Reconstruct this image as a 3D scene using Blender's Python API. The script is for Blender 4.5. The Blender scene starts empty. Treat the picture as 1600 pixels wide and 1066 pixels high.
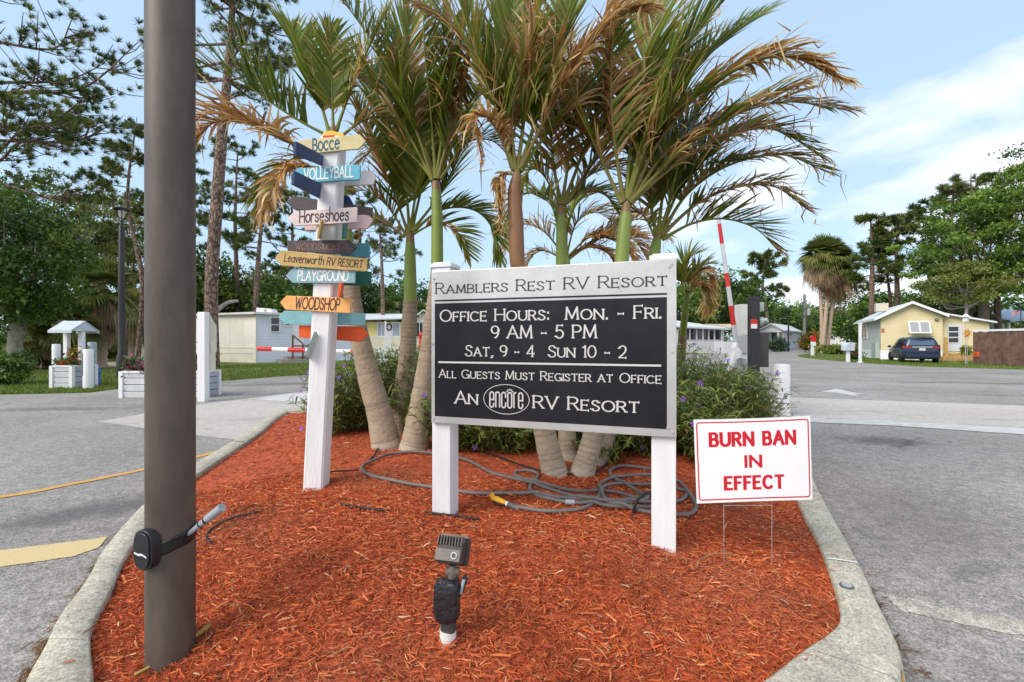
import bpy, bmesh, math, random
import numpy as np
from mathutils import Vector, Matrix
R = math.radians
SC = bpy.context.scene
COL = SC.collection
random.seed(4)
RNG = np.random.default_rng(4)

# ---------------------------------------------------------------- camera
CAMH, F = 1.5, 711.1            # eye height (m), focal length in photo pixels (16 mm on 36 mm)
cam = bpy.data.cameras.new('camera'); cam.lens = 16; cam.sensor_width = 36
cam.clip_start = 0.05; cam.clip_end = 3000
camo = bpy.data.objects.new('camera', cam); COL.objects.link(camo)
camo.location = (0, 0, CAMH); camo.rotation_euler = (R(90), 0, 0)
SC.camera = camo

# ---------------------------------------------------------------- light
SUN = Vector((-0.62, -0.50, 0.72)).normalized()
world = bpy.data.worlds.new('World'); SC.world = world; world.use_nodes = True
nt = world.node_tree; nt.nodes.clear()
def N(t, **k):
    n = nt.nodes.new(t)
    for a, b in k.items(): setattr(n, a, b)
    return n
L_ = nt.links.new
sky = N('ShaderNodeTexSky', sky_type='NISHITA', sun_disc=False)
sky.sun_elevation = math.asin(SUN.z); sky.sun_rotation = math.atan2(SUN.x, SUN.y)
sky.air_density = 1.0; sky.dust_density = 1.0; sky.ozone_density = 1.0; sky.altitude = 10
tc = N('ShaderNodeTexCoord'); sep = N('ShaderNodeSeparateXYZ'); L_(tc.outputs['Generated'], sep.inputs[0])
def M2(op, a, b, clamp=False):
    n = N('ShaderNodeMath', operation=op); n.use_clamp = clamp
    for i, v in enumerate((a, b)):
        if isinstance(v, (int, float)): n.inputs[i].default_value = v
        elif v is not None: L_(v, n.inputs[i])
    return n.outputs[0]
zc = M2('ADD', M2('MAXIMUM', sep.outputs['Z'], 0.0), 0.22)
cx = M2('DIVIDE', sep.outputs['X'], zc); cy = M2('DIVIDE', sep.outputs['Y'], zc)
comb = N('ShaderNodeCombineXYZ'); L_(cx, comb.inputs[0]); L_(cy, comb.inputs[1])
nz = N('ShaderNodeTexNoise'); nz.inputs['Scale'].default_value = 1.5; nz.inputs['Detail'].default_value = 7
nz.inputs['Roughness'].default_value = 0.52; nz.inputs['Distortion'].default_value = 0.25
mp = N('ShaderNodeMapping'); mp.inputs['Location'].default_value = (2.9, 1.7, 0.0)
L_(comb.outputs[0], mp.inputs[0]); L_(mp.outputs[0], nz.inputs['Vector'])
# more cloud low on the right, thinning upward and to the left
bias = M2('ADD', M2('ADD', M2('MULTIPLY', sep.outputs['X'], 0.27), M2('MULTIPLY', sep.outputs['Z'], -0.36)), M2('MULTIPLY', sep.outputs['Y'], -0.22))
bias = M2('ADD', bias, 0.12)
dens = M2('ADD', nz.outputs['Fac'], bias)
ramp = N('ShaderNodeValToRGB'); ramp.color_ramp.elements[0].position = 0.47; ramp.color_ramp.elements[1].position = 0.64
ramp.color_ramp.elements[0].color = (0, 0, 0, 1); ramp.color_ramp.elements[1].color = (.92, .92, .92, 1)
L_(dens, ramp.inputs[0])
mixw = N('ShaderNodeMix', data_type='RGBA'); L_(ramp.outputs[0], mixw.inputs[0])
tint = N('ShaderNodeMix', data_type='RGBA'); tint.inputs[0].default_value = 0.62
L_(sky.outputs[0], tint.inputs[6]); tint.inputs[7].default_value = (4.9, 6.7, 8.7, 1)    # thin high veil
L_(tint.outputs[2], mixw.inputs[6]); mixw.inputs[7].default_value = (7.6, 7.9, 8.5, 1)  # cloud white
bg = N('ShaderNodeBackground'); bg.inputs['Strength'].default_value = 0.085
L_(mixw.outputs[2], bg.inputs[0])
wo = N('ShaderNodeOutputWorld'); L_(bg.outputs[0], wo.inputs[0])
sun = bpy.data.lights.new('sun', 'SUN'); sun.energy = 2.1; sun.angle = R(40); sun.color = (1, .92, .80)
suno = bpy.data.objects.new('sun', sun); COL.objects.link(suno)
suno.rotation_euler = SUN.to_track_quat('Z', 'Y').to_euler()
suno.location = (0, 0, 40)
SC.view_settings.view_transform = 'Standard'; SC.view_settings.look = 'None'
SC.view_settings.exposure = 0.86; SC.view_settings.gamma = 1
SC.cycles.max_bounces = 8; SC.cycles.transparent_max_bounces = 8

# ---------------------------------------------------------------- pixel <-> world
def W(x, y, Y): return Vector(((x-800)/F*Y, Y, CAMH-(y-533)/F*Y))
def G(x, y, z=0.0):
    Y = (CAMH-z)*F/(y-533); return Vector(((x-800)/F*Y, Y, z))
def cat(P, n):                       # Catmull-Rom through points, n samples
    P = np.array([tuple(p) for p in P], float)
    if len(P) == 2: return P[0]+(P[1]-P[0])*np.linspace(0, 1, n)[:, None]
    Q = np.vstack([2*P[0]-P[1], P, 2*P[-1]-P[-2]])
    t = np.linspace(0, len(P)-1-1e-9, n); i = t.astype(int); u = (t-i)[:, None]
    a, b, c, d = Q[i], Q[i+1], Q[i+2], Q[i+3]
    return .5*(2*b+(c-a)*u+(2*a-5*b+4*c-d)*u**2+(3*b-a-3*c+d)*u**3)
def unit(a): return a/np.maximum(np.linalg.norm(a, axis=-1, keepdims=True), 1e-9)

# ---------------------------------------------------------------- objects
def link(o): COL.objects.link(o); return o
def tag(o, label=None, cat_=None, group=None, kind=None):
    if label: o['label'] = label
    if cat_: o['category'] = cat_
    if group: o['group'] = group
    if kind: o['kind'] = kind
    return o
def thing(name, label, cat_, loc=(0, 0, 0), rz=0, group=None):
    o = bpy.data.objects.new(name, None); o.empty_display_size = .2
    link(o); o.location = loc; o.rotation_euler = (0, 0, rz)
    return tag(o, label, cat_, group)
def base_of(parent):                 # world origin of the root (unrotated roots, world-authored parts)
    p = parent
    while p is not None and p.parent is not None: p = p.parent
    return np.array(p.location) if p is not None else np.zeros(3)
def new_obj(name, me, mats, parent=None):
    for m in (mats if isinstance(mats, (list, tuple)) else [mats]): me.materials.append(m)
    o = link(bpy.data.objects.new(name, me))
    if parent is not None: o.parent = parent
    return o
def copy_tree(o, parent=None):
    c = o.copy(); COL.objects.link(c)
    if parent is not None: c.parent = parent
    for ch in o.children: copy_tree(ch, c)
    return c

class MB:
    def __init__(s): s.v, s.f, s.mi, s.cur = [], [], [], 0
    def mat(s, i): s.cur = i; return s
    def _add(s, vs, fs):
        k = len(s.v); s.v += [tuple(v) for v in vs]
        for f in fs: s.f.append(tuple(i+k for i in f)); s.mi.append(s.cur)
        return s
    def box(s, c, d, rz=0, M=None):
        x, y, z = d[0]/2, d[1]/2, d[2]/2
        vs = [Vector((a, b, e)) for a in (-x, x) for b in (-y, y) for e in (-z, z)]
        m = M if M is not None else Matrix.Rotation(rz, 3, 'Z')
        vs = [m @ v + Vector(c) for v in vs]
        return s._add(vs, [(0, 1, 3, 2), (4, 6, 7, 5), (0, 4, 5, 1), (2, 3, 7, 6), (0, 2, 6, 4), (1, 5, 7, 3)])
    def extr(s, pts, off):           # planar outline + extrusion vector
        n = len(pts); off = Vector(off)
        vs = [Vector(p) for p in pts]+[Vector(p)+off for p in pts]
        fs = [tuple(range(n))[::-1], tuple(range(n, 2*n))]+[(i, (i+1) % n, n+(i+1) % n, n+i) for i in range(n)]
        return s._add(vs, fs)
    def face(s, pts): return s._add(pts, [tuple(range(len(pts)))])
    def tube(s, pts, r, n=8, cap=True, squash=None):
        P = np.array([tuple(p) for p in pts], float); m = len(P)
        r = np.full(m, r) if np.isscalar(r) else np.array(r, float)
        T = unit(np.gradient(P, axis=0))
        ref = np.array([0, 0, 1.]) if abs(T[:, 2]).mean() < .8 else np.array([0, 1., 0])
        A = unit(np.cross(T, ref)); B = np.cross(T, A)
        an = np.arange(n)*2*math.pi/n
        ring = P[:, None]+r[:, None, None]*(np.cos(an)[None, :, None]*A[:, None]+np.sin(an)[None, :, None]*B[:, None])
        fs = [(i*n+j, i*n+(j+1) % n, (i+1)*n+(j+1) % n, (i+1)*n+j) for i in range(m-1) for j in range(n)]
        if cap: fs += [tuple(range(n))[::-1], tuple(range((m-1)*n, m*n))]
        return s._add(ring.reshape(-1, 3), fs)
    def cyl(s, c, r, h, n=16, r2=None):
        return s.tube([c, (c[0], c[1], c[2]+h)], [r, r if r2 is None else r2], n)
    def lathe(s, prof, c, n=20):
        return s.tube([(c[0], c[1], c[2]+z) for _, z in prof], [max(a, 1e-4) for a, _ in prof], n)
    def build(s, name, mats, parent=None, off=None, smooth=None, bevel=None):
        o3 = base_of(parent) if off is None else np.array(off)
        me = bpy.data.meshes.new(name)
        V = (np.array(s.v, float)-o3)
        me.from_pydata(V.tolist(), [], s.f)
        me.polygons.foreach_set('material_index', s.mi)
        bm = bmesh.new(); bm.from_mesh(me); bmesh.ops.recalc_face_normals(bm, faces=bm.faces); bm.to_mesh(me); bm.free()
        o = new_obj(name, me, mats, parent)
        if smooth: me.shade_smooth() if smooth == 1 else me.set_sharp_from_angle(angle=R(smooth))
        if smooth and smooth != 1:
            me.polygons.foreach_set('use_smooth', [True]*len(me.polygons))
        if bevel:
            b = o.modifiers.new('bevel', 'BEVEL'); b.width = bevel; b.segments = 2; b.limit_method = 'ANGLE'
        return o
LOC = (0, 0, 0)                       # off=LOC for parts authored in their thing's own frame

def np_mesh(name, V, Fq, mats, parent=None, col=None, off=None, smooth=True):
    """V (n,3) float, Fq (m,4) int, col (n,3)"""
    o3 = base_of(parent) if off is None else np.array(off)
    me = bpy.data.meshes.new(name); V = V-o3
    m, k = Fq.shape
    me.vertices.add(len(V)); me.vertices.foreach_set('co', V.astype(np.float32).ravel())
    me.loops.add(m*k); me.loops.foreach_set('vertex_index', Fq.astype(np.int32).ravel())
    me.polygons.add(m); me.polygons.foreach_set('loop_start', np.arange(0, m*k, k, dtype=np.int32))
    me.polygons.foreach_set('use_smooth', np.full(m, smooth))
    if col is not None:
        a = me.color_attributes.new('Col', 'FLOAT_COLOR', 'POINT')
        a.data.foreach_set('color', np.hstack([col, np.ones((len(col), 1))]).astype(np.float32).ravel())
    me.update(calc_edges=True)
    return new_obj(name, me, mats, parent)
def ribbons(P, hw, S, col):
    """P (n,s,3) centre lines, hw (n,s) half widths, S (n,s,3) side dirs, col (n,s,3) -> V,F,C"""
    n, s, _ = P.shape
    V = np.stack([P-S*hw[..., None], P+S*hw[..., None]], 2).reshape(-1, 3)
    C = np.repeat(col.reshape(-1, 3), 2, 0)
    b = (np.arange(n)[:, None]*s+np.arange(s-1)[None])*2
    Fq = np.stack([b, b+1, b+3, b+2], -1).reshape(-1, 4)
    return V, Fq, C
def merge(parts):
    V, Fq, C, k = [], [], [], 0
    for v, f, c in parts: V.append(v); Fq.append(f+k); C.append(c); k += len(v)
    return np.vstack(V), np.vstack(Fq), np.vstack(C)
def mb_arr(mb, col):                  # quads of an MB as arrays (tubes without caps)
    V = np.array(mb.v, float); Fq = np.array([f for f in mb.f if len(f) == 4])
    return V, Fq, np.tile(np.array(col, float), (len(V), 1))
def randdir(n):
    return unit(RNG.normal(size=(n, 3)))

# ---------------------------------------------------------------- materials
def mat(name, col, rough=.6, var=0., vscale=4., bump=0., bscale=30., metal=0., spec=.4, col2=None, attr=False,
        transl=0., coord='Object', bands=None, extra=None, vstretch=None):
    m = bpy.data.materials.new(name); m.use_nodes = True
    t = m.node_tree; ns, lk = t.nodes, t.links.new
    p = ns['Principled BSDF']
    p.inputs['Roughness'].default_value = rough; p.inputs['Metallic'].default_value = metal
    p.inputs['Specular IOR Level'].default_value = spec
    base = None
    tcn = ns.new('ShaderNodeTexCoord'); crd = tcn.outputs[coord]
    if vstretch:
        vm = ns.new('ShaderNodeMapping'); vm.inputs['Scale'].default_value = vstretch; lk(crd, vm.inputs[0]); crd = vm.outputs[0]
    if attr:
        a = ns.new('ShaderNodeAttribute'); a.attribute_name = 'Col'; base = a.outputs['Color']
    if var or col2:
        nn = ns.new('ShaderNodeTexNoise'); nn.inputs['Scale'].default_value = vscale; nn.inputs['Detail'].default_value = 6
        nn.inputs['Roughness'].default_value = .65
        lk(crd, nn.inputs['Vector'])
        mx = ns.new('ShaderNodeMix'); mx.data_type = 'RGBA'
        rp = ns.new('ShaderNodeMapRange'); rp.inputs[1].default_value = .32; rp.inputs[2].default_value = .68
        lk(nn.outputs['Fac'], rp.inputs[0]); lk(rp.outputs[0], mx.inputs[0])
        c1 = tuple(c*(1-var) for c in col); c2 = col2 or tuple(min(1, c*(1+var)) for c in col)
        mx.inputs[6].default_value = (*c1, 1); mx.inputs[7].default_value = (*c2, 1)
        if attr:
            ml = ns.new('ShaderNodeMix'); ml.data_type = 'RGBA'; ml.blend_type = 'MULTIPLY'; ml.inputs[0].default_value = 1
            lk(base, ml.inputs[6]); lk(mx.outputs[2], ml.inputs[7]); base = ml.outputs[2]
        else: base = mx.outputs[2]
    if base is not None: lk(base, p.inputs['Base Color'])
    else: p.inputs['Base Color'].default_value = (*col, 1)
    hgt = None
    if bands:                        # clapboard / panel lines: (axis, pitch)
        sp = ns.new('ShaderNodeSeparateXYZ'); lk(crd, sp.inputs[0])
        d = ns.new('ShaderNodeMath'); d.operation = 'DIVIDE'; lk(sp.outputs[bands[0]], d.inputs[0]); d.inputs[1].default_value = bands[1]
        fr = ns.new('ShaderNodeMath'); fr.operation = 'FRACT'; lk(d.outputs[0], fr.inputs[0])
        if len(bands) > 2:
            pw = ns.new('ShaderNodeMath'); pw.operation = 'GREATER_THAN'; lk(fr.outputs[0], pw.inputs[0]); pw.inputs[1].default_value = bands[2]
            hgt = pw.outputs[0]
        else:
            iv = ns.new('ShaderNodeMath'); iv.operation = 'SUBTRACT'; iv.inputs[0].default_value = 1; lk(fr.outputs[0], iv.inputs[1]); hgt = iv.outputs[0]
        bp0 = ns.new('ShaderNodeBump'); bp0.inputs['Strength'].default_value = 1; bp0.inputs['Distance'].default_value = .02
        lk(hgt, bp0.inputs['Height']); lk(bp0.outputs[0], p.inputs['Normal'])
    if bump:
        bn = ns.new('ShaderNodeTexNoise'); bn.inputs['Scale'].default_value = bscale; bn.inputs['Detail'].default_value = 5
        lk(crd, bn.inputs['Vector'])
        bp = ns.new('ShaderNodeBump'); bp.inputs['Strength'].default_value = bump; bp.inputs['Distance'].default_value = .02
        lk(bn.outputs['Fac'], bp.inputs['Height'])
        if hgt is not None: lk(bp0.outputs[0], bp.inputs['Normal'])
        lk(bp.outputs[0], p.inputs['Normal'])
    if transl:
        out = ns['Material Output']; tr = ns.new('ShaderNodeBsdfTranslucent'); ms = ns.new('ShaderNodeMixShader')
        ms.inputs[0].default_value = transl
        if base is not None: lk(base, tr.inputs[0])
        else: tr.inputs[0].default_value = (*col, 1)
        lk(p.outputs[0], ms.inputs[1]); lk(tr.outputs[0], ms.inputs[2]); lk(ms.outputs[0], out.inputs[0])
    if extra: extra(t, p, crd, base)
    return m
def glass_mat(name, col=(.02, .025, .03)):
    return mat(name, col, rough=.06, spec=.6)
WHITE = mat('white_paint', (.70, .71, .73), .5, var=.07, vscale=5, bump=.12, bscale=22, vstretch=(1.6, 1.6, .35), col2=(.76, .765, .77))
WHITE_OLD = mat('weathered_white_paint', (.74, .75, .77), .6, var=.10, vscale=2.5, bump=.1, bscale=14)
DARK_GLASS = glass_mat('dark_glass')
LEAF = mat('leaf', (1, 1, 1), .5, attr=True, transl=.28, spec=.3)
NEEDLE = mat('needles', (1, 1, 1), .55, attr=True, transl=.22, spec=.25)
BARK = mat('bark', (.17, .12, .09), .9, var=.45, vscale=9, bump=1., bscale=14)
BARK_GREY = mat('grey_bark', (.25, .23, .2), .9, var=.35, vscale=6, bump=.8, bscale=12)
def bark_plates(t, p, crd, base):
    ns, lk = t.nodes, t.links.new
    m_ = ns.new('ShaderNodeMapping'); m_.inputs['Scale'].default_value = (1, 1, .38); lk(crd, m_.inputs[0])
    nz_ = ns.new('ShaderNodeTexNoise'); nz_.inputs['Scale'].default_value = 5; lk(m_.outputs[0], nz_.inputs['Vector'])
    mv = ns.new('ShaderNodeMix'); mv.data_type = 'VECTOR'; mv.inputs[0].default_value = .12; lk(m_.outputs[0], mv.inputs[4]); lk(nz_.outputs['Color'], mv.inputs[5])
    v = ns.new('ShaderNodeTexVoronoi'); v.feature = 'DISTANCE_TO_EDGE'; v.inputs['Scale'].default_value = 7.5; lk(mv.outputs[1], v.inputs['Vector'])
    r_ = ns.new('ShaderNodeMapRange'); r_.inputs[1].default_value = .02; r_.inputs[2].default_value = .16; lk(v.outputs['Distance'], r_.inputs[0])
    mx = ns.new('ShaderNodeMix'); mx.data_type = 'RGBA'; lk(r_.outputs[0], mx.inputs[0]); mx.inputs[6].default_value = (.045, .03, .025, 1); lk(base, mx.inputs[7])
    lk(mx.outputs[2], p.inputs['Base Color'])
BARK_PINE = mat('pine_bark', (.17, .105, .08), .9, var=.4, vscale=9, bump=1., bscale=9, col2=(.36, .25, .19), extra=bark_plates)
BLACK = mat('black_plastic', (.018, .018, .02), .4, var=.2, vscale=20, bump=.05)
GALV = mat('galvanised_metal', (.42, .43, .44), .5, var=.12, vscale=6, metal=.3)
RED = mat('red_paint', (.55, .025, .02), .45, var=.12, vscale=5)
BROWN_WOOD = mat('brown_wood', (.14, .06, .04), .7, var=.3, vscale=8, bump=.3)
ROOF_W = mat('white_metal_roof', (.62, .65, .68), .5, var=.1, vscale=1.5, bands=(0, .45, .9))
CONCRETE = mat('concrete', (.37, .355, .325), .9, var=.18, vscale=2.2, bump=.25, bscale=60)

# ---------------------------------------------------------------- stroke lettering
def arc(cx, cy, rx, ry, a0, a1, n=10):
    return [(cx+rx*math.cos(R(a0+(a1-a0)*i/n)), cy+ry*math.sin(R(a0+(a1-a0)*i/n))) for i in range(n+1)]
Scurve = [(.57, .80), (.52, .92), (.42, .985), (.3, 1), (.17, .975), (.08, .9), (.05, .78), (.09, .66), (.2, .58), (.33, .52), (.47, .45), (.58, .35), (.6, .22), (.55, .1), (.44, .02), (.3, 0), (.15, .02), (.05, .1), (.02, .2)]
GL = {
 'A': (.86, [[(0, 0), (.43, 1), (.86, 0)], [(.155, .36), (.705, .36)]]),
 'B': (.64, [[(0, 0), (0, 1)], [(0, 1)]+arc(.34, .76, .24, .24, 90, -90)+[(0, .52)], [(.34, .52)]+arc(.36, .26, .28, .26, 90, -90)+[(0, 0)]]),
 'C': (.84, [arc(.46, .5, .46, .5, 48, 312, 20)]),
 'D': (.8, [[(0, 0), (0, 1)], [(0, 1)]+arc(.34, .5, .46, .5, 90, -90, 16)+[(0, 0)]]),
 'E': (.6, [[(.6, 1), (0, 1), (0, 0), (.6, 0)], [(0, .52), (.48, .52)]]),
 'F': (.56, [[(.56, 1), (0, 1), (0, 0)], [(0, .52), (.46, .52)]]),
 'G': (.88, [arc(.46, .5, .46, .5, 48, 340, 22), [(.88, .0), (.88, .42), (.58, .42)]]),
 'H': (.76, [[(0, 0), (0, 1)], [(.76, 0), (.76, 1)], [(0, .52), (.76, .52)]]),
 'I': (.0, [[(0, 0), (0, 1)]]),
 'K': (.7, [[(0, 0), (0, 1)], [(.66, 1), (0, .42)], [(.22, .6), (.7, 0)]]),
 'L': (.56, [[(0, 1), (0, 0), (.56, 0)]]),
 'M': (.96, [[(.04, 0), (.1, 1), (.48, .1), (.86, 1), (.92, 0)]]),
 'N': (.8, [[(0, 0), (0, 1), (.8, 0), (.8, 1)]]),
 'O': (.96, [arc(.48, .5, .48, .5, 90, 450, 28)]),
 'P': (.6, [[(0, 0), (0, 1)], [(0, 1)]+arc(.32, .74, .28, .26, 90, -90)+[(0, .48)]]),
 'R': (.68, [[(0, 0), (0, 1)], [(0, 1)]+arc(.34, .75, .27, .25, 90, -90)+[(0, .5)], [(.32, .5), (.68, 0)]]),
 'S': (.62, [Scurve]),
 'T': (.76, [[(0, 1), (.76, 1)], [(.38, 1), (.38, 0)]]),
 'U': (.76, [[(0, 1)]+arc(.38, .34, .38, .34, 180, 360, 14)+[(.76, 1)]]),
 'V': (.8, [[(0, 1), (.4, 0), (.8, 1)]]),
 'W': (1.1, [[(0, 1), (.28, 0), (.55, .9), (.82, 0), (1.1, 1)]]),
 'Y': (.76, [[(0, 1), (.38, .48), (.76, 1)], [(.38, .48), (.38, 0)]]),
 '0': (.64, [arc(.32, .5, .32, .5, 90, 450, 24)]),
 '1': (.2, [[(0, .84), (.16, 1), (.16, 0)]]),
 '2': (.6, [arc(.3, .72, .27, .28, 165, -20, 12)+[(.45, .4), (.02, 0), (.6, 0)]]),
 '4': (.66, [[(.48, 0), (.48, 1), (0, .28), (.66, .28)]]),
 '5': (.58, [[(.54, 1), (.1, 1), (.06, .56)]+arc(.27, .32, .3, .32, 120, -150, 16)]),
 '9': (.62, [arc(.31, .7, .3, .3, -20, 340, 22), [(.61, .7)]+arc(.22, .6, .39, .6, 0, -70, 8)]),
 '-': (.4, [[(0, .4), (.4, .4)]]), '.': (.1, [[(.0, .04), (.1, .04)]]), ',': (.1, [[(.1, .06), (.02, -.14)]]),
 ':': (.1, [[(0, .1), (.1, .1)], [(0, .6), (.1, .6)]]), ' ': (.34, []),
}
LOWER = {
 'a': (.5, [arc(.25, .26, .25, .27, 60, 400, 18), [(.5, .54), (.5, 0)]]),
 'c': (.5, [arc(.27, .28, .27, .28, 50, 310, 14)]),
 'e': (.52, [[(.03, .3), (.5, .34)]+arc(.27, .28, .25, .28, 15, 320, 16)]),
 'h': (.5, [[(0, 0), (0, 1)], [(0, .35)]+arc(.25, .34, .24, .22, 150, 10, 8)+[(.5, 0)]]),
 'n': (.5, [[(0, 0), (0, .56)], [(0, .35)]+arc(.25, .34, .24, .22, 150, 10, 8)+[(.5, 0)]]),
 'o': (.54, [arc(.27, .28, .27, .28, 90, 450, 18)]),
 'r': (.36, [[(0, 0), (0, .56)], [(0, .36)]+arc(.22, .36, .2, .2, 150, 50, 6)]),
 's': (.42, [[(x*.7, y*.56) for x, y in Scurve]]),
 't': (.4, [[(.2, .92), (.2, .08), (.32, 0)], [(0, .58), (.4, .58)]]),
 'v': (.46, [[(0, .56), (.22, 0), (.46, .56)]]),
 'w': (.68, [[(0, .56), (.18, 0), (.34, .5), (.5, 0), (.68, .56)]]),
}
def layout(s, small=.8, gap=.2, lower=False, ls=1.):
    """-> list of strokes (em units), width"""
    x, out = 0., []
    for ch in s:
        k = 1.
        if ch.islower():
            if lower: w, st = LOWER[ch]; k = ls
            else: k = small; w, st = GL[ch.upper()]
        else: w, st = GL[ch]
        for p in st: out.append([(x+px*k, py*k) for px, py in p])
        x += w*k+gap
    return out, x-gap
def ribbon2d(p, thick, thin, closed_caps=False):
    """polyline -> list of (left,right) points with direction dependent pen width"""
    P = np.array(p, float)
    d = np.diff(P, axis=0); keep = np.r_[True, np.linalg.norm(d, axis=1) > 1e-6]; P = P[keep]
    d = unit(np.diff(P, axis=0)); nrm = np.stack([-d[:, 1], d[:, 0]], 1)
    wseg = thin+(thick-thin)*np.abs(d[:, 1])
    return P, d, nrm, wseg
def letter_mesh(mb, strokes, frame, thick, thin, serif=0., round_=False, slant=0., lift=.0008, cap_h=1., x_scale=1., square=0.):
    """frame(u,v,n)->3D.  strokes in em units scaled by cap_h"""
    kk = 0
    for st in strokes:
        P, d, nrm, w = ribbon2d(st, thick, thin)
        kk += 1
        n0 = lift+(kk % 7)*.00012
        def tr(q): return frame((q[0]+slant*q[1])*cap_h*x_scale, q[1]*cap_h, n0)
        # split at sharp corners
        i0_free = float(np.linalg.norm(P[0]-P[-1]) > .02)
        i = 0
        while i < len(d):
            j = i
            while j+1 < len(d) and float(d[j] @ d[j+1]) > .72: j += 1
            L, Rr = [], []
            for k in range(i, j+2):
                if k == i: nn, ww = nrm[i], w[i]
                elif k == j+1: nn, ww = nrm[j], w[j]
                else: nn = unit(nrm[k-1]+nrm[k]); ww = (w[k-1]+w[k])/2
                q = P[k].copy()
                if k == i: q = q-d[i]*(.5*min(w[i], max(.1, square*2)) if i > 0 else square*(abs(d[i][1]) > .3 or abs(d[i][0]) > .9)*(i0_free))
                if k == j+1: q = q+d[j]*(.5*min(w[j], max(.1, square*2)) if j+1 < len(d) else square*(abs(d[j][1]) > .3 or abs(d[j][0]) > .9)*(i0_free))
                L.append(q+nn*ww/2); Rr.append(q-nn*ww/2)
            for k in range(len(L)-1): mb.face([tr(L[k]), tr(Rr[k]), tr(Rr[k+1]), tr(L[k+1])])
            i = j+1; n0 += .00012
        ends = [(P[0], -d[0], w[0]), (P[-1], d[-1], w[-1])]
        if np.linalg.norm(P[0]-P[-1]) < .02: ends = []
        for e, dd, ww in ends:
            n0 += .0001
            if round_:
                mb.face([tr(e+ww/2*np.array([math.cos(a), math.sin(a)])) for a in np.arange(10)*math.pi/5])
            elif serif:
                if abs(dd[1]) > .5: t = np.array([1., 0]); hw_ = ww/2+serif
                else: t = np.array([0., 1.]); hw_ = ww/2+serif*.9
                th = thin*.5
                o = dd*th*.5 if abs(dd[1]) < .5 else np.array([0, np.sign(dd[1])*th*.5])
                c = e-o
                u = np.array([t[1], -t[0]])
                mb.face([tr(c+t*hw_+u*th), tr(c-t*hw_+u*th), tr(c-t*hw_-u*th), tr(c+t*hw_-u*th)])
    return mb
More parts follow.
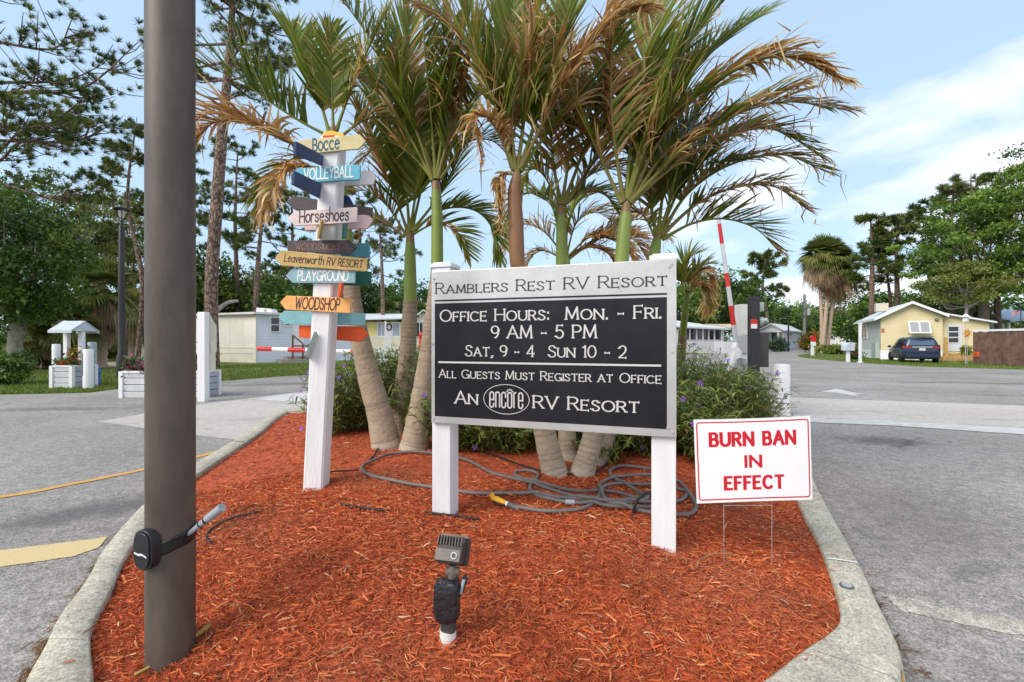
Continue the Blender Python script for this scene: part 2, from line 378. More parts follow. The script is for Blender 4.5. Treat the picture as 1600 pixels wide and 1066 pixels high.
# ================================================================ GROUND
def ground_mat(name, cols, scales, bump=.3, bscale=120, speck=0., cracks=0., rough=.9, stains=()):
    """layered procedural ground: cols = (base, alt, stain), noise scales"""
    m = bpy.data.materials.new(name); m.use_nodes = True
    t = m.node_tree; ns, lk = t.nodes, t.links.new
    p = ns['Principled BSDF']; p.inputs['Roughness'].default_value = rough; p.inputs['Specular IOR Level'].default_value = .25
    tc_ = ns.new('ShaderNodeTexCoord'); crd = tc_.outputs['Object']
    def noise(sc, det=6, stretch=None, rg=.6):
        n = ns.new('ShaderNodeTexNoise'); n.inputs['Scale'].default_value = sc; n.inputs['Detail'].default_value = det; n.inputs['Roughness'].default_value = rg
        if stretch:
            mm = ns.new('ShaderNodeMapping'); mm.inputs['Scale'].default_value = stretch[0]; mm.inputs['Rotation'].default_value = (0, 0, stretch[1]); lk(crd, mm.inputs[0]); lk(mm.outputs[0], n.inputs['Vector'])
        else: lk(crd, n.inputs['Vector'])
        return n.outputs['Fac']
    def mr(v, a, b, c=0., d=1.):
        n = ns.new('ShaderNodeMapRange'); lk(v, n.inputs[0])
        for i, q in enumerate((a, b, c, d)): n.inputs[i+1].default_value = q
        return n.outputs[0]
    def mix(f, a, b, bl='MIX'):
        n = ns.new('ShaderNodeMix'); n.data_type = 'RGBA'; n.blend_type = bl
        if isinstance(f, float): n.inputs[0].default_value = f
        else: lk(f, n.inputs[0])
        for i, q in ((6, a), (7, b)):
            if isinstance(q, tuple): n.inputs[i].default_value = (*q, 1)
            else: lk(q, n.inputs[i])
        return n.outputs[2]
    c = mix(mr(noise(scales[0]), .35, .65), cols[0], cols[1])
    if len(cols) > 2:
        c = mix(mr(noise(scales[1], 7, ((.35, 1.3, 1), .35)), .56, .70, 0, .75), c, cols[2])
    if speck:
        def cells(sc):
            v = ns.new('ShaderNodeTexVoronoi'); v.inputs['Scale'].default_value = sc; lk(crd, v.inputs['Vector'])
            b_ = ns.new('ShaderNodeSeparateColor'); lk(v.outputs['Color'], b_.inputs[0]); return b_.outputs[0]
        c = mix(speck*.8, c, mix(cells(125), (.10, .10, .11), (.95, .94, .92)), 'OVERLAY')
        c = mix(speck*.5, c, mix(cells(48), (.2, .2, .22), (.85, .84, .82)), 'OVERLAY')
        c = mix(speck*.6, c, mix(mr(noise(9, 5), .36, .64), (.3, .3, .3), (.72, .72, .72)), 'OVERLAY')
    if cracks:
        v = ns.new('ShaderNodeTexVoronoi'); v.feature = 'DISTANCE_TO_EDGE'; v.inputs['Scale'].default_value = .33
        nw = ns.new('ShaderNodeTexNoise'); nw.inputs['Scale'].default_value = 1.6; nw.inputs['Detail'].default_value = 6; lk(crd, nw.inputs['Vector'])
        mv = ns.new('ShaderNodeMix'); mv.data_type = 'VECTOR'; mv.inputs[0].default_value = .35; lk(crd, mv.inputs[4]); lk(nw.outputs['Color'], mv.inputs[5])
        lk(mv.outputs[1], v.inputs['Vector'])
        br = mr(noise(.6, 3), .46, .6)
        mm = ns.new('ShaderNodeMath'); mm.operation = 'MULTIPLY'; lk(mr(v.outputs['Distance'], .002, .009, 1, 0), mm.inputs[0]); lk(br, mm.inputs[1])
        m3 = ns.new('ShaderNodeMath'); m3.operation = 'MULTIPLY'; lk(mm.outputs[0], m3.inputs[0]); m3.inputs[1].default_value = cracks
        c = mix(m3.outputs[0], c, (.05, .05, .05))
    for (sx, sy, lx, ly, rot, dk, dcol) in stains:   # old oil and tyre stains with a shape of their own
        mm = ns.new('ShaderNodeMapping'); mm.vector_type = 'TEXTURE'; mm.inputs['Location'].default_value = (sx, sy, 0); mm.inputs['Rotation'].default_value = (0, 0, rot); mm.inputs['Scale'].default_value = (lx, ly, 1)
        lk(crd, mm.inputs[0]); ln_ = ns.new('ShaderNodeVectorMath'); ln_.operation = 'LENGTH'; lk(mm.outputs[0], ln_.inputs[0])
        ad = ns.new('ShaderNodeMath'); ad.operation = 'ADD'; lk(ln_.outputs['Value'], ad.inputs[0]); lk(mr(noise(3.2/max(lx, ly)+1.2, 8, None, .7), .3, .7, -.45, .45), ad.inputs[1])
        c = mix(mr(ad.outputs[0], 1.05, .35, 0, dk), c, dcol)
    lk(c, p.inputs['Base Color'])
    b = ns.new('ShaderNodeBump'); b.inputs['Strength'].default_value = bump; b.inputs['Distance'].default_value = .012
    lk(noise(bscale, 4), b.inputs['Height']); lk(b.outputs[0], p.inputs['Normal'])
    return m
ASPHALT = ground_mat('worn_asphalt', ((.225, .207, .192), (.300, .282, .264), (.135, .122, .118)), (.35, .55), .55, 90, .58, .5, stains=[(*G(1385, 690)[:2], .75, .42, -.1, .62, (.06, .055, .06)), (*G(150, 798)[:2], .95, .35, .62, .6, (.075, .07, .075)), (*G(70, 640)[:2], 3.2, .35, .12, .5, (.085, .08, .08)), (*G(1480, 660)[:2], 2.6, .35, -.3, .35, (.10, .095, .095)), (*G(430, 601)[:2], 3.5, .7, .25, .5, (.09, .085, .085)), (*G(1580, 600)[:2], 5., .35, -.22, .5, (.07, .065, .07)), (*G(1480, 583)[:2], 6., .4, -.1, .4, (.08, .075, .08)), (*G(1440, 800)[:2], 1.2, .6, .8, .3, (.11, .10, .10))])
SLAB = ground_mat('road_concrete', ((.40, .365, .325), (.46, .425, .385), (.30, .28, .255)), (.5, .8), .3, 70, .35, .4)
GRASSM = ground_mat('lawn', ((.085, .125, .024), (.14, .17, .04), (.24, .20, .10)), (.5, .45), .8, 40, .3)
SAND = ground_mat('sandy_soil', ((.24, .19, .14), (.40, .35, .28), (.12, .085, .06)), (.6, .7), .6, 30, .4)
MULCHM = mat('mulch', (.42, .078, .026), .85, var=.6, vscale=28, bump=1., bscale=55)
YELLOW = mat('road_paint_yellow', (.76, .38, .05), .8, var=.2, vscale=6, col2=(.58, .33, .12), bump=.3, bscale=80)
CREAM = mat('road_paint_cream', (.70, .53, .26), .8, var=.15, vscale=4, col2=(.58, .44, .24), bump=.3, bscale=80)
RWHITE = mat('road_paint_white', (.58, .57, .55), .8, col2=(.40, .39, .37), vscale=7, bump=.3, bscale=80)

def sheet(name, pts, m, kind='structure', parent=None):
    mb = MB(); mb.face(pts); o = mb.build(name, m, parent)
    bm = bmesh.new(); bm.from_mesh(o.data)
    for f in bm.faces:
        if f.normal.z < 0: f.normal_flip()
    bmesh.ops.triangulate(bm, faces=bm.faces); bm.to_mesh(o.data); bm.free()
    if kind: o['kind'] = kind
    return o
sheet('ground', [(-900, -60, 0), (900, -60, 0), (900, 1500, 0), (-900, 1500, 0)], GRASSM)
z = .004
verge = [(0, 617), (76, 615.5), (140, 614), (190, 607.5), (260, 601), (343, 596), (439, 588.5), (487, 586), (560, 580), (640, 574),
         (760, 566), (900, 560), (1060, 555), (1150, 550), (1190, 546.6), (1215, 544.2)]
far_edge = [(1240, 542.2), (1300, 541.6), (1345, 541.8), (1335, 543.5), (1294, 546.2), (1280, 549.5), (1262, 552.6), (1246, 557.2), (1262, 560.3), (1300, 563.8), (1340, 567.2), (1450, 573.6), (1600, 578)]
road = [Vector((-60, 11.6, z))]+[G(x, y, z) for x, y in [(-500, 631)]+verge+far_edge]+[Vector((60, 20, z)), Vector((60, -40, z)), Vector((-60, -40, z))]
sheet('road', road, ASPHALT)
z = .008
def jag(pts, a, n=6):                # ragged patch outline
    out = []
    for p, q in zip(pts, pts[1:]+pts[:1]):
        for i in range(n):
            v = p.lerp(q, i/n); out.append(v+Vector((random.uniform(-a, a), random.uniform(-a, a), 0)))
    return out
slab = [G(x, y, z) for x, y in [(152, 659), (310, 632), (400, 621), (480, 611), (700, 606), (1000, 611), (1235, 621), (1600, 634), (2300, 662), (2300, 712),
                               (1600, 668), (1400, 658), (1268, 653), (1050, 700), (600, 720), (366, 687), (304, 680), (224, 669)]]
sheet('gate_slab', slab, SLAB)
sheet('pavement_patch', [G(x, y, .012) for x, y in [(396, 624), (452, 615.5), (485, 615), (520, 617), (520, 628), (440, 627)]], mat('pale_concrete', (.52, .51, .49), .9, var=.08, vscale=2))
sheet('drain_strip', jag([G(x, y, .008) for x, y in [(1376, 928), (1430, 937), (1540, 960), (1620, 972), (1900, 1010), (1900, 1050), (1620, 995), (1545, 984), (1475, 968), (1412, 956)]], .012, 8),
      ground_mat('strip_concrete', ((.36, .34, .29), (.42, .40, .345), (.29, .275, .24)), (1.5, 2), .5, 90, .55))
sheet('stop_line', jag([G(x, y, .013) for x, y in [(1262, 653), (1400, 658), (1600, 668.5), (2100, 697), (2100, 711), (1600, 679), (1400, 665.5), (1265, 659.5)]], .015, 8), RWHITE)
sheet('road_arrow', [G(x, y, .012) for x, y in [(1284, 612.3), (1305, 607.6), (1317, 609), (1330, 613), (1351, 615.5), (1337, 616.3), (1341, 620), (1318, 615.5), (1309, 614)]], RWHITE)
yl = cat([G(-900, 868), G(-300, 815), G(0, 778), G(110, 758), G(224, 735), G(304, 716), (G(345, 705))], 40)
nv = unit(np.gradient(yl, axis=0)); nv = np.stack([-nv[:, 1], nv[:, 0], 0*nv[:, 0]], 1)
jr = RNG.normal(size=(40, 1))*.004
sheet('yellow_edge_line', [Vector(p) for p in np.vstack([yl+nv*(.05+jr), (yl-nv*(.05+jr[::-1]))[::-1]])+np.array([0, 0, .010])], YELLOW)
sheet('yellow_nose_stripe', jag([G(x, y, .009) for x, y in [(-400, 892), (0, 860), (80, 850), (148, 842), (170, 838), (152, 856), (112, 870), (0, 886), (-400, 935)]], .006, 8), CREAM)
sheet('sand_path', jag([G(x, y, .004) for x, y in [(-200, 577), (80, 574.5), (190, 574), (330, 576), (330, 570), (190, 566), (60, 566), (-200, 568)]], .25, 5), SAND)

# darker tarmac patches: a repaired area beside the nose and tyre-worn oil marks
TAR = ground_mat('dark_tarmac', ((.10, .10, .105), (.16, .16, .16), (.22, .22, .22)), (1.5, 2.2), .8, 90, .7)

# ---------------------------------------------------------------- island outline (inner, outer)
PAIRS = [((-4.25, 8.5), (-4.5, 8.7)), ((-3.70, 6.62), (-3.94, 6.7)), ((-3.17, 4.55), (-3.43, 4.70)), ((-2.85, 3.72), (-3.1, 3.84)), ((-2.45, 2.90), (-2.70, 3.03)),
         ((-2.19, 2.49), (-2.43, 2.6)), ((-2.0, 2.17), (-2.24, 2.25)), ((-1.87, 2.02), (-2.08, 2.02)), ((-1.74, 1.89), (-1.95, 1.82)), ((-1.5, 1.66), (-1.70, 1.50)), ((-1.15, 1.45), (-1.3, 1.22)),
         ((-.6, 1.32), (-.7, 1.02)), ((0, 1.34), (0, 1.0)), ((.5, 1.5), (.62, 1.14)), ((.99, 1.81), (1.24, 1.5)), ((1.27, 1.99), (1.53, 1.80)), ((1.47, 2.11), (1.70, 1.99)),
         ((1.60, 2.22), (1.81, 2.18)), ((1.72, 2.40), (1.90, 2.36)), ((1.85, 2.64), (2.02, 2.58)), ((1.96, 2.85), (2.13, 2.79)), ((2.13, 3.21), (2.31, 3.16)), ((2.41, 3.83), (2.6, 3.75)),
         ((3.0, 5.0), (3.2, 4.93)), ((3.75, 6.5), (3.97, 6.42)), ((4.75, 8.3), (5.0, 8.3)), ((4.4, 8.75), (4.55, 9.0)), ((0, 9.3), (0, 9.55)), ((-3.9, 8.9), (-4.1, 9.1))]
PI_ = np.array([p[0] for p in PAIRS]+[PAIRS[0][0]]); PO_ = np.array([p[1] for p in PAIRS]+[PAIRS[0][1]])
def closed(Pc, n=300):
    Q = np.vstack([Pc[-2], Pc, Pc[1]]); m = len(Pc)-1
    t = np.linspace(0, m-1e-6, n, endpoint=False); i = t.astype(int); u = (t-i)[:, None]
    a, b, c, d = Q[i], Q[i+1], Q[i+2], Q[i+3]
    return .5*(2*b+(c-a)*u+(2*a-5*b+4*c-d)*u**2+(3*b-a-3*c+d)*u**3)
IN, OUT = closed(PI_), closed(PO_)
KH = .15
def sdist(P):                         # signed distance to inner outline, + inside
    P = np.atleast_2d(P)[:, :2]; a = IN; b = np.roll(IN, -1, 0); e = b-a
    best = np.full(len(P), 1e9); ins = np.zeros(len(P), bool)
    for k in range(len(a)):
        w = P-a[k]; t = np.clip((w @ e[k])/(e[k] @ e[k]+1e-12), 0, 1)
        best = np.minimum(best, np.linalg.norm(w-t[:, None]*e[k], axis=1))
        c = (a[k, 1] > P[:, 1]) != (b[k, 1] > P[:, 1])
        if abs(e[k, 1]) > 1e-12: ins ^= c & (P[:, 0] < a[k, 0]+(P[:, 1]-a[k, 1])/e[k, 1]*e[k, 0])
    return np.where(ins, best, -best)
def mh(P):
    P = np.atleast_2d(P); d = sdist(P)
    s = np.clip((d+.02)/1.15, 0, 1); s = s*s*(3-2*s)
    x, y = P[:, 0], P[:, 1]
    n = .010*np.sin(x*5.1+1.3*np.sin(y*3.7))+.008*np.sin(y*7.3+x*2.2)+.004*np.sin(x*17+y*13)
    return .115+.16*s+n*np.clip(d/.2, 0, 1)
def mhz(x, y): return float(mh(np.array([[x, y]]))[0])
def GM(px, py):                       # photo ray -> mulch surface
    z_ = .2
    for _ in range(12): p = G(px, py, z_); z_ = .5*z_+.5*mhz(p.x, p.y)
    return G(px, py, z_)

# kerb
rows = []
nin = np.array([IN, IN, IN+(OUT-IN)*.05, IN+(OUT-IN)*.5, IN+(OUT-IN)*.90, IN+(OUT-IN)*.97, OUT+(OUT-IN)*.01, OUT+(OUT-IN)*.06, OUT+(OUT-IN)*.07])
zz = [.02, KH-.010, KH, KH+.001, KH-.002, KH-.012, KH-.034, .03, -.02]
V = np.concatenate([np.hstack([nin[k], np.full((len(IN), 1), zz[k])]) for k in range(9)])
V[:, 2] += .0025*np.sin(V[:, 0]*9+V[:, 1]*4)
nI = len(IN); FQ = []
for k in range(8):
    i = np.arange(nI); j = (i+1) % nI
    FQ.append(np.stack([k*nI+i, k*nI+j, (k+1)*nI+j, (k+1)*nI+i], 1))
kerbm = ground_mat('kerb_concrete', ((.36, .335, .27), (.43, .405, .33), (.26, .24, .19)), (2.2, 1.6), .25, 90, .45, .35)
kb = np_mesh('kerb', V, np.vstack(FQ), kerbm); kb['kind'] = 'structure'
# joint painted across the kerb (pale band) and yellow remains at the nose
def kerb_band(name, i0, i1, k0, k1, m, lift=.004):
    P = []
    ii = np.linspace(i0, i1, 6)
    def at(i, k):
        q = np.array([np.interp(i, np.arange(nI), nin[k][:, a]) for a in (0, 1)]); return (*q, zz[k]+lift)
    ks = list(range(k0, k1+1))
    g = [[at(i, k) for i in ii] for k in ks]
    V = np.array(g).reshape(-1, 3); n = 6
    Fq = np.array([(a*n+b, a*n+b+1, (a+1)*n+b+1, (a+1)*n+b) for a in range(len(ks)-1) for b in range(n-1)])
    o = np_mesh(name, V, Fq, m); o['kind'] = 'structure'; return o
def near_i(x, y): return int(np.argmin(np.linalg.norm(IN-np.array([x, y]), axis=1)))
ib = near_i(1.95, 2.83)
kerb_band('kerb_joint', ib-.35, ib+.35, 2, 6, mat('pale_mortar', (.62, .62, .6), .9, var=.1))
iy = near_i(1.36, 2.05)
kerb_band('kerb_paint', iy-1.5, iy+1.0, 6, 7, YELLOW, .006)
for (x, y) in ((-1.9, 2.06), (2.55, 4.15), (-2.8, 3.6), (-3.55, 6.0), (1.3, 2.0)):
    i3 = near_i(x, y); kerb_band('kerb_crack', i3-.04, i3+.05, 2, 6, mat('crack_dark', (.05, .05, .045), .95), .003)

# mulch base sheet
gx = np.arange(-4.7, 5.3, .06); gy = np.arange(1.0, 9.7, .06)
X, Y = np.meshgrid(gx, gy); P2 = np.stack([X.ravel(), Y.ravel()], 1); D = sdist(P2); Z = mh(P2)
ok = (D > -.12).reshape(X.shape); idx = np.arange(X.size).reshape(X.shape)
cell = ok[:-1, :-1] & ok[1:, :-1] & ok[:-1, 1:] & ok[1:, 1:]
Fq = np.stack([idx[:-1, :-1][cell], idx[:-1, 1:][cell], idx[1:, 1:][cell], idx[1:, :-1][cell]], 1)
mo = np_mesh('mulch_bed', np.hstack([P2, Z[:, None]-.012]), Fq, MULCHM); mo['kind'] = 'structure'

# shredded wood chips: nobody could count them
def chips(n, ymax, lmin, lmax, sel):
    x = RNG.uniform(-4.2, 4.6, n*6); y = 1.3+(ymax-1.3)*RNG.random(n*6)**sel
    P = np.stack([x, y], 1)
    vis = (np.abs(P[:, 0]) < P[:, 1]*1.14+.35)
    P = P[vis]; d = sdist(P); P = P[(d > .004) | ((d > -.20) & (RNG.random(len(d)) < .012*np.exp(d*14)))][:n]; m = len(P)
    L = (lmin+(lmax-lmin)*RNG.random(m)**2.2)*(1+.10*np.clip(P[:, 1]-2.5, 0, 5))
    w = L*(.05+.13*RNG.random(m)**1.6)+.0012
    az = RNG.uniform(0, 2*np.pi, m); el = RNG.normal(0, .20, m)
    d3 = np.stack([np.cos(az)*np.cos(el), np.sin(az)*np.cos(el), np.sin(el)], 1)
    s = unit(np.cross(d3, np.array([0, 0, 1.]))); up = np.cross(s, d3)
    ro = RNG.normal(0, .5, m)[:, None]; s, up = s*np.cos(ro)+up*np.sin(ro), up*np.cos(ro)-s*np.sin(ro)
    dk = sdist(P); c = np.hstack([P, np.where(dk < .002, KH+.005, mh(P)+RNG.random(m)*.018-.008)[:, None]]); el = np.where(dk < .002, el*.1, el)
    d3 = np.stack([np.cos(az)*np.cos(el), np.sin(az)*np.cos(el), np.sin(el)], 1)
    bend = (RNG.normal(0, .10, m)*L)[:, None]
    e0, e1 = c-d3*L[:, None]/2, c+d3*L[:, None]/2
    mid = c+up*np.abs(bend)*.5+s*bend*.6
    th = (w*.45)[:, None]; wv = s*w[:, None]/2
    rr = [np.stack([q-wv*k-up*th*.2, q+up*th, q+wv*k-up*th*.2], 1) for q, k in ((e0, .55), (mid, 1.), (e1, .4))]
    V = np.concatenate(rr, 1).reshape(-1, 3)
    b = np.arange(m)[:, None]*9
    f = np.concatenate([b+np.array([[0, 1, 4, 3]]), b+np.array([[1, 2, 5, 4]]), b+np.array([[3, 4, 7, 6]]), b+np.array([[4, 5, 8, 7]])], 0)
    base = np.array([[.60, .12, .034], [.49, .085, .027], [.68, .19, .062], [.38, .062, .026], [.62, .165, .065], [.76, .32, .14], [.24, .06, .03], [.68, .45, .28]])
    k = RNG.choice(8, m, p=[.27, .22, .18, .12, .10, .05, .045, .015])
    fade = np.clip(np.sin(P[:, 0]*2.3+1.1*np.sin(P[:, 1]*1.9))*np.sin(P[:, 1]*2.9+.7*P[:, 0])*1.2-.25, 0, 1)[:, None]
    damp = np.clip(np.sin(P[:, 0]*3.7+1.9+1.4*np.sin(P[:, 1]*2.7))*np.sin(P[:, 1]*4.1+1.2*np.sin(P[:, 0]*3.1))*1.3-.35, 0, 1)[:, None]
    col = np.clip(base[k]*RNG.uniform(.65, 1.25, (m, 1))*(1-.22*fade)*(1-.38*damp)+np.array([.10, .075, .05])*fade*.5, 0, .8)
    return V, f, np.repeat(col, 9, 0)
V, Fq, C = merge([chips(78000, 4.2, .010, .054, 1.35), chips(28000, 8.6, .02, .055, 1.0), chips(2200, 3.6, .05, .10, 1.0)])
CHIP = mat('wood_chips', (1, 1, 1), .8, attr=True, var=.3, vscale=60, spec=.2)
mc = np_mesh('mulch_chips', V, Fq, CHIP, col=C, smooth=False)
tag(mc, 'shredded red wood mulch covering the kerbed island', 'mulch', kind='stuff')

# brown pine needles and leaf litter gathered along the kerb foot
def litter(n):
    segs = [(near_i(-1.95, 2.1), near_i(-3.0, 4.1), 1.), (near_i(1.70, 2.36), near_i(1.5, 2.13), .05), (near_i(1.8, 2.5), near_i(2.4, 3.8), .14), (near_i(-1.3, 1.5), near_i(-1.95, 2.1), .8)]
    out = []
    for a, b, wgt in segs:
        m = int(n*wgt); i = RNG.uniform(min(a, b), max(a, b), m)
        lump = np.sin(i*.9)+np.sin(i*2.3+1)
        keep = RNG.random(m) < np.clip(.25+.45*lump, .04, 1); i = i[keep]; m = len(i)
        fr = 1.10+np.abs(RNG.normal(0, .20, m))
        q = np.stack([np.interp(i, np.arange(nI), IN[:, k])*(1-fr)+np.interp(i, np.arange(nI), OUT[:, k])*fr for k in (0, 1)], 1)
        out.append(q)
    q = np.vstack(out); m = len(q)
    az = RNG.uniform(0, 2*np.pi, m); L = RNG.uniform(.008, .038, m)
    d3 = np.stack([np.cos(az), np.sin(az), RNG.normal(0, .06, m)], 1)
    c = np.hstack([q, RNG.uniform(.010, .026, (m, 1))])
    P = np.stack([c-d3*L[:, None], c, c+d3*L[:, None]], 1)
    S = np.repeat(np.stack([-d3[:, 1], d3[:, 0], .4+0*d3[:, 0]], 1)[:, None], 3, 1)
    col = np.array([.20, .10, .04])*RNG.uniform(.4, 1.5, (m, 1)); col = np.repeat(col[:, None], 3, 1)
    return ribbons(P, np.tile(np.array([[.0012, .0022, .001]]), (m, 1)), S, col)
V, Fq, C = litter(2600)
lt = np_mesh('pine_needle_litter', V, Fq, CHIP, col=C); tag(lt, 'brown pine needles gathered in the gutter along the kerb', 'leaf litter', kind='stuff')

# grass blades on the verges
def grass(polys, n, h0, h1, name, label):
    out = []
    for (x0, x1, fy0, fy1), k in zip(polys, n):
        px = RNG.uniform(x0, x1, k); u = RNG.random(k)
        y0 = np.interp(px, *fy0); y1 = np.interp(px, *fy1); Yn, Yf = CAMH*F/(y0-533), CAMH*F/(y1-533)
        Yv = Yn+(Yf-Yn)*u**1.3
        out.append(np.stack([(px-800)/F*Yv, Yv], 1))
    P = np.vstack(out); m = len(P); h = RNG.uniform(h0, h1, m)
    az = RNG.uniform(0, 6.28, m); ln = np.stack([np.cos(az), np.sin(az), 0*az], 1)*h[:, None]*RNG.uniform(.1, .7, (m, 1))
    b = np.hstack([P, np.zeros((m, 1))]); top = b+ln+np.array([0, 0, 1])*h[:, None]
    PP = np.stack([b, b*.5+top*.5+np.array([0, 0, .012]), top], 1)
    S = np.repeat(np.stack([np.cos(az*1.7), np.sin(az*1.7), 0*az], 1)[:, None], 3, 1)
    c = np.array([.13, .19, .035])*RNG.uniform(.6, 1.5, (m, 1))*np.where(RNG.random((m, 1)) < .15, [[1.6, 1.1, 1.2]], [[1, 1, 1]])
    v = ribbons(PP, np.tile(np.array([[.012, .010, .001]]), (m, 1)), S, np.repeat(c[:, None], 3, 1))
    o = np_mesh(name, *v[:2], LEAF, col=v[2]); tag(o, label, 'grass', kind='stuff')
vx = [p[0] for p in [(-60, 619)]+verge]; vy = [p[1]-.3 for p in [(-60, 619)]+verge]
grass([(-60, 700, (vx, vy), ([-60, 190, 340, 700], [582, 580, 572, 560]))], [42000], .03, .09, 'grass', 'short green grass on the verge beside the left road')
fx = [1246, 1262, 1300, 1340, 1450, 1600, 1640]; fy = [557, 560, 563.5, 566.8, 573, 577.5, 579]
grass([(1246, 1640, (fx, fy), ([1246, 1290, 1340, 1640], [556, 549, 560, 562]))], [12000], .05, .12, 'grass', 'patchy green grass in front of the yellow house')
# ================================================================ NEAR OBJECTS
# ---- big lamp column in the foreground
pb = GM(267, 1022); PR = .0905
POLEM = mat('bronze_pole', (.082, .064, .052), .5, var=.28, vscale=7, bump=.15, bscale=12, vstretch=(1, 1, .28), col2=(.122, .096, .078), spec=.35)
pole = thing('lamp_pole', 'thick brown painted metal pole in the foreground with black tape around it', 'pole', pb)
mb = MB(); mb.tube([pb+Vector((0, 0, -.1)), pb+Vector((0, 0, 1.6)), pb+Vector((-.004, 0, 4.2)), pb+Vector((-.004, 0, 6.5))], [PR, PR*1.005, PR*1.0, PR*.97], 48)
mb.build('column', POLEM, pole, smooth=40)
zc_ = CAMH-(842-533)/F*pb.y
ca = R(254)                          # direction of the cover as seen from above
TAPE = mat('black_tape', (.012, .011, .012), .28, var=.4, vscale=30, bump=.25, bscale=40)
an = np.linspace(R(250), R(398), 40)
tv = np.array([[(PR+.003+.0012*math.sin(a*23+j*1.3)*(j % 3 == 1))*math.cos(a)+pb.x, (PR+.003+.0012*math.sin(a*23+j*1.3)*(j % 3 == 1))*math.sin(a)+pb.y, zc_-.014+i/39*.052+(j-3)*.0095+.0025*math.sin(a*7)] for i, a in enumerate(an) for j in range(7)])
tf = np.array([(i*7+j, (i+1)*7+j, (i+1)*7+j+1, i*7+j+1) for i in range(39) for j in range(6)])
o = np_mesh('tape_band', tv, tf, TAPE, pole); sd_ = o.modifiers.new('solid', 'SOLIDIFY'); sd_.thickness = .003; sd_.offset = 0
mb = MB()                            # oval access cover
def oval(rx, rz, n=28): return [(rx*math.copysign(abs(math.cos(t))**.8, math.cos(t)), rz*math.copysign(abs(math.sin(t))**.62, math.sin(t))) for t in np.arange(n)*2*math.pi/n]
cd = Vector((math.cos(ca), math.sin(ca), 0)); ct = Vector((-cd.y, cd.x, 0))
cc = pb+cd*(PR-.012)+Vector((0, 0, zc_-pb.z))
mb.extr([cc+ct*a+Vector((0, 0, b)) for a, b in oval(.052, .083)], cd*.040)
mb.extr([cc+cd*.0405+ct*a+Vector((0, 0, b)) for a, b in oval(.044, .074)], cd*.006)
cv = mb.build('cover_plate', BLACK, pole, smooth=30, bevel=.006)
mb = MB(); mb.extr([cc+cd*.0475+ct*a+Vector((0, 0, b)) for a, b in ((-.034, -.012), (-.01, -.019), (.012, -.016), (.034, -.024), (.034, -.019), (.008, -.008), (-.012, -.011), (-.034, -.006))], cd*.0015)
mb.build('paint_scrape', WHITE_OLD, cv)
mb = MB()
g0, g1 = W(300, 830, pb.y-.02), W(347, 793, pb.y-.05)
ax = (g1-g0)
CONN = mat('grey_plastic', (.30, .33, .37), .45, var=.1, vscale=20)
mb.tube([g0-ax*.25, g0+ax*.1, g0+ax*.32], [.008, .011, .011], 10)
mb.tube([g0+ax*.22, g0+ax*.50, g0+ax*.52, g0+ax*1.], [.0135, .0145, .018, .018], 14)
cn = mb.build('cable_connector', CONN, pole, smooth=35)
mb = MB(); mb.tube([g0+ax*.44, g0+ax*.49], [0.0148, 0.0148], 14); mb.tube([g0+ax*.28, g0+ax*.31], [.0155, .0155], 14); mb.build('seal_ring', BLACK, cn, smooth=35)
mb = MB(); q = GM(236, 968); mb.lathe([(.0, 0), (.022, .0), (.024, .03), (.010, .045)], q, 12); mb.build('base_bolt', WHITE_OLD, pole, smooth=30)

# ---- directional arrow signpost
Yp = 3.89
base = GM(493, 767)
sp = thing('arrow_signpost', 'leaning white wooden post carrying many coloured activity arrow boards', 'signpost', base)
def plank(c0, c1, hw, d):            # leaning square post between two centres
    M_ = MB(); ch = hw*.18
    ring = [(-hw+ch, -hw), (hw-ch, -hw), (hw, -hw+ch), (hw, hw-ch), (hw-ch, hw), (-hw+ch, hw), (-hw, hw-ch), (-hw, -hw+ch)]
    vs = [Vector((c.x+a, c.y+b, c.z)) for c in (c0, c1) for a, b in ring]
    M_._add(vs, [tuple(range(8))[::-1], tuple(range(8, 16))]+[(i, (i+1) % 8, 8+(i+1) % 8, 8+i) for i in range(8)])
    return M_
pc0 = W(494, 790, Yp); pc1 = W(521.8, 219, Yp)
HW = .083
plank(Vector((pc0.x, Yp, base.z-.05)), pc1, HW, 0).build('post', mat('white_post_paint', (.66, .66, .67), .6, vscale=6, bump=.25, bscale=25, vstretch=(2, 2, .3), col2=(.76, .76, .765)), sp)
def board_mat(n, c): return mat(n, c, .6, var=.13, vscale=7, bump=.15, bscale=30)
def board(name, poly, depth, colm, label=None, th=.022):
    M_ = MB(); M_.extr([W(x, y, depth) for x, y in poly], (0, th, 0))
    o = M_.build(name, colm, sp, bevel=.003)
    if label: o['label'] = label
    return o
def board_text(o, s, p0, p1, cap, depth, m, small=.8, thick=.19, thin=.15, slant=.16, lower=False, gap=.2, ls=1.2):
    st, wd = layout(s, small, gap, lower, ls)
    a, b = W(*p0, depth), W(*p1, depth); u = (b-a); ln = u.length; u.normalize()
    v = Vector((-u.z, 0, u.x)); ch = cap/F*depth
    xs = ln/((wd+slant)*ch)
    fr = lambda x, y, n: a+u*x+v*y+Vector((0, -n, 0))
    M_ = MB(); letter_mesh(M_, st, fr, thick, thin, round_=True, slant=slant, cap_h=ch, x_scale=xs)
    return M_.build('lettering', m, o)
Yf = Yp-HW-.004-.022; Yr = Yp+HW+.004
INK = mat('dark_ink', (.05, .025, .03), .6); INKB = mat('blue_ink', (.02, .10, .17), .6); INKW = mat('white_ink', (.82, .82, .78), .6); INKF = mat('faded_ink', (.30, .17, .14), .8, var=.6, vscale=60)
CREAMB = board_mat('cream_board', (.60, .51, .27)); NAVY = board_mat('navy_board', (.012, .035, .125)); SKYB = board_mat('sky_blue_board', (.11, .40, .52))
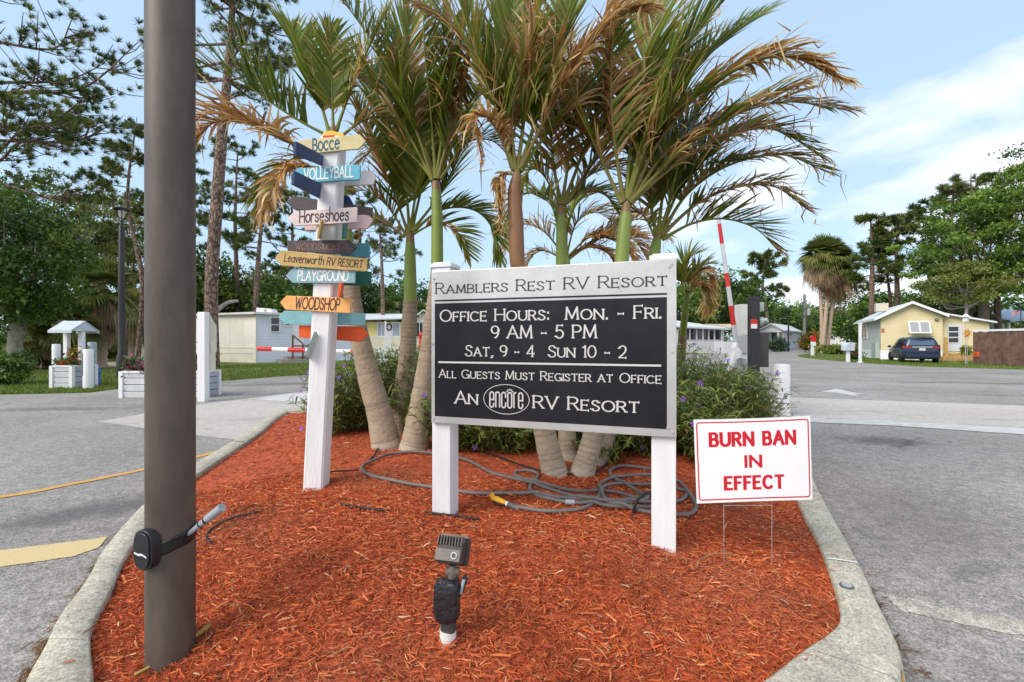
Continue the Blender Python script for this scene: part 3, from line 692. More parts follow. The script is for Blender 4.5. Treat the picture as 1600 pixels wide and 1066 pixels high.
GREYB = board_mat('pale_grey_board', (.60, .58, .62)); CHAR = board_mat('charcoal_board', (.075, .055, .06)); PINK = board_mat('pale_pink_board', (.68, .56, .54)); PINK2 = board_mat('pink_board', (.62, .45, .45))
TAN = board_mat('tan_board', (.52, .35, .125)); TEAL = board_mat('teal_board', (.07, .26, .30)); PALEB = board_mat('pale_blue_board', (.24, .42, .47)); GREENB = board_mat('green_board', (.02, .13, .095))
ORANGE = board_mat('light_orange_board', (.80, .40, .13)); ROR = board_mat('orange_red_board', (.72, .10, .015)); AQUA = board_mat('aqua_board', (.22, .47, .52)); YEL = board_mat('yellow_board', (.72, .42, .06)); MINT = board_mat('mint_board', (.38, .50, .45))
b = board('arrow_board', [(465, 219), (562, 210), (571.5, 220.5), (560.5, 232.5), (467, 241.5)], Yf, CREAMB, 'cream board reading Bocce')
board_text(b, 'Bocce', (489, 236.5), (532, 232), 18.5, Yf, INKB, lower=True, ls=1.3, thick=.20, thin=.16)
b = board('arrow_board', [(455.5, 273.5), (464, 263), (563, 257), (562, 280.5), (462, 286.5)], Yf, SKYB, 'sky blue board reading VOLLEYBALL')
board_text(b, 'VOLLEYBALL', (475, 281), (553, 276), 16.5, Yf, INKW)
b = board('arrow_board', [(449, 341), (460, 330), (558, 323.5), (557, 347.5), (460, 353)], Yf, PINK, 'pale pink board reading Horseshoes')
board_text(b, 'Horseshoes', (468, 348), (546, 344), 18, Yf, INK, lower=True, thick=.17, thin=.13)
b = board('arrow_board', [(449, 376), (545, 375), (558, 386), (546, 397.5), (449, 392.5)], Yf, CHAR, 'charcoal board with faded lettering')
board_text(b, 'WOODSMOKE', (461, 390), (533, 391), 9.5, Yf, INKF, thick=.12, thin=.09)
b = board('arrow_board', [(429.5, 402.5), (440, 391), (573.5, 404), (572.5, 424), (440, 415)], Yf-.026, TAN, 'tan board reading Leavenworth RV RESORT')
board_text(b, 'Leavenworth RV RESORT', (444, 408.5), (567, 419), 11.5, Yf-.026, INK, lower=True, thick=.17, thin=.14)
b = board('arrow_board', [(446, 431), (456.5, 420), (555, 419.5), (554.5, 442.5), (457, 442)], Yf, PALEB, 'pale blue board reading PLAYGROUND')
board_text(b, 'PLAYGROUND', (465, 438), (545, 438.5), 15, Yf, INKW)
b = board('arrow_board', [(437.5, 473), (447, 462), (548, 466), (547, 489.5), (446, 484)], Yf, ORANGE, 'light orange board reading WOODSHOP')
board_text(b, 'WOODSHOP', (461, 482), (531, 485), 17.5, Yf, INK, thick=.17, thin=.14)
# boards on the back of the post
board('arrow_board', [(505, 268.5), (583, 266.5), (586.5, 277), (583, 288.5), (505, 291.5)], Yr, GREYB, 'pale grey board behind the post')
board('arrow_board', [(446.5, 315.5), (459, 306), (582, 324.5), (581, 337.5), (459, 327)], Yr, CHAR, 'charcoal board behind the post')
board('arrow_board', [(520, 302), (545, 306.5), (552, 319.5), (540, 326), (520, 322)], Yr+.03, NAVY, 'navy board tip behind the post')
board('arrow_board', [(476, 353), (477, 344), (575, 334.5), (582.5, 344.5), (574, 357), (476, 360)], Yr, PINK2, 'pink board behind the post')
board('arrow_board', [(500, 381), (577, 380), (576.5, 402), (500, 403)], Yr, TEAL, 'teal board behind the post')
board('arrow_board', [(486, 423), (580, 424.5), (579, 446.5), (486, 445)], Yr, GREENB, 'dark green board behind the post')
board('arrow_board', [(435, 495), (444, 485.5), (570, 489.5), (570, 508.5), (445, 506.5)], Yr, AQUA, 'aqua board behind the post')
board('arrow_board', [(467, 508.5), (565, 510.5), (575, 522.5), (563, 534.5), (467, 527.5)], Yr+.03, ROR, 'orange red board behind the post')
def side_board(q, depths, m, label, off, th=.02):
    """board running in depth: q = near-top, far-top, far-bottom, near-bottom pixels"""
    M_ = MB(); M_.extr([W(*p, d) for p, d in zip(q, depths)], off)
    o = M_.build('arrow_board', m, sp, bevel=.003); o['label'] = label
dn = 3.02
side_board([(464, 221), (507.5, 244.3), (507, 260), (463, 242)], (dn, Yp-.03, Yp-.03, dn), NAVY, 'navy board pointing towards the viewer under Bocce', (-.022, 0, 0))
side_board([(462, 267.5), (505, 288.5), (502, 310.5), (459.8, 288.8)], (dn, Yp-.03, Yp-.03, dn), NAVY, 'navy board pointing towards the viewer under VOLLEYBALL', (-.022, 0, 0))
side_board([(500.5, 343), (503, 347), (498.5, 373), (494.5, 373)], (3.55, Yp-.08, Yp-.08, 3.6), TAN, 'tan board seen edge on', (.018, 0, 0))
side_board([(535, 349), (540, 348), (539, 374), (533.5, 374)], (3.55, Yp-.05, Yp-.05, 3.6), GREENB, 'green board seen edge on', (.018, 0, 0))
side_board([(530, 441), (534.5, 443), (531, 463), (526.5, 465)], (3.5, Yp-.05, Yp-.05, 3.5), ROR, 'orange board seen edge on', (.022, 0, 0))
side_board([(491, 518), (494, 528), (482.5, 561), (476, 556)], (3.75, 3.8, 3.8, 3.70), MINT, 'pale mint board hanging edge on', (.01, .03, 0))
M_ = MB(); M_.extr([W(503.5, 216, Yf+.03), W(503.5, 209, Yf+.03), W(507, 205.5, Yf+.03), W(520, 204.3, Yf+.03), W(537.5, 209, Yf+.03), W(536, 216, Yf+.03)], (0, .1, .0)); M_.build('top_board', YEL, sp, bevel=.004)
M_ = MB(); M_.extr([W(504, 212, Yf+.024), W(523, 211, Yf+.024), W(523, 219, Yf+.024), W(504, 219, Yf+.024)], (0, .005, 0)); M_.build('top_board', RED, sp, bevel=.004)
M_ = MB()
for x, y in ((511, 224), (515, 270), (509, 336), (505, 383), (503, 405), (502, 427), (498, 472)):
    c = W(x, y, Yf-.001); M_.tube([c, c+Vector((0, -.004, 0))], [.007, .005], 8)
M_.build('screw', GALV, sp)

# ---- main resort sign
SL, SR = 3.2, 2.70
A0 = W(674, 663, SL); B0 = W(1057, 683.5, SR); SH = 1.062
A0.z = B0.z = (A0.z+B0.z)/2+.004
su = B0-A0; SWD = su.length; su.normalize(); sv = Vector((0, 0, 1)); sn = Vector((su.y, -su.x, 0)); sn = sn if sn.y < 0 else -sn
def sF(u, v, n=0.): return A0+su*u+sv*v+sn*n
def s_uv(px, py):                     # photo ray -> sign plane
    d = Vector(((px-800)/F, 1, -(py-533)/F)); o_ = Vector((0, 0, CAMH))
    t = (A0-o_).dot(sn)/d.dot(sn); p = o_+d*t
    return (p-A0).dot(su), (p-A0).z
lb, rb = GM(684, 800), GM(1041, 866)
sg = thing('entrance_sign', 'resort sign, black panel with silver letters on two white posts', 'sign', (lb+rb)/2)
ALU = mat('brushed_aluminium', (.56, .55, .54), .34, metal=.55, var=.14, vscale=3, bump=.04, bscale=60)
BLK = mat('black_sign_face', (.008, .008, .012), .32, var=.25, vscale=3, spec=.30, col2=(.017, .016, .020))
PT = .030
mb = MB(); mb.extr([sF(0, 0, -PT), sF(SWD, 0, -PT), sF(SWD, SH, -PT), sF(0, SH, -PT)], sn*PT)
panel = mb.build('panel', ALU, sg, bevel=.003)
u0, v1 = s_uv(679.5, 474); u1, vb = s_uv(1042, 672); v0 = s_uv(679, 649)[1]; v0 = (v0+vb)/2
v1 = (v1+s_uv(1042, 465)[1])/2
mb = MB(); mb.extr([sF(u0, v0), sF(u1, v0), sF(u1, v1), sF(u0, v1)], sn*.002); mb.build('black_field', BLK, panel)
vt = v1+.014
mb = MB(); mb.extr([sF(u0, vt), sF(u1, vt), sF(u1, vt+.011), sF(u0, vt+.011)], sn*.002); mb.build('black_line', BLK, panel)
LET = mat('silver_lettering', (.60, .585, .555), .45, metal=.2)
um0, vm = s_uv(685, 565.5); um1, vm2 = s_uv(1033, 572); vm = (vm+vm2)/2
mb = MB(); mb.extr([sF(um0, vm-.006, .002), sF(um1, vm-.006, .002), sF(um1, vm+.006, .002), sF(um0, vm+.006, .002)], sn*.0015); mb.build('silver_line', LET, panel)
def sign_line(s, p0, p1, cap, m, n0, thick=.128, thin=.08, small=.8, gap=.2, serif=.058):
    ua, va = s_uv(*p0); ub, vb_ = s_uv(*p1); vbl = (va+vb_)/2
    depth = (A0+su*((ua+ub)/2)).y; ch = cap/F*depth
    st, wd = layout(s, small, gap); xs = (ub-ua)/(wd*ch)
    M_ = MB(); letter_mesh(M_, st, lambda x, y, n: sF(ua+x, vbl+y, n0+n), thick, thin, serif=serif, cap_h=ch, x_scale=xs)
    return M_.build('lettering', m, panel)
sign_line('Ramblers Rest RV Resort', (681.5, 457.5), (1042, 448.5), 17.6, mat('engraved_black', (.03, .03, .032), .5), .0005, thick=.11, thin=.075, small=.76, gap=.19, serif=.06)
sign_line('Office Hours:  Mon. - Fri.', (688.5, 501), (1033, 499), 18.6, LET, .0025)
sign_line('9 AM - 5 PM', (768, 528.5), (932, 528.5), 19.5, LET, .0025, thick=.13)
sign_line('Sat, 9 - 4  Sun 10 - 2', (728, 556.6), (978.5, 559), 17.4, LET, .0025)
sign_line('All Guests Must Register at Office', (686.5, 589.7), (1033, 599.6), 13.6, LET, .0025)
sign_line('An', (711.5, 631), (746, 631), 19, LET, .0025)
sign_line('RV Resort', (834, 637.5), (998.5, 645), 19.6, LET, .0025)
# oval emblem with tall rounded lower-case word and rays
ec = s_uv(791, 624); eu = (s_uv(827, 627)[0]-s_uv(755, 621)[0])/2; ev = .5*(s_uv(791, 600.5)[1]-s_uv(791, 647.5)[1])
mb = MB(); n_ = 56; w_ = .0042
for k in range(n_):
    a, b_ = 2*math.pi*k/n_, 2*math.pi*(k+1)/n_
    q = lambda t, d: sF(ec[0]+(eu-d)*math.cos(t), ec[1]+(ev-d)*math.sin(t), .0035)
    mb.face([q(a, 0), q(b_, 0), q(b_, w_), q(a, w_)])
T = {'e': [[(0, .50), (.30, .50), (.30, .84)]+arc(.15, .84, .15, .16, 0, 180, 8)+[(0, .16)]+arc(.15, .16, .15, .16, 180, 360, 8)+[(.30, .30)]],
     'n': [[(0, 0), (0, 1)], [(0, .84)]+arc(.15, .84, .15, .16, 170, 0, 8)+[(.30, 0)]],
     'c': [[(.30, .64), (.30, .84)]+arc(.15, .84, .15, .16, 0, 180, 8)+[(0, .16)]+arc(.15, .16, .15, .16, 180, 360, 8)+[(.30, .36)]],
     'o': [[(.30, .5), (.30, .84)]+arc(.15, .84, .15, .16, 0, 180, 8)+[(0, .16)]+arc(.15, .16, .15, .16, 180, 360, 8)+[(.30, .5)]],
     'r': [[(0, 0), (0, 1)], [(0, .84)]+arc(.12, .86, .12, .14, 170, 60, 6)]}
x = 0; sts = []
for ch in 'encore':
    for st in T[ch]: sts.append([(a+x, b_) for a, b_ in st])
    x += (.30 if ch != 'r' else .2)+.165
wd = x-.165; hh = ev*1.02; xs = eu*1.42/(wd*hh)
letter_mesh(mb, sts, lambda a, b_, n: sF(ec[0]-eu*.71+a, ec[1]-hh*.55+b_, .0030+n), .105, .09, cap_h=hh, x_scale=xs)
oc = (ec[0]-eu*.71+(.465*3+.15)*hh*xs, ec[1]+hh*.44)
for a in (20, 56, 90, 124, 160):
    d = Vector((math.cos(R(a)), math.sin(R(a)))); p_ = Vector((-d.y, d.x))
    r0, r1 = .015, .031
    q = [(oc[0]+d.x*r0+p_.x*.0055, oc[1]+d.y*r0+p_.y*.0055), (oc[0]+d.x*r1, oc[1]+d.y*r1), (oc[0]+d.x*r0-p_.x*.0055, oc[1]+d.y*r0-p_.y*.0055)]
    mb.face([sF(c[0], c[1], .0036) for c in q])
mb.build('emblem', LET, panel)
mb = MB()
for u, v in ((.02, .03), (.02, SH-.05), (.012, SH*.52), (SWD-.022, .03), (SWD-.05, .055), (SWD-.025, SH-.03), (SWD-.04, SH-.045), (SWD-.025, SH*.48)):
    mb.tube([sF(u, v), sF(u, v, .006)], [.009, .007], 10)
mb.build('bolt', GALV, panel, smooth=30)
PW = .142
for gp, uu, topz in ((lb, .058, SH+.052), (rb, SWD-.072, SH+.024)):
    c = sF(uu, 0, -PT-.003-PW/2)
    M3 = Matrix((su, sn, sv)).transposed()
    z0 = gp.z-.06; z1 = A0.z+topz-.02
    mb = MB(); mb.box((c.x, c.y, (z0+z1)/2), (PW, PW, z1-z0), M=M3); p_ = mb.build('post', WHITE, sg, bevel=.006)
    mb = MB(); mb.box((c.x, c.y, z1+.014), (PW+.022, PW+.022, .028), M=M3); mb.box((c.x, c.y, z1+.034), (PW-.01, PW-.01, .012), M=M3); mb.build('cap', WHITE_OLD, p_, bevel=.005)

# ---- burn ban yard sign
yb = 2.72
bb = (W(1131, 868, yb)+W(1206, 878, yb))/2
bs = thing('yard_sign', 'small white plastic yard sign with red BURN BAN IN EFFECT lettering', 'sign', bb)
bTL, bTR, bBR, bBL = W(1084, 656, yb+.02), W(1266, 650, yb-.02), W(1269.5, 781, yb-.02), W(1089, 787, yb+.02)
def bF(u, v, n=0.):                   # u,v in 0..1 on the bowed board
    p = (bBL*(1-u)+bBR*u)*(1-v)+(bTL*(1-u)+bTR*u)*v
    bow = .022*math.sin(math.pi*u)
    return p+Vector((0, -bow-n, (.010*math.sin(math.pi*u)*(1-v))))
nu, nv_ = 24, 8
mb = MB()
vs = [bF(i/nu, j/nv_, k) for k in (0, -.004) for j in range(nv_+1) for i in range(nu+1)]
w1 = nu+1; hf = w1*(nv_+1)
fs = [(j*w1+i, j*w1+i+1, (j+1)*w1+i+1, (j+1)*w1+i) for j in range(nv_) for i in range(nu)]
fs += [tuple(a+hf for a in f[::-1]) for f in fs]
edge = [i for i in range(w1)]+[j*w1+nu for j in range(1, nv_+1)]+[nv_*w1+i for i in range(nu-1, -1, -1)]+[j*w1 for j in range(nv_-1, 0, -1)]
fs += [(edge[k], edge[(k+1) % len(edge)], edge[(k+1) % len(edge)]+hf, edge[k]+hf) for k in range(len(edge))]
mb._add(vs, fs); bp_ = mb.build('board', mat('white_plastic', (.80, .79, .80), .4, var=.03, vscale=3), bs, smooth=30)
REDI = mat('red_ink', (.56, .006, .022), .5)
mb = MB(); ring = []
for cxx, cyy, a0 in ((.955, .93, 0), (.045, .93, 90), (.045, .07, 180), (.955, .07, 270)):
    for a in range(a0, a0+91, 15): ring.append((cxx, cyy, math.cos(R(a)), math.sin(R(a))))
dense = []
for p_, q_ in zip(ring, ring[1:]+ring[:1]):
    for k in range(6): t = k/6; dense.append(tuple(p_[i]*(1-t)+q_[i]*t for i in range(4)))
q = lambda e, d: bF(e[0]+e[2]*d, e[1]+e[3]*d*1.38, .0008)
for e, g in zip(dense, dense[1:]+dense[:1]): mb.face([q(e, .0285), q(g, .0285), q(g, .0175), q(e, .0175)])
mb.build('border', REDI, bp_)
def bold_text(s, u0, u1, v0, v1, parent):
    st, wd = layout(s, .8, .36)
    uw, vh = u1-u0, v1-v0
    wm, hm = (bBR-bBL).length, (bTL-bBL).length
    tk = .27; ch = vh*hm*(1-.20); xs = uw*wm/((wd+tk*.8)*ch)
    M_ = MB(); letter_mesh(M_, st, lambda x, y, n: bF(u0+(x+tk*.4*ch*xs)/wm, v0+(y+.10*vh*hm)/hm, n+.0005), tk/max(xs, .5)*.96, .205, cap_h=ch, x_scale=xs, square=.10)
    return M_.build('lettering', REDI, parent)
bold_text('BURN BAN', .122, .862, .665, .850, bp_)
bold_text('IN', .410, .560, .405, .565, bp_)
bold_text('EFFECT', .235, .748, .140, .320, bp_)
mb = MB()
for x, yv in ((1131, 868), (1206, 878)):
    g_ = W(x, yv, yb+.006); mb.tube([W(x, 700, yb+.0065), g_+Vector((0, 0, -.04))], .0022, 6)
mb.tube([W(1131, 790, yb+.007), W(1206, 790, yb+.007)], .002, 6)
mb.build('wire_stake', mat('wire', (.5, .45, .43), .4, metal=.6), bs)

# ---- spotlight on its stake
sb = GM(700, 1000); Ys = sb.y
sl = thing('landscape_spotlight', 'dark ground spotlight on a stake with its wiring box wrapped in black', 'spotlight', sb)
PW_ = lambda x, y, d=0.: W(x, y, Ys+d)
k = Ys/F
mb = MB(); mb.lathe([(.030, -.05), (.031, .012), (.0355, .016), (.0355, .05)], sb, 20); mb.build('pvc_stub', mat('white_pvc', (.66, .66, .62), .5, var=.1), sl, smooth=35)
BRZ = mat('bronze_casting', (.045, .038, .035), .5, var=.3, vscale=20, bump=.1)
BRL = mat('worn_bronze', (.14, .115, .10), .5, var=.3, vscale=15, bump=.1)
mb = MB(); c = PW_(701, 984); mb.lathe([(.034, 0), (.036, .008), (.034, .012), (.033, .15)], c, 20); mb.build('stake', BRZ, sl, smooth=35)
bxc = PW_(699, 962); M_ = MB()
rgs = []
for z_, sx, sy in ((-.012, .040, .030), (.012, .054, .04), (.07, .056, .042), (.125, .056, .042), (.148, .052, .038), (.158, .03, .02)):
    for a in range(12):
        t = 2*math.pi*a/12; e = .55
        rgs.append(Vector((bxc.x+sx*math.copysign(abs(math.cos(t))**e, math.cos(t))*(1+.05*math.sin(a*3+z_*80)), bxc.y-.01+sy*math.copysign(abs(math.sin(t))**e, math.sin(t)), bxc.z+z_+.004*math.sin(a*2))))
M_._add(rgs, [(i*12+j, i*12+(j+1) % 12, (i+1)*12+(j+1) % 12, (i+1)*12+j) for i in range(5) for j in range(12)]+[tuple(range(60, 72)), tuple(range(12))[::-1]])
M_.build('wrapped_box', mat('black_wrap', (.022, .02, .024), .38, var=.4, vscale=25, bump=.6, bscale=35), sl)
M_ = MB(); c = PW_(707, 905); M_.lathe([(.012, 0), (.020, .008), (.022, .02), (.020, .045), (.014, .06)], c, 14); c2 = PW_(707, 893); M_.tube([c2+Vector((-.028, 0, 0)), c2+Vector((.03, 0, 0))], [.019, .019], 14); M_.build('knuckle', BRL, sl, smooth=35)
# lamp head faces away from the camera: finned housing tilted up
hc = PW_(705, 862, .0); Mh = Matrix.Rotation(R(-14), 3, 'Z') @ Matrix.Rotation(R(-26), 3, 'X')
M_ = MB(); M_.box(hc+Mh @ Vector((0, .0, -.004)), (.118, .055, .085), M=Mh); M_.box(hc+Mh @ Vector((0, .042, .004)), (.136, .03, .108), M=Mh)
hd = M_.build('lamp_head', BRZ, sl, bevel=.008)
M_ = MB()
for i in range(9):
    M_.box(hc+Mh @ Vector((-.052+.013*i, -.018, .042)), (.005, .046, .036), M=Mh)
M_.box(hc+Mh @ Vector((0, -.034, -.014)), (.110, .016, .046), M=Mh)
M_.box(hc+Mh @ Vector((0, .020, .062)), (.128, .014, .012), M=Mh)
M_.build('heat_fins', BRL, hd, bevel=.0015)
M_ = MB(); rc = hc+Mh @ Vector((.030, -.043, -.014)); rd = Mh @ Vector((0, -.004, 0))
M_.tube([rc, rc+rd], [.0155, .0145], 18); M_.build('sensor_ring', mat('pale_ring', (.38, .36, .34), .4), hd, smooth=35)
M_ = MB(); M_.tube([rc+rd*.9, rc+rd*1.5], [.009, .008], 14); M_.build('sensor_button', BRZ, hd, smooth=35)
M_ = MB(); M_.tube([PW_(716, 934), PW_(722, 920), PW_(727, 902)], [.008, .011, .012], 10); M_.build('wire_connector', BLACK, sl, smooth=35)
M_ = MB(); M_.tube([PW_(719.5, 928, -.012), PW_(725, 906, -.013)], [.006, .007], 8); M_.build('wire_label', mat('blue_grey_label', (.35, .42, .5), .5), sl, smooth=35)

# ---- hoses and tubes lying on the mulch
def lay(px, n, r, lift=0.):
    P = [GM(x, y) for x, y in px]; C_ = cat(P, n)
    C_[:, 2] = mh(C_)+r*.75+.006+lift
    return C_
HOSE = mat('grey_hose', (.145, .125, .12), .55, var=.15, vscale=12, bump=.15, bscale=90)
hp = [(797, 793), (815, 797), (850, 802), (893, 801), (918, 795), (934, 783), (939, 770), (947, 762), (975, 759), (1015, 760), (1055, 754), (1068, 762), (1075, 774), (1062, 786), (1022, 796), (975, 795), (930, 792), (893, 789), (860, 783), (834, 775),
      (828, 764), (836, 753), (840, 743), (824, 738), (807, 740), (806, 746), (820, 752), (860, 762), (905, 771), (958, 772), (1000, 781), (1035, 768), (1062, 768), (1078, 778), (1088, 794), (1080, 806), (1058, 808), (1015, 804), (975, 796), (930, 786), (880, 781), (832, 776), (760, 775), (705, 769), (665, 763), (620, 755),
      (583, 747), (566, 738), (570, 728), (590, 719), (618, 711), (660, 709), (705, 715), (740, 726), (775, 744), (815, 754), (860, 768), (910, 784), (965, 790), (1010, 783), (1004, 776), (985, 764), (958, 749), (954, 737), (970, 731), (1005, 734), (1030, 742), (985, 746), (950, 753), (936, 763), (940, 774), (950, 784), (990, 789), (1030, 786)]
C_ = lay(hp, 420, 0.0148)
for i in range(420):                  # later loops ride over earlier ones
    if i > 60:
        d = np.linalg.norm(C_[:i-25, :2]-C_[i, :2], axis=1); near = d < .034
        if near.any(): C_[i, 2] = max(C_[i, 2], C_[:i-25][near][:, 2].max()+.026*min(1, (1-d[near].min()/.034)*2))
zs = C_[:, 2].copy()
for _ in range(3): zs[1:-1] = (zs[:-2]+zs[1:-1]*2+zs[2:])/4
C_[:, 2] = np.maximum(zs, C_[:, 2]*.5+zs*.5)
hose = thing('garden_hose', 'grey garden hose in loose loops behind the sign posts with a yellow nozzle', 'hose', Vector(C_[0]))
MB().tube(C_, 0.0148, 10).build('hose_line', HOSE, hose, smooth=1)
nz0 = Vector(C_[0]); nzl = (Vector(C_[0])-Vector(C_[3])).normalized(); nzl.z = .12
M_ = MB(); M_.tube([nz0-nzl*.09, nz0-nzl*.075, nz0-nzl*.03, nz0+nzl*.02], [.019, .022, .022, .018], 12); M_.build('coupling', mat('grey_coupling', (.10, .10, .11), .5), hose, smooth=35)
YP = mat('yellow_plastic', (.75, .36, .02), .4)
M_ = MB(); M_.tube([nz0+nzl*.03, nz0+nzl*.06, nz0+nzl*.13, nz0+nzl*.16, nz0+nzl*.172+Vector((-.01, 0, .03))], [.016, .021, .024, .020, .022], 12)
nz = M_.build('nozzle', YP, hose, smooth=35)
M_ = MB(); M_.tube([nz0+nzl*.05+Vector((0, -.02, -.006)), nz0+nzl*.11+Vector((0, -.026, -.018)), nz0+nzl*.16+Vector((0, -.024, -.014))], [.008, .010, .009], 8); M_.build('trigger', BLACK, nz, smooth=35)
M_ = MB(); M_.tube([nz0+nzl*.018, nz0+nzl*.032], [.0185, .0185], 12); M_.build('collar', WHITE_OLD, nz, smooth=35)
cj = Vector(C_[np.argmin(np.linalg.norm(C_[:, :2]-np.array(GM(889, 788)[:2]), axis=1))])
M_ = MB(); M_.tube([cj+Vector((-.035, 0, .002)), cj+Vector((.035, -.004, .002))], .0195, 12); M_.build('repair_joint', mat('light_grey_joint', (.33, .35, .37), .45), hose, smooth=35)
DRIP = mat('black_tube', (.02, .017, .016), .6, var=.3, vscale=20)
for px, r, lab in (
    ([(740, 703), (775, 714), (812, 728), (850, 739), (885, 743), (918, 741), (938, 735), (951, 724)], .009, 'thin black irrigation tube curving round the foot of the right palm clump'),
    ([(583, 684), (590, 700), (586, 712), (578, 720)], .010, 'short black irrigation tube curling beside the left palm clump'),
    ([(533, 790), (556, 794), (580, 798), (607, 801)], .009, 'short black tube piece lying on mulch left of the sign'),
    ([(664, 803), (690, 807), (722, 811), (748, 814)], .010, 'black tube piece lying at the foot of the left sign post'),
    ([(505, 742), (530, 738), (560, 736)], .008, 'thin dark tube lying between the arrow post and the hose'),
    ([(331, 851), (323, 843), (328, 832), (345, 820), (370, 810), (403, 802)], .0075, 'black cable curling out of the mulch beside the big pole')):
    C2 = lay(px, 30, r); tag(MB().tube(C2, r, 8).build('irrigation_tube', DRIP, None, off=LOC, smooth=1), lab, 'tube')
C2 = lay([(990, 803), (1030, 772)], 3, .01)
arcp = [W(989, 804, C2[0][1]), W(992, 790, C2[0][1]), W(999, 778, C2[0][1]), W(1010, 771, C2[0][1]), W(1024, 771, C2[0][1]+.05)]
tag(MB().tube(cat(arcp, 16), .011, 8).build('irrigation_tube', DRIP, None, off=LOC, smooth=1), 'black tube arching up over the hose by the right sign post', 'tube')
# dry palm strip lying against the pole foot, marker disc on the kerb, curled wire
C2 = cat([GM(210, 1062), GM(250, 1040), GM(290, 1012), GM(328, 984)], 14); C2[:, 2] = mh(C2)+.02
tag(MB().tube(C2, np.linspace(.006, .011, 14), 6).build('palm_stalk', mat('dry_stalk', (.30, .20, .05), .7, var=.3), None, off=LOC, smooth=1), 'yellowish dry palm stalk lying at the foot of the big pole', 'palm stalk')
C2 = cat([GM(1089, 893), GM(1093, 881), GM(1108, 873), GM(1130, 870), GM(1152, 874)], 16); C2[:, 2] = mh(C2)+.022
tag(MB().tube(C2, .0025, 6).build('dry_twig', mat('twig', (.33, .22, .12), .8), None, off=LOC, smooth=1), 'thin curled dry twig on the mulch below the yard sign', 'twig')
kd = G(1323, 916, KH+.004)
md = thing('survey_marker', 'small round metal survey marker set into the right side of the kerb', 'marker', kd)
M_ = MB(); M_.lathe([(.034, -.01), (.034, .004), (.028, .006)], kd, 24); M_.build('disc', mat('dark_ring', (.10, .10, .11), .5), md, smooth=35)
M_ = MB(); M_.lathe([(.024, .0), (.024, .0085)], kd, 24); M_.build('face', GALV, md, smooth=35)

# ---- gate equipment at the right rear corner of the island
Yg = 9.7
gz = .01
ga = thing('barrier_gate', 'raised red and silver striped gate arm on a white pivot box', 'barrier gate', (W(1150, 600, Yg).x, Yg, gz))
M_ = MB(); c = W(1151, 560, Yg); M_.box((c.x, Yg, .58), (.30, .32, 1.14)); M_.build('housing', WHITE, ga, bevel=.02)
M_ = MB(); M_.tube([W(1140, 572, Yg-.2), W(1146, 556, Yg-.2), W(1150, 536, Yg-.2)], [.11, .10, .06], 10); M_.tube([W(1148, 552, Yg-.28), W(1148, 552, Yg-.1)], [.13, .13], 14); M_.build('pivot', WHITE, ga, smooth=35)
ARMS = mat('silver_arm', (.50, .52, .54), .45, var=.1)
arm = None
ys = [(537, 508, 0), (508, 478, 1), (478, 448, 0), (448, 427, 1), (427, 381, 0), (381, 350, 1), (350, 312, 0)]
ax_ = lambda y: 1150.5-(537-y)*(1150.5-1121)/(537-330)
armM = MB(); redL = []
for ya, yb_, rd_ in ys:
    tb_ = MB() if rd_ else armM
    if rd_: redL.append(tb_)
    tb_.tube([W(ax_(ya), ya, Yg-.2), W(ax_(yb_), yb_, Yg-.2)], [.050-.0001*(537-ya)*.6, .050-.0001*(537-yb_)*.6], 10)
am = armM.build('arm', ARMS, ga, smooth=35)
for q in redL: q.build('red_stripe', RED, am, smooth=35)
cab = thing('card_reader_post', 'black steel reader post with a red notice and grey boxes on both sides', 'reader post', (W(1177.5, 600, 9.2).x, 9.2, gz))
c = W(1177.5, 600, 9.2)
M_ = MB(); M_.box((c.x, 9.2, 1.20), (.185, .16, 2.38)); M_.build('post', mat('black_steel', (.025, .026, .03), .5, var=.2), cab, bevel=.02)
def frontbox(name, x0, x1, y0, y1, Yd, dep, m, par, bev=.008, proud=0.):
    a, b_ = W(x0, y1, Yd), W(x1, y0, Yd); M_ = MB(); M_.box(((a.x+b_.x)/2, Yd+dep/2-proud, (a.z+b_.z)/2), (b_.x-a.x, dep, b_.z-a.z)); return M_.build(name, m, par, bevel=bev)
frontbox('dark_box', 1186, 1201.5, 520, 574, 9.2, .16, mat('dark_grey_box', (.05, .045, .045), .5, var=.2), cab)
nt_ = frontbox('notice', 1173, 1183.6, 499, 514, 9.11, .006, RED, cab, .001)
frontbox('notice_label', 1173.6, 1183, 506.5, 513.4, 9.106, .004, WHITE_OLD, nt_, .0005)
frontbox('control_box', 1184.5, 1194, 472.5, 486.5, 9.3, .2, mat('grey_box', (.40, .41, .41), .5), cab)
M_ = MB(); M_.tube([W(1186, 503, 9.28), W(1192, 503, 9.26)], [.1, .1], 14); M_.tube([W(1192, 502, 9.26), W(1199, 500, 9.2)], [.06, .05], 12); M_.build('camera_head', GALV, cab, smooth=35)
cb = thing('gate_cabinet', 'tall pale grey gate control cabinet left of the black reader post', 'cabinet', (W(1163.5, 600, 10).x, 10, gz))
frontbox('upper_cabinet', 1156, 1170.5, 475.5, 524, 10., .25, mat('pale_grey_cabinet', (.60, .60, .57), .5, var=.08), cb)
frontbox('lower_cabinet', 1155.5, 1172, 524.5, 552, 9.97, .3, mat('grey_cabinet', (.40, .42, .41), .5, var=.08), cb)
frontbox('pedestal', 1158, 1170, 552.5, 638, 10.02, .2, WHITE_OLD, cb)
bol = thing('bollard', 'white cylinder bollard beside the bushes at the back of the island', 'bollard', (W(1221.5, 600, 9.2).x, 9.2, gz))
M_ = MB(); M_.lathe([(.150, 0), (.150, 1.0), (.140, 1.018), (.10, 1.022)], bol.location, 24); M_.build('body', WHITE, bol, smooth=40)
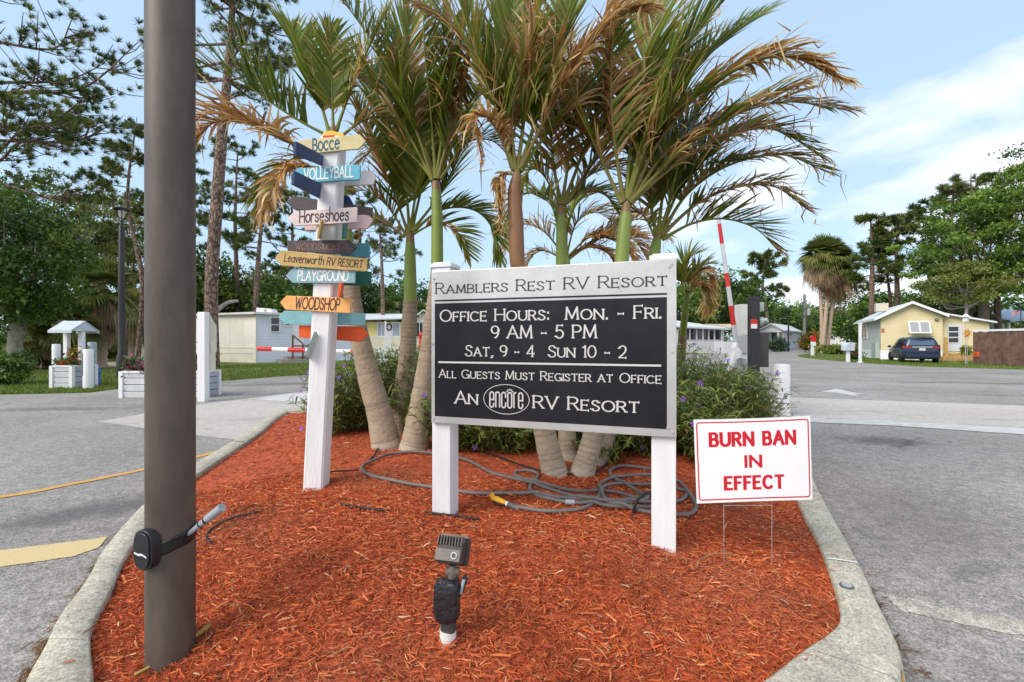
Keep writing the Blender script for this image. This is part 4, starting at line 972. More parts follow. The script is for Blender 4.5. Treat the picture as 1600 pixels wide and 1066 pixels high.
M_ = MB(); M_.lathe([(.156, 0), (.160, .03), (.152, .05)], bol.location, 24); M_.build('foot_ring', WHITE_OLD, bol, smooth=40)
# lowered arm across the left lane
Yl = 10.2
gl = thing('barrier_gate', 'lowered red and white gate arm reaching across the left lane', 'barrier gate', (W(600, 600, Yl).x, Yl, gz))
M_ = MB(); M_.box((gl.location.x, Yl, .55), (.30, .34, 1.1)); M_.build('housing', WHITE, gl, bevel=.02)
wm, rml = MB(), [MB() for _ in range(4)]
edges = [403, 426, 451, 478, 501, 524, 548, 572, 596]
for i in range(8):
    f_ = lambda x: 545+(x-403)*.034
    (rml[i//2] if i % 2 == 0 else wm).tube([W(edges[i], f_(edges[i]), Yl-.2), W(edges[i+1], f_(edges[i+1]), Yl-.2)], .05, 10)
am = wm.build('arm', WHITE, gl, smooth=35)
for q in rml: q.build('red_stripe', RED, am, smooth=35)

# ---- planters on the left verge
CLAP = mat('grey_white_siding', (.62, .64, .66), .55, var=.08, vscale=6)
CLAP_SHADE = mat('shaded_siding', (.40, .44, .52), .55, var=.08, vscale=6)  # darker bluish copy of the siding: shade painted onto right and back sides
SOIL = mat('potting_soil', (.05, .035, .025), .95, var=.3, bump=.8)
def leaf_cloud(c, rx, ry, rz_, n, L, hw, cols, upb=.4):
    """leaf blades spread through an ellipsoid volume -> arrays"""
    p = RNG.normal(size=(n, 3))*.42*np.array([rx, ry, rz_])+np.array(c)
    d = unit(randdir(n)+np.array([0, 0, upb])); s = unit(np.cross(d, randdir(n)))
    l = L*RNG.uniform(.6, 1.3, (n, 1))
    P = np.stack([p-d*l*.5, p+s*0, p+d*l*.5-np.array([0, 0, .15])*l], 1)
    cols = np.array(cols); k = RNG.integers(0, len(cols), n)
    cc_ = cols[k]*RNG.uniform(.65, 1.3, (n, 1))
    return ribbons(P, np.stack([l[:, 0]*.05, l[:, 0]*hw, l[:, 0]*.03], 1), np.repeat(s[:, None], 3, 1), np.repeat(cc_[:, None], 3, 1))
GR = [(.05, .10, .02), (.09, .15, .03), (.035, .07, .02)]
def planter(th, x0, x1, y0, y1, h, rz):
    """clapboard box with corner boards; local frame"""
    fm = MB(); bm_ = MB()
    n = 4; st = h/n
    for i in range(n):
        for sx, sy, wx, wy in ((0, y0, x1-x0, .03), (0, y1, x1-x0, .03), (x0, 0, .03, y1-y0), (x1, 0, .03, y1-y0)):
            M3 = Matrix.Rotation(rz, 3, 'Z')
            tl = R(11)
            if wx > wy: T_ = M3 @ Matrix.Rotation(tl if sy < 0 else -tl, 3, 'X')
            else: T_ = M3 @ Matrix.Rotation(-tl if sx < 0 else tl, 3, 'Y')
            cc_ = M3 @ Vector(((x0+x1)/2 if wx > wy else sx, (y0+y1)/2 if wy > wx else sy, st*(i+.5)))
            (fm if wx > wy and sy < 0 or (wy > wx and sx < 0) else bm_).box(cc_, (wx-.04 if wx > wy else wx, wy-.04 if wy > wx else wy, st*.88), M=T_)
    ib = MB(); ib.box(Matrix.Rotation(rz, 3, 'Z') @ Vector(((x0+x1)/2, (y0+y1)/2, h*.46)), (x1-x0-.03, y1-y0-.03, h*.88), rz=rz); ib.build('gap_shade_box', BLACK, th, off=LOC)  # black box added behind the boards, stands in for shade in the gaps
    fm.build('siding', CLAP, th, off=LOC); bm_.build('siding', CLAP_SHADE, th, off=LOC)
    tm = MB(); M3 = Matrix.Rotation(rz, 3, 'Z')
    for sx in (x0, x1):
        for sy in (y0, y1): tm.box(M3 @ Vector((sx, sy, h/2)), (.10, .10, h), M=M3)
    for sx, sy, wx, wy in (((x0+x1)/2, y0, x1-x0-.1, .09), ((x0+x1)/2, y1, x1-x0-.1, .09), (x0, (y0+y1)/2, .09, y1-y0-.1), (x1, (y0+y1)/2, .09, y1-y0-.1)):
        tm.box(M3 @ Vector((sx, sy, h-.012)), (wx, wy, .05), M=M3)
    tm.build('trim', WHITE, th, off=LOC)
    so = MB(); so.box(M3 @ Vector(((x0+x1)/2, (y0+y1)/2, h-.10)), (x1-x0-.08, y1-y0-.08, .06), M=M3); so.build('soil', SOIL, th, off=LOC)
def flowers(th, spots):
    for c, r, n, cols, nm in spots:
        v = leaf_cloud(c, r, r, r*.8, n, .11, .22, GR+cols, .6)
        np_mesh(nm, v[0], v[1], LEAF, th, col=v[2], off=LOC)
g1 = G(97, 607.5)
p1 = thing('wishing_well_planter', 'white clapboard planter under a small peaked roof with orange and red flowers', 'planter', (g1.x, g1.y+.40, 0))
planter(p1, -.31, .31, -.40, .40, .72, 0)
M3 = Matrix.Rotation(0, 3, 'Z')
for sx in (-.02, .34):
    M_ = MB(); M_.box((sx*1.33-.213, .0, 1.2), (.13, .13, 1.9), M=M3); M_.build('post', WHITE, p1, off=LOC, bevel=.01)
M_ = MB()
xa, xb, ya_, zb_, zr_ = -.36, .36, .47, 1.82, 2.12
for sg_ in (-1, 1): M_.extr([(xa, sg_*ya_, zb_), (xb, sg_*ya_, zb_), (xb, 0, zr_), (xa, 0, zr_)], (0, 0, .03))
M_.build('roof', mat('pale_blue_roof', (.44, .49, .55), .55, var=.1, vscale=4), p1, off=LOC)
M_ = MB()
for x_ in (xa+.012, xb-.042): M_.extr([(x_, -ya_+.03, zb_), (x_, ya_-.03, zb_), (x_, 0, zr_-.01)], (.03, 0, 0))
for sg_ in (-1, 1): M_.box((0, sg_*ya_, zb_-.02), (.74, .03, .09))
M_.build('fascia', mat('blue_grey_gable', (.50, .53, .58), .6), p1, off=LOC)
flowers(p1, [(M3 @ Vector((-.22, -.2, .82)), .2, 220, [(.45, .42, .38)], 'flowers'), (M3 @ Vector((.0, -.22, .80)), .2, 260, [(.60, .10, .02), (.62, .2, .02), (.5, .03, .02)], 'flowers'),
             (M3 @ Vector((.12, .1, 1.12)), .30, 420, [(.45, .38, .03), (.55, .30, .03), (.45, .05, .02)], 'croton_leaves'), (M3 @ Vector((.2, -.2, .80)), .18, 200, [(.5, .03, .03)], 'flowers')])
g2 = G(266, 622)
p2 = thing('flower_planter', 'long white clapboard planter with pink flowers behind the big pole', 'planter', (g2.x, g2.y+.37, 0))
planter(p2, -1.28, .80, -.36, .36, .70, R(0))
flowers(p2, [(Vector((-1.1, -.2, .88)), .28, 500, [(.55, .16, .30)], 'flowers'), (Vector((-.75, -.28, .84)), .24, 320, [(.60, .10, .35), (.55, .08, .30)], 'flowers'), (Vector((-.45, .0, .98)), .38, 600, [(.35, .28, .05), (.3, .10, .05)], 'foliage'),
             (Vector((.1, 0, .95)), .4, 400, [(.5, .05, .1)], 'flowers'), (Vector((.55, 0, .98)), .28, 420, [(.5, .12, .03), (.35, .25, .03)], 'flowers'), (Vector((.68, .1, .84)), .2, 300, [(.4, .34, .04)], 'foliage')])
def pvc(x, yb_, yt, rpx, label, slot=False, m=WHITE):
    g_ = G(x, yb_); t_ = thing('bollard', label, 'bollard', g_); r_ = rpx*g_.y/F; h_ = CAMH-(yt-533)/F*g_.y
    M_ = MB(); M_.lathe([(r_, 0), (r_, h_-.02), (r_*.95, h_), (r_*.6, h_+.006)], (0, 0, 0), 20); M_.build('body', m, t_, off=LOC, smooth=40)
    if slot:
        M_ = MB(); M_.box((-r_*.55, -r_*.86, h_*.62), (.045, .03, h_*.56), rz=R(-32)); M_.build('slot', mat('grey_slot', (.16, .16, .17), .6), t_, off=LOC)
    return t_
pvc(138, 608, 546, 6.6, 'white bollard with a dark slot in front of the roofed planter', True)
pvc(88, 601, 538, 5.2, 'white bollard behind the left end of the roofed planter')
pvc(144, 600, 535, 5.6, 'bluish bollard with a pale cap behind the slotted one', m=mat('blue_grey_pvc', (.30, .38, .42), .5, var=.1))
g_ = G(148, 602)
bk = thing('blue_barrel', 'blue plastic drum half hidden behind the slotted bollard', 'drum', (g_.x, g_.y, 0))
M_ = MB(); M_.lathe([(.14, 0), (.16, .05), (.15, .2), (.16, .4), (.16, .60), (.12, .62)], (0, 0, 0), 18); M_.build('body', mat('blue_plastic', (.06, .14, .40), .45), bk, off=LOC, smooth=40)
M_ = MB(); M_.lathe([(.165, .38), (.168, .41), (.165, .43)], (0, 0, 0), 18); M_.build('rim', mat('dark_blue_plastic', (.03, .08, .25), .45), bk, off=LOC, smooth=40)
# white post with pale arrow boards at the right end of the long planter
g_ = G(318, 627.5)
wp = thing('sign_post', 'tall white post with cream boards seen edge on at the long planter', 'sign post', (g_.x, g_.y, 0))
hz = CAMH-(488-533)/F*g_.y
M_ = MB(); M_.box((0, 0, hz/2), (.19, .19, hz)); M_.build('post', WHITE, wp, off=LOC, bevel=.015)
M_ = MB(); M_.extr([(.10, .10, hz-.06), (.10, .10, hz-.98), (.235, .14, hz-.98), (.235, .14, hz-.35)][:4], (-.03, .01, 0)); M_.build('arrow_board', mat('cream_panel', (.58, .56, .46), .6, var=.1), wp, off=LOC)
M_ = MB(); M_.extr([(.10, .10, hz-.7), (.10, .10, hz-1.45), (.215, .13, hz-1.45), (.215, .13, hz-.7)], (-.03, .01, 0)); M_.build('panel_board', mat('cream_panel_low', (.62, .60, .50), .6, var=.1), wp, off=LOC)

# ---- slim street lamp on the left
g_ = G(190, 591)
lp = thing('street_lamp', 'slim dark street lamp with a flat round head left of the big pole', 'street lamp', (g_.x, g_.y, 0))
DBZ = mat('dark_bronze', (.022, .02, .022), .5, var=.2)
hz = CAMH+(533-345)/F*g_.y
M_ = MB(); M_.lathe([(.17, 0), (.17, .9), (.125, .98), (.118, 3.2), (.095, hz-.25), (.06, hz-.2), (.055, hz)], (0, 0, 0), 16); M_.build('column', DBZ, lp, off=LOC, smooth=40)
M_ = MB()
for a in range(4): 
    t = R(45+90*a); M_.tube([(.05*math.cos(t), .05*math.sin(t), hz-.02), (.16*math.cos(t), .16*math.sin(t), hz+.2), (.2*math.cos(t), .2*math.sin(t), hz+.44)], .016, 6)
M_.build('bracket', DBZ, lp, off=LOC, smooth=40)
M_ = MB(); M_.lathe([(.10, hz+.42), (.28, hz+.44), (.29, hz+.48), (.16, hz+.54), (.04, hz+.58)], (0, 0, 0), 20); hd = M_.build('head', DBZ, lp, off=LOC, smooth=40)
M_ = MB(); M_.lathe([(.06, hz+.1), (.10, hz+.2), (.11, hz+.40), (.08, hz+.425)], (0, 0, 0), 14); M_.build('diffuser', mat('frosted_lens', (.5, .5, .5), .3), hd, off=LOC, smooth=40)
# ================================================================ ISLAND PALMS
PTRUNK = mat('palm_trunk', (1, 1, 1), .85, attr=True, bump=.5, bscale=40, var=.22, vscale=10)
PSHAFT = mat('crownshaft', (1, 1, 1), .45, attr=True, bump=.12, bscale=12, var=.15, vscale=8)
FROND = mat('palm_frond', (1, 1, 1), .45, attr=True, transl=.42, spec=.35)
WIND = np.array([.55, .1, -.05])
GREENS = np.array([[.15, .205, .022], [.195, .245, .030], [.105, .165, .018], [.26, .285, .040]])
BROWNS = np.array([[.47, .27, .095], [.40, .205, .068], [.56, .37, .15], [.30, .15, .055], [.66, .50, .26]])
def frond(px, Yc, dY, brown, par, Lf=None, droop=.25, up=None, n=66, rise0=.52):
    pts = [W(x, y, Yc+dY*(i/(len(px)-1))**1.2) for i, (x, y) in enumerate(px)]
    m = 72; C_ = cat(pts, m); T = unit(np.gradient(C_, axis=0))
    L_tot = np.linalg.norm(np.diff(C_, axis=0), axis=1).sum()
    Lf = (Lf or min(.74, .30+.19*L_tot))*1.12
    n = int(np.clip(n*L_tot/1.8, 28, 78)*(1.75 if brown > .85 else 1))
    brown = brown+.03*(brown < .85)*(brown > .1)
    tip = unit((C_[-1]-C_[0])*np.array([1, 1, 0])+1e-6)
    ref = np.array([0, 0, 1.])*.9-tip*.35+np.array([0, -.25, 0]) if up is None else np.array(up, float)
    dead = brown > .85
    t = np.linspace(.20 if L_tot > 1.1 else .14, 1, n)
    idx = np.clip((t*(m-1)).astype(int), 0, m-1)
    Vs = []
    for side in (-1, 1):
        b_here = np.clip(brown+RNG.normal(0, .22)*(0 if dead else 1), 0, 1.3)
        P0, Tt = C_[idx], T[idx]
        Nn = unit(ref-(Tt @ ref)[:, None]*Tt); S = np.cross(Tt, Nn)*side
        ph = RNG.uniform(0, 6, 6)
        co = lambda f, k: np.sin(t*f+ph[k])             # slow drift along the frond: leaflets stay parallel in runs
        ang = np.interp(t, [.1, .3, .7, 1], [R(54), R(48), R(38), R(14)])+.07*co(11, 0)+RNG.normal(0, .035+.09*b_here, n)
        rise = rise0+.16*co(7, 1)+RNG.normal(0, .05+.12*b_here, n)
        D = Tt*np.cos(ang)[:, None]+(S*np.cos(rise)[:, None]+Nn*np.sin(rise)[:, None])*np.sin(ang)[:, None]
        D = unit(D+WIND*.12+RNG.normal(0, .025+.05*b_here, (n, 3)))
        ln = Lf*np.interp(t, [.1, .25, .45, .7, .9, 1], [.55, .85, 1., .92, .66, .42])*RNG.uniform(.86, 1.1, n)
        runs = np.cumsum(RNG.random(n) < .30)           # neighbouring leaflets wither together
        rv = RNG.random(runs.max()+1)
        isb = (rv[runs]*.75+.25*RNG.random(n)) < b_here*.92
        hurt = np.where(isb, 1., .25*b_here)
        seg = 7; dr = droop*RNG.uniform(.5, 1.4, n)*(.85+1.5*hurt)
        q = [P0]; d = D.copy(); ks = ln*(1-.12*hurt)/(seg-1)
        curl = RNG.normal(0, .20, (n, 3))*(.16+(.62 if dead else 1.)*hurt)[:, None]
        for j in range(1, seg):
            d = unit(d+np.array([0, 0, -1])*(dr*(j/seg)**1.2)[:, None]*.40+WIND*.04+curl*(j/seg)*.65)
            q.append(q[-1]+d*ks[:, None])
        P = np.stack(q, 1)
        side_v = unit(np.cross(D, Nn)+.25*Nn*RNG.normal(0, 1, (n, 1)))
        tw = RNG.normal(0, .30, n)*(1+2.2*hurt)
        Sv = np.stack([unit(side_v*np.cos(tw*j/seg)[:, None]+np.cross(D, side_v)*np.sin(tw*j/seg)[:, None]) for j in range(seg)], 1)
        bw = (.0145+.0065*RNG.random(n))*np.interp(t, [0, .4, 1], [1, 1.15, .65])*(1-(.12 if dead else .30)*hurt)
        hw = bw[:, None]*np.array([.6, .95, 1.0, .95, .78, .45, .05])[None]
        g = GREENS[RNG.integers(0, 4, n)]*RNG.uniform(.8, 1.25, (n, 1)); bc = BROWNS[RNG.integers(0, 5, n)]*RNG.uniform(.75, 1.25, (n, 1))
        if dead: bc = bc*1.12
        base = np.where(isb[:, None], bc, g)
        jj = np.arange(seg)/(seg-1)
        tipb = np.clip((jj-.92+.55*b_here*RNG.random((n, 1))+.10*RNG.random((n, 1)))*4., 0, 1)[..., None]
        edge = np.where(isb[:, None], .0, .35)*np.clip(.5-jj, 0, 1)[None]*0
        col = base[:, None]*(1-tipb)+bc[:, None]*tipb
        keepm = RNG.random(n) > .04+.08*b_here
        Vs.append(ribbons(P[keepm], hw[keepm], Sv[keepm], col[keepm]))
        if b_here > .3:               # torn strips hanging from withered leaflets
            h = RNG.choice(n, int(n*.28*min(b_here, 1))); p0 = P[h, RNG.integers(2, 6, len(h))]
            e = unit(np.array([0, 0, -1])+RNG.normal(0, .4, (len(h), 3))); l_ = RNG.uniform(.06, .26, (len(h), 1))
            PP = np.stack([p0, p0+e*l_*.5+RNG.normal(0, .025, (len(h), 3)), p0+e*l_+RNG.normal(0, .04, (len(h), 3))], 1)
            Vs.append(ribbons(PP, np.tile([[.005, .008, .002]], (len(h), 1)), np.repeat(unit(RNG.normal(size=(len(h), 3)))[:, None], 3, 1), np.repeat((BROWNS[RNG.integers(0, 5, len(h))]*1.3)[:, None], 3, 1)))
    rad = np.interp(np.linspace(0, 1, m), [0, .08, .3, 1], [.030, .020, .0135, .004])*min(1, .3+L_tot*.45)
    mbr = MB(); mbr.tube(C_, rad, 8, cap=False)
    rc = np.array([.27, .32, .055])*(1-min(brown, 1)*.75)+np.array([.34, .22, .09])*min(brown, 1)*.75
    Vs.append(mb_arr(mbr, rc))
    v = merge(Vs)
    np_mesh('frond', v[0], v[1], FROND, par, col=v[2])
def palm(label, bpx, trunk_px, shaft_px, Yt, fronds, shaftc=(.20, .27, .05), neck=True):
    b = GM(*bpx)
    th = thing('palm_tree', label, 'palm', b, group='palms planted in clumps on the island')
    def rings(pp, rr, name, m, colf, bumpy):
        pts = []
        for i, (x, y, Yd) in enumerate(pp): pts.append(W(x, y, Yd))
        n = 110; C_ = cat(pts, n)
        rad = np.interp(np.linspace(0, 1, n), np.linspace(0, 1, len(rr)), rr)
        if bumpy:
            zr = np.cumsum(np.r_[0, np.linalg.norm(np.diff(C_, axis=0), axis=1)])
            ph = (zr/.050+.35*np.sin(zr*9)) % 1
            rad = rad*(1+.026*(ph < .82)-.012+.01*np.sin(zr*31))
        nseg = 20
        mb_ = MB(); mb_.tube(C_, rad, nseg, cap=False)
        V, Fq, _ = mb_arr(mb_, (1, 1, 1))
        tt = np.repeat(np.linspace(0, 1, n), nseg)
        col = colf(tt, (np.repeat(ph, nseg) if bumpy else tt))
        np_mesh(name, V, Fq, m, th, col=col)
    def tc_(t, ph):
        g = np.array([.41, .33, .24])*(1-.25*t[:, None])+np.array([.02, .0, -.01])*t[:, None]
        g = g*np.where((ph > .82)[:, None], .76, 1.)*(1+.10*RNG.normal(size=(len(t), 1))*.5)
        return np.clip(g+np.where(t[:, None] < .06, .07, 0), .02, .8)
    def sc_(t, ph):
        a = np.array(shaftc); r = a*(1.05-.15*t[:, None])+np.array([.10, .04, 0])*np.clip((.08-t)[:, None]*6, 0, .4)
        if neck: r = np.where((t > .86)[:, None], np.array([.22, .13, .055]), r)
        return r
    Yb = b.y
    k = len(trunk_px)
    tp = [(bpx[0], bpx[1]+6, Yb)]+[(x, y, Yb+(Yt-Yb)*(i+1)/(k+1)) for i, (x, y, _) in enumerate(trunk_px)]
    rr = [trunk_px[0][2]*1.22/F*Yb]+[w/F*Yb for _, _, w in trunk_px]
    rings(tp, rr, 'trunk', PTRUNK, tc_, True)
    x0, y0, w0 = trunk_px[-1]
    Ys0 = Yb+(Yt-Yb)*k/(k+1)
    sp_ = [(x0, y0+3, Ys0)]+[(x, y, Ys0+(Yt-Ys0)*(i+1)/len(shaft_px)) for i, (x, y, _) in enumerate(shaft_px)]
    rings(sp_, [w0*.96/F*Ys0]+[w/F*Yt for _, _, w in shaft_px], 'crownshaft', PSHAFT, sc_, False)
    for f_ in fronds:
        px, br = f_[0], f_[1]; kw = f_[2] if len(f_) > 2 else {}
        frond(px, Yt, kw.pop('dY', 0.), br, th, **kw)
    return th
palm('left clump palm leaning left behind the arrow signpost', (605, 697), [(594, 650, 19), (577, 590, 17), (563, 530, 14), (553, 480, 12.5), (547, 440, 12)], [(544, 410, 11), (534, 320, 11), (524, 240, 9), (521, 200, 6)], 5.2,
     [([(518, 215), (470, 190), (420, 158), (375, 125), (332, 108)], .06, dict(dY=-.3, Lf=.60, droop=.05, up=(.35, 0, 1), rise0=1.05)),
      ([(510, 235), (450, 222), (390, 195), (335, 192), (298, 228)], 1.15, dict(dY=.1, Lf=.66, droop=.42)),
      ([(505, 262), (462, 262), (432, 285), (412, 335)], 1.0, dict(dY=-.3, Lf=.36, droop=.6)),
      ([(508, 250), (455, 250), (415, 290), (400, 345)], .35, dict(dY=.5, Lf=.4, droop=.5)),
      ([(521, 205), (519, 150), (518, 90), (517, 45)], .55, dict(dY=.2, Lf=.42, droop=.5)),
      ([(525, 205), (545, 150), (570, 90), (598, 30)], .25, dict(dY=.2)),
      ([(515, 210), (498, 150), (478, 90), (455, 45)], .15, dict(dY=.5, droop=.1)),
      ([(530, 215), (570, 188), (605, 188), (642, 225)], .45, dict(dY=.6, droop=.4))])
palm('straight grey palm at the back of the left clump', (620, 676), [(628, 630, 16), (635, 570, 13), (639, 520, 12), (641, 470, 10.5)], [(641, 440, 10), (641, 400, 8.5), (641, 365, 6)], 6.0,
     [([(640, 365), (652, 280), (655, 200), (640, 120)], .15), ([(638, 365), (615, 300), (585, 230), (555, 160)], .3, dict(dY=.4)), ([(635, 368), (605, 322), (570, 298), (532, 310)], .45, dict(dY=-.2, droop=.3)),
      ([(645, 362), (690, 328), (740, 328), (772, 360), (782, 405)], .12, dict(dY=-.2, droop=.35, Lf=.42)), ([(645, 360), (690, 300), (718, 240), (735, 180)], .2, dict(dY=.3)), ([(632, 370), (602, 350), (577, 352), (555, 385)], .5, dict(dY=.3, Lf=.4)),
      ([(640, 360), (630, 260), (605, 180), (595, 110)], .12, dict(dY=.8)), ([(645, 366), (680, 350), (712, 362), (732, 400)], .25, dict(dY=-.4, Lf=.4)), ([(643, 362), (665, 270), (690, 200), (700, 130)], .2, dict(dY=.6))])
palm('left clump palm with a smooth green shaft beside the sign', (646, 700), [(656, 650, 19), (668, 560, 14), (677, 480, 11), (682, 425, 9)], [(683, 410, 9.5), (683, 350, 9), (682, 310, 8), (681, 284, 6)], 5.3,
     [([(676, 280), (645, 190), (600, 95), (550, 20), (505, -35)], .55, dict(dY=-.3, Lf=.62, droop=.2)), ([(681, 280), (700, 160), (722, 60), (748, -40)], .18, dict(Lf=.62)), ([(681, 280), (672, 160), (662, 50), (668, -70)], .2, dict(dY=-.1, Lf=.6)),
      ([(688, 280), (728, 225), (768, 220), (800, 250)], .55, dict(dY=.2, Lf=.4)), ([(684, 278), (715, 170), (730, 110), (738, 80), (752, 115)], 1.1, dict(dY=-.2, Lf=.3, droop=.6)), ([(678, 282), (640, 240), (602, 222), (562, 250)], .5, dict(dY=.2, Lf=.45)),
      ([(686, 276), (740, 150), (790, 60), (850, -20)], .2, dict(dY=.6)), ([(676, 282), (620, 180), (565, 125), (495, 105)], .35, dict(dY=.5)), ([(680, 280), (655, 200), (640, 110), (640, 20)], .25, dict(dY=.5)), ([(684, 280), (702, 200), (705, 110), (700, 30)], .7, dict(dY=-.2, Lf=.45))])
palm('right clump palm with a rusty brown shaft behind the sign', (868, 739), [(852, 680, 17), (833, 590, 14), (820, 500, 12), (811, 420, 11)], [(808, 405, 12), (806, 350, 12), (804, 300, 10.5), (808, 270, 6)], 4.3,
     [([(808, 270), (822, 160), (832, 60), (838, -60)], .5, dict(Lf=.6)), ([(803, 265), (775, 170), (740, 70), (705, -40)], .2, dict(dY=-.2, Lf=.6)), ([(814, 262), (855, 180), (905, 95), (960, 30), (1015, 12)], 1.0, dict(dY=-.3, Lf=.42, droop=.35)),
      ([(800, 262), (782, 215), (760, 182), (742, 190), (752, 248)], 1.2, dict(dY=-.2, Lf=.24, droop=.5)), ([(800, 272), (785, 275), (778, 300), (780, 335)], 1.2, dict(dY=-.1, Lf=.16, droop=.7)), ([(805, 265), (795, 150), (800, 40), (810, -60)], .35, dict(dY=.3, Lf=.55)),
      ([(812, 265), (850, 150), (880, 50), (900, -50)], .25, dict(dY=.2, Lf=.6)), ([(806, 268), (770, 150), (720, 60), (650, 10)], .3, dict(dY=.6)), ([(812, 268), (870, 190), (920, 150), (960, 140)], .3, dict(dY=.7)), ([(806, 268), (800, 190), (815, 110), (850, 40)], .8, dict(dY=-.3, Lf=.4))],
     shaftc=(.235, .115, .05))
palm('right clump palm with a short green shaft behind the sign middle', (889, 716), [(885, 660, 13), (881, 580, 12), (879, 500, 10), (877, 440, 9)], [(877, 420, 8.5), (877, 360, 8), (877, 322, 5.5)], 4.9,
     [([(880, 320), (915, 225), (940, 140), (955, 60)], .3, dict(Lf=.62)), ([(875, 320), (850, 275), (830, 265), (812, 290)], .45, dict(dY=-.2, Lf=.4)), ([(884, 318), (920, 275), (960, 265), (990, 292)], .5, dict(dY=-.1, Lf=.42)), ([(876, 320), (862, 230), (865, 140), (880, 60)], .25, dict(dY=.3)),
      ([(882, 318), (930, 250), (970, 190), (1000, 120)], .55, dict(dY=.2)), ([(872, 322), (838, 302), (805, 312), (788, 350)], .3, dict(dY=.3, Lf=.42)), ([(878, 320), (890, 240), (900, 160), (895, 80)], .7, dict(dY=-.2, Lf=.5)), ([(882, 320), (915, 300), (945, 305), (965, 330)], .2, dict(dY=.4, Lf=.4))])
palm('right clump palm with a thick green shaft and wind-blown fronds', (908, 739), [(924, 690, 16), (944, 590, 14), (960, 500, 12), (970, 425, 11)], [(971, 412, 11), (974, 375, 10.5), (977, 345, 9.5), (979, 318, 6)], 4.45,
     [([(974, 315), (958, 200), (955, 100), (965, 0)], .75, dict(dY=-.3, Lf=.5)), ([(980, 312), (1005, 220), (1040, 130), (1090, 50), (1150, -20)], .06, dict(dY=-.2, Lf=.74, droop=.12)), ([(985, 318), (1040, 240), (1120, 192), (1220, 160), (1325, 172)], .42, dict(Lf=.5, droop=.25)),
      ([(984, 312), (1040, 205), (1120, 128), (1220, 88), (1312, 122)], .9, dict(dY=-.2, Lf=.5, droop=.3)), ([(978, 312), (990, 180), (1010, 80), (1040, -20)], .12, dict(dY=.2, Lf=.7)), ([(984, 318), (1050, 262), (1130, 215), (1210, 203), (1288, 248)], .55, dict(dY=.3, Lf=.45)),
      ([(972, 318), (930, 230), (900, 170), (870, 120)], .45, dict(dY=.5)), ([(982, 312), (1030, 190), (1090, 100), (1190, 20)], .12, dict(dY=.4, Lf=.7)), ([(984, 316), (1060, 240), (1150, 180), (1250, 130)], .6, dict(dY=-.35, Lf=.5, droop=.4)), ([(981, 314), (1010, 230), (1060, 170), (1130, 130)], .3, dict(dY=-.5, Lf=.55)), ([(980, 312), (1000, 200), (1050, 100), (1110, 10)], .3, dict(dY=.7, Lf=.6))])
palm('rightmost palm of the right clump, leaning right behind the sign post', (929, 722), [(950, 670, 15), (980, 575, 13), (1003, 490, 11), (1018, 422, 10)], [(1020, 410, 9), (1024, 388, 8.5), (1028, 366, 5.5)], 5.0,
     [([(1033, 366), (1075, 302), (1140, 258), (1220, 242), (1290, 268)], .5, dict(Lf=.45)), ([(1033, 368), (1090, 318), (1150, 293), (1210, 292), (1262, 328)], .75, dict(dY=-.2, Lf=.4, droop=.4)), ([(1035, 374), (1080, 350), (1130, 342), (1180, 357), (1216, 392)], .25, dict(dY=-.2, Lf=.42, droop=.1, up=(.1, -.1, 1), rise0=.9)),
      ([(1022, 368), (1006, 338), (986, 333), (965, 356)], .45, dict(dY=.2, Lf=.35)), ([(1028, 366), (1040, 280), (1065, 210), (1100, 150)], .25, dict(Lf=.6)), ([(1030, 366), (1070, 280), (1120, 220), (1190, 190)], .4, dict(dY=.3, Lf=.55)), ([(1030, 366), (1055, 300), (1100, 260), (1160, 250)], .2, dict(dY=-.3, Lf=.5)), ([(1025, 366), (1015, 300), (1020, 240), (1040, 190)], .3, dict(dY=.4, Lf=.5))])
palm('low ragged palm with brown fronds behind the sign centre', (895, 655), [(893, 600, 9), (890, 520, 8), (888, 450, 8)], [(886, 430, 7.5), (885, 402, 5)], 8.3,
     [([(885, 405), (850, 362), (815, 352), (788, 385)], .6), ([(885, 400), (900, 350), (930, 332), (962, 350)], .6), ([(888, 405), (940, 372), (985, 372), (1012, 405)], 1.1), ([(880, 400), (870, 350), (860, 320), (842, 308)], .3),
      ([(886, 405), (920, 387), (950, 397), (966, 425)], 1.1, dict(Lf=.4)), ([(880, 405), (850, 392), (830, 402), (813, 430)], .8, dict(Lf=.4)), ([(888, 400), (950, 362), (1000, 343), (1035, 365)], .5), ([(885, 400), (888, 350), (905, 315), (935, 300)], .35), ([(886, 402), (925, 370), (975, 385), (1000, 425)], 1.0, dict(dY=-.4, Lf=.45))], neck=False)
palm('small green stemmed palm with a drooping brown frond right of the sign', (1058, 640), [(1061, 600, 6.5), (1064, 560, 6), (1067, 520, 5.5)], [(1070, 490, 5.5), (1074, 455, 4)], 7.2,
     [([(1076, 455), (1090, 428), (1104, 426), (1116, 448)], 1.15, dict(Lf=.36, droop=.8)), ([(1074, 452), (1080, 430), (1094, 416), (1112, 412)], .3, dict(Lf=.34)), ([(1070, 455), (1060, 432), (1050, 428), (1038, 445)], .4, dict(Lf=.35)), ([(1078, 458), (1092, 444), (1106, 456), (1112, 484)], 1.1, dict(Lf=.3, droop=.8)), ([(1072, 450), (1068, 428), (1072, 408), (1088, 396)], .2, dict(Lf=.4)), ([(1074, 455), (1090, 445), (1100, 460), (1102, 490)], .7, dict(Lf=.35))], shaftc=(.19, .24, .05), neck=False)

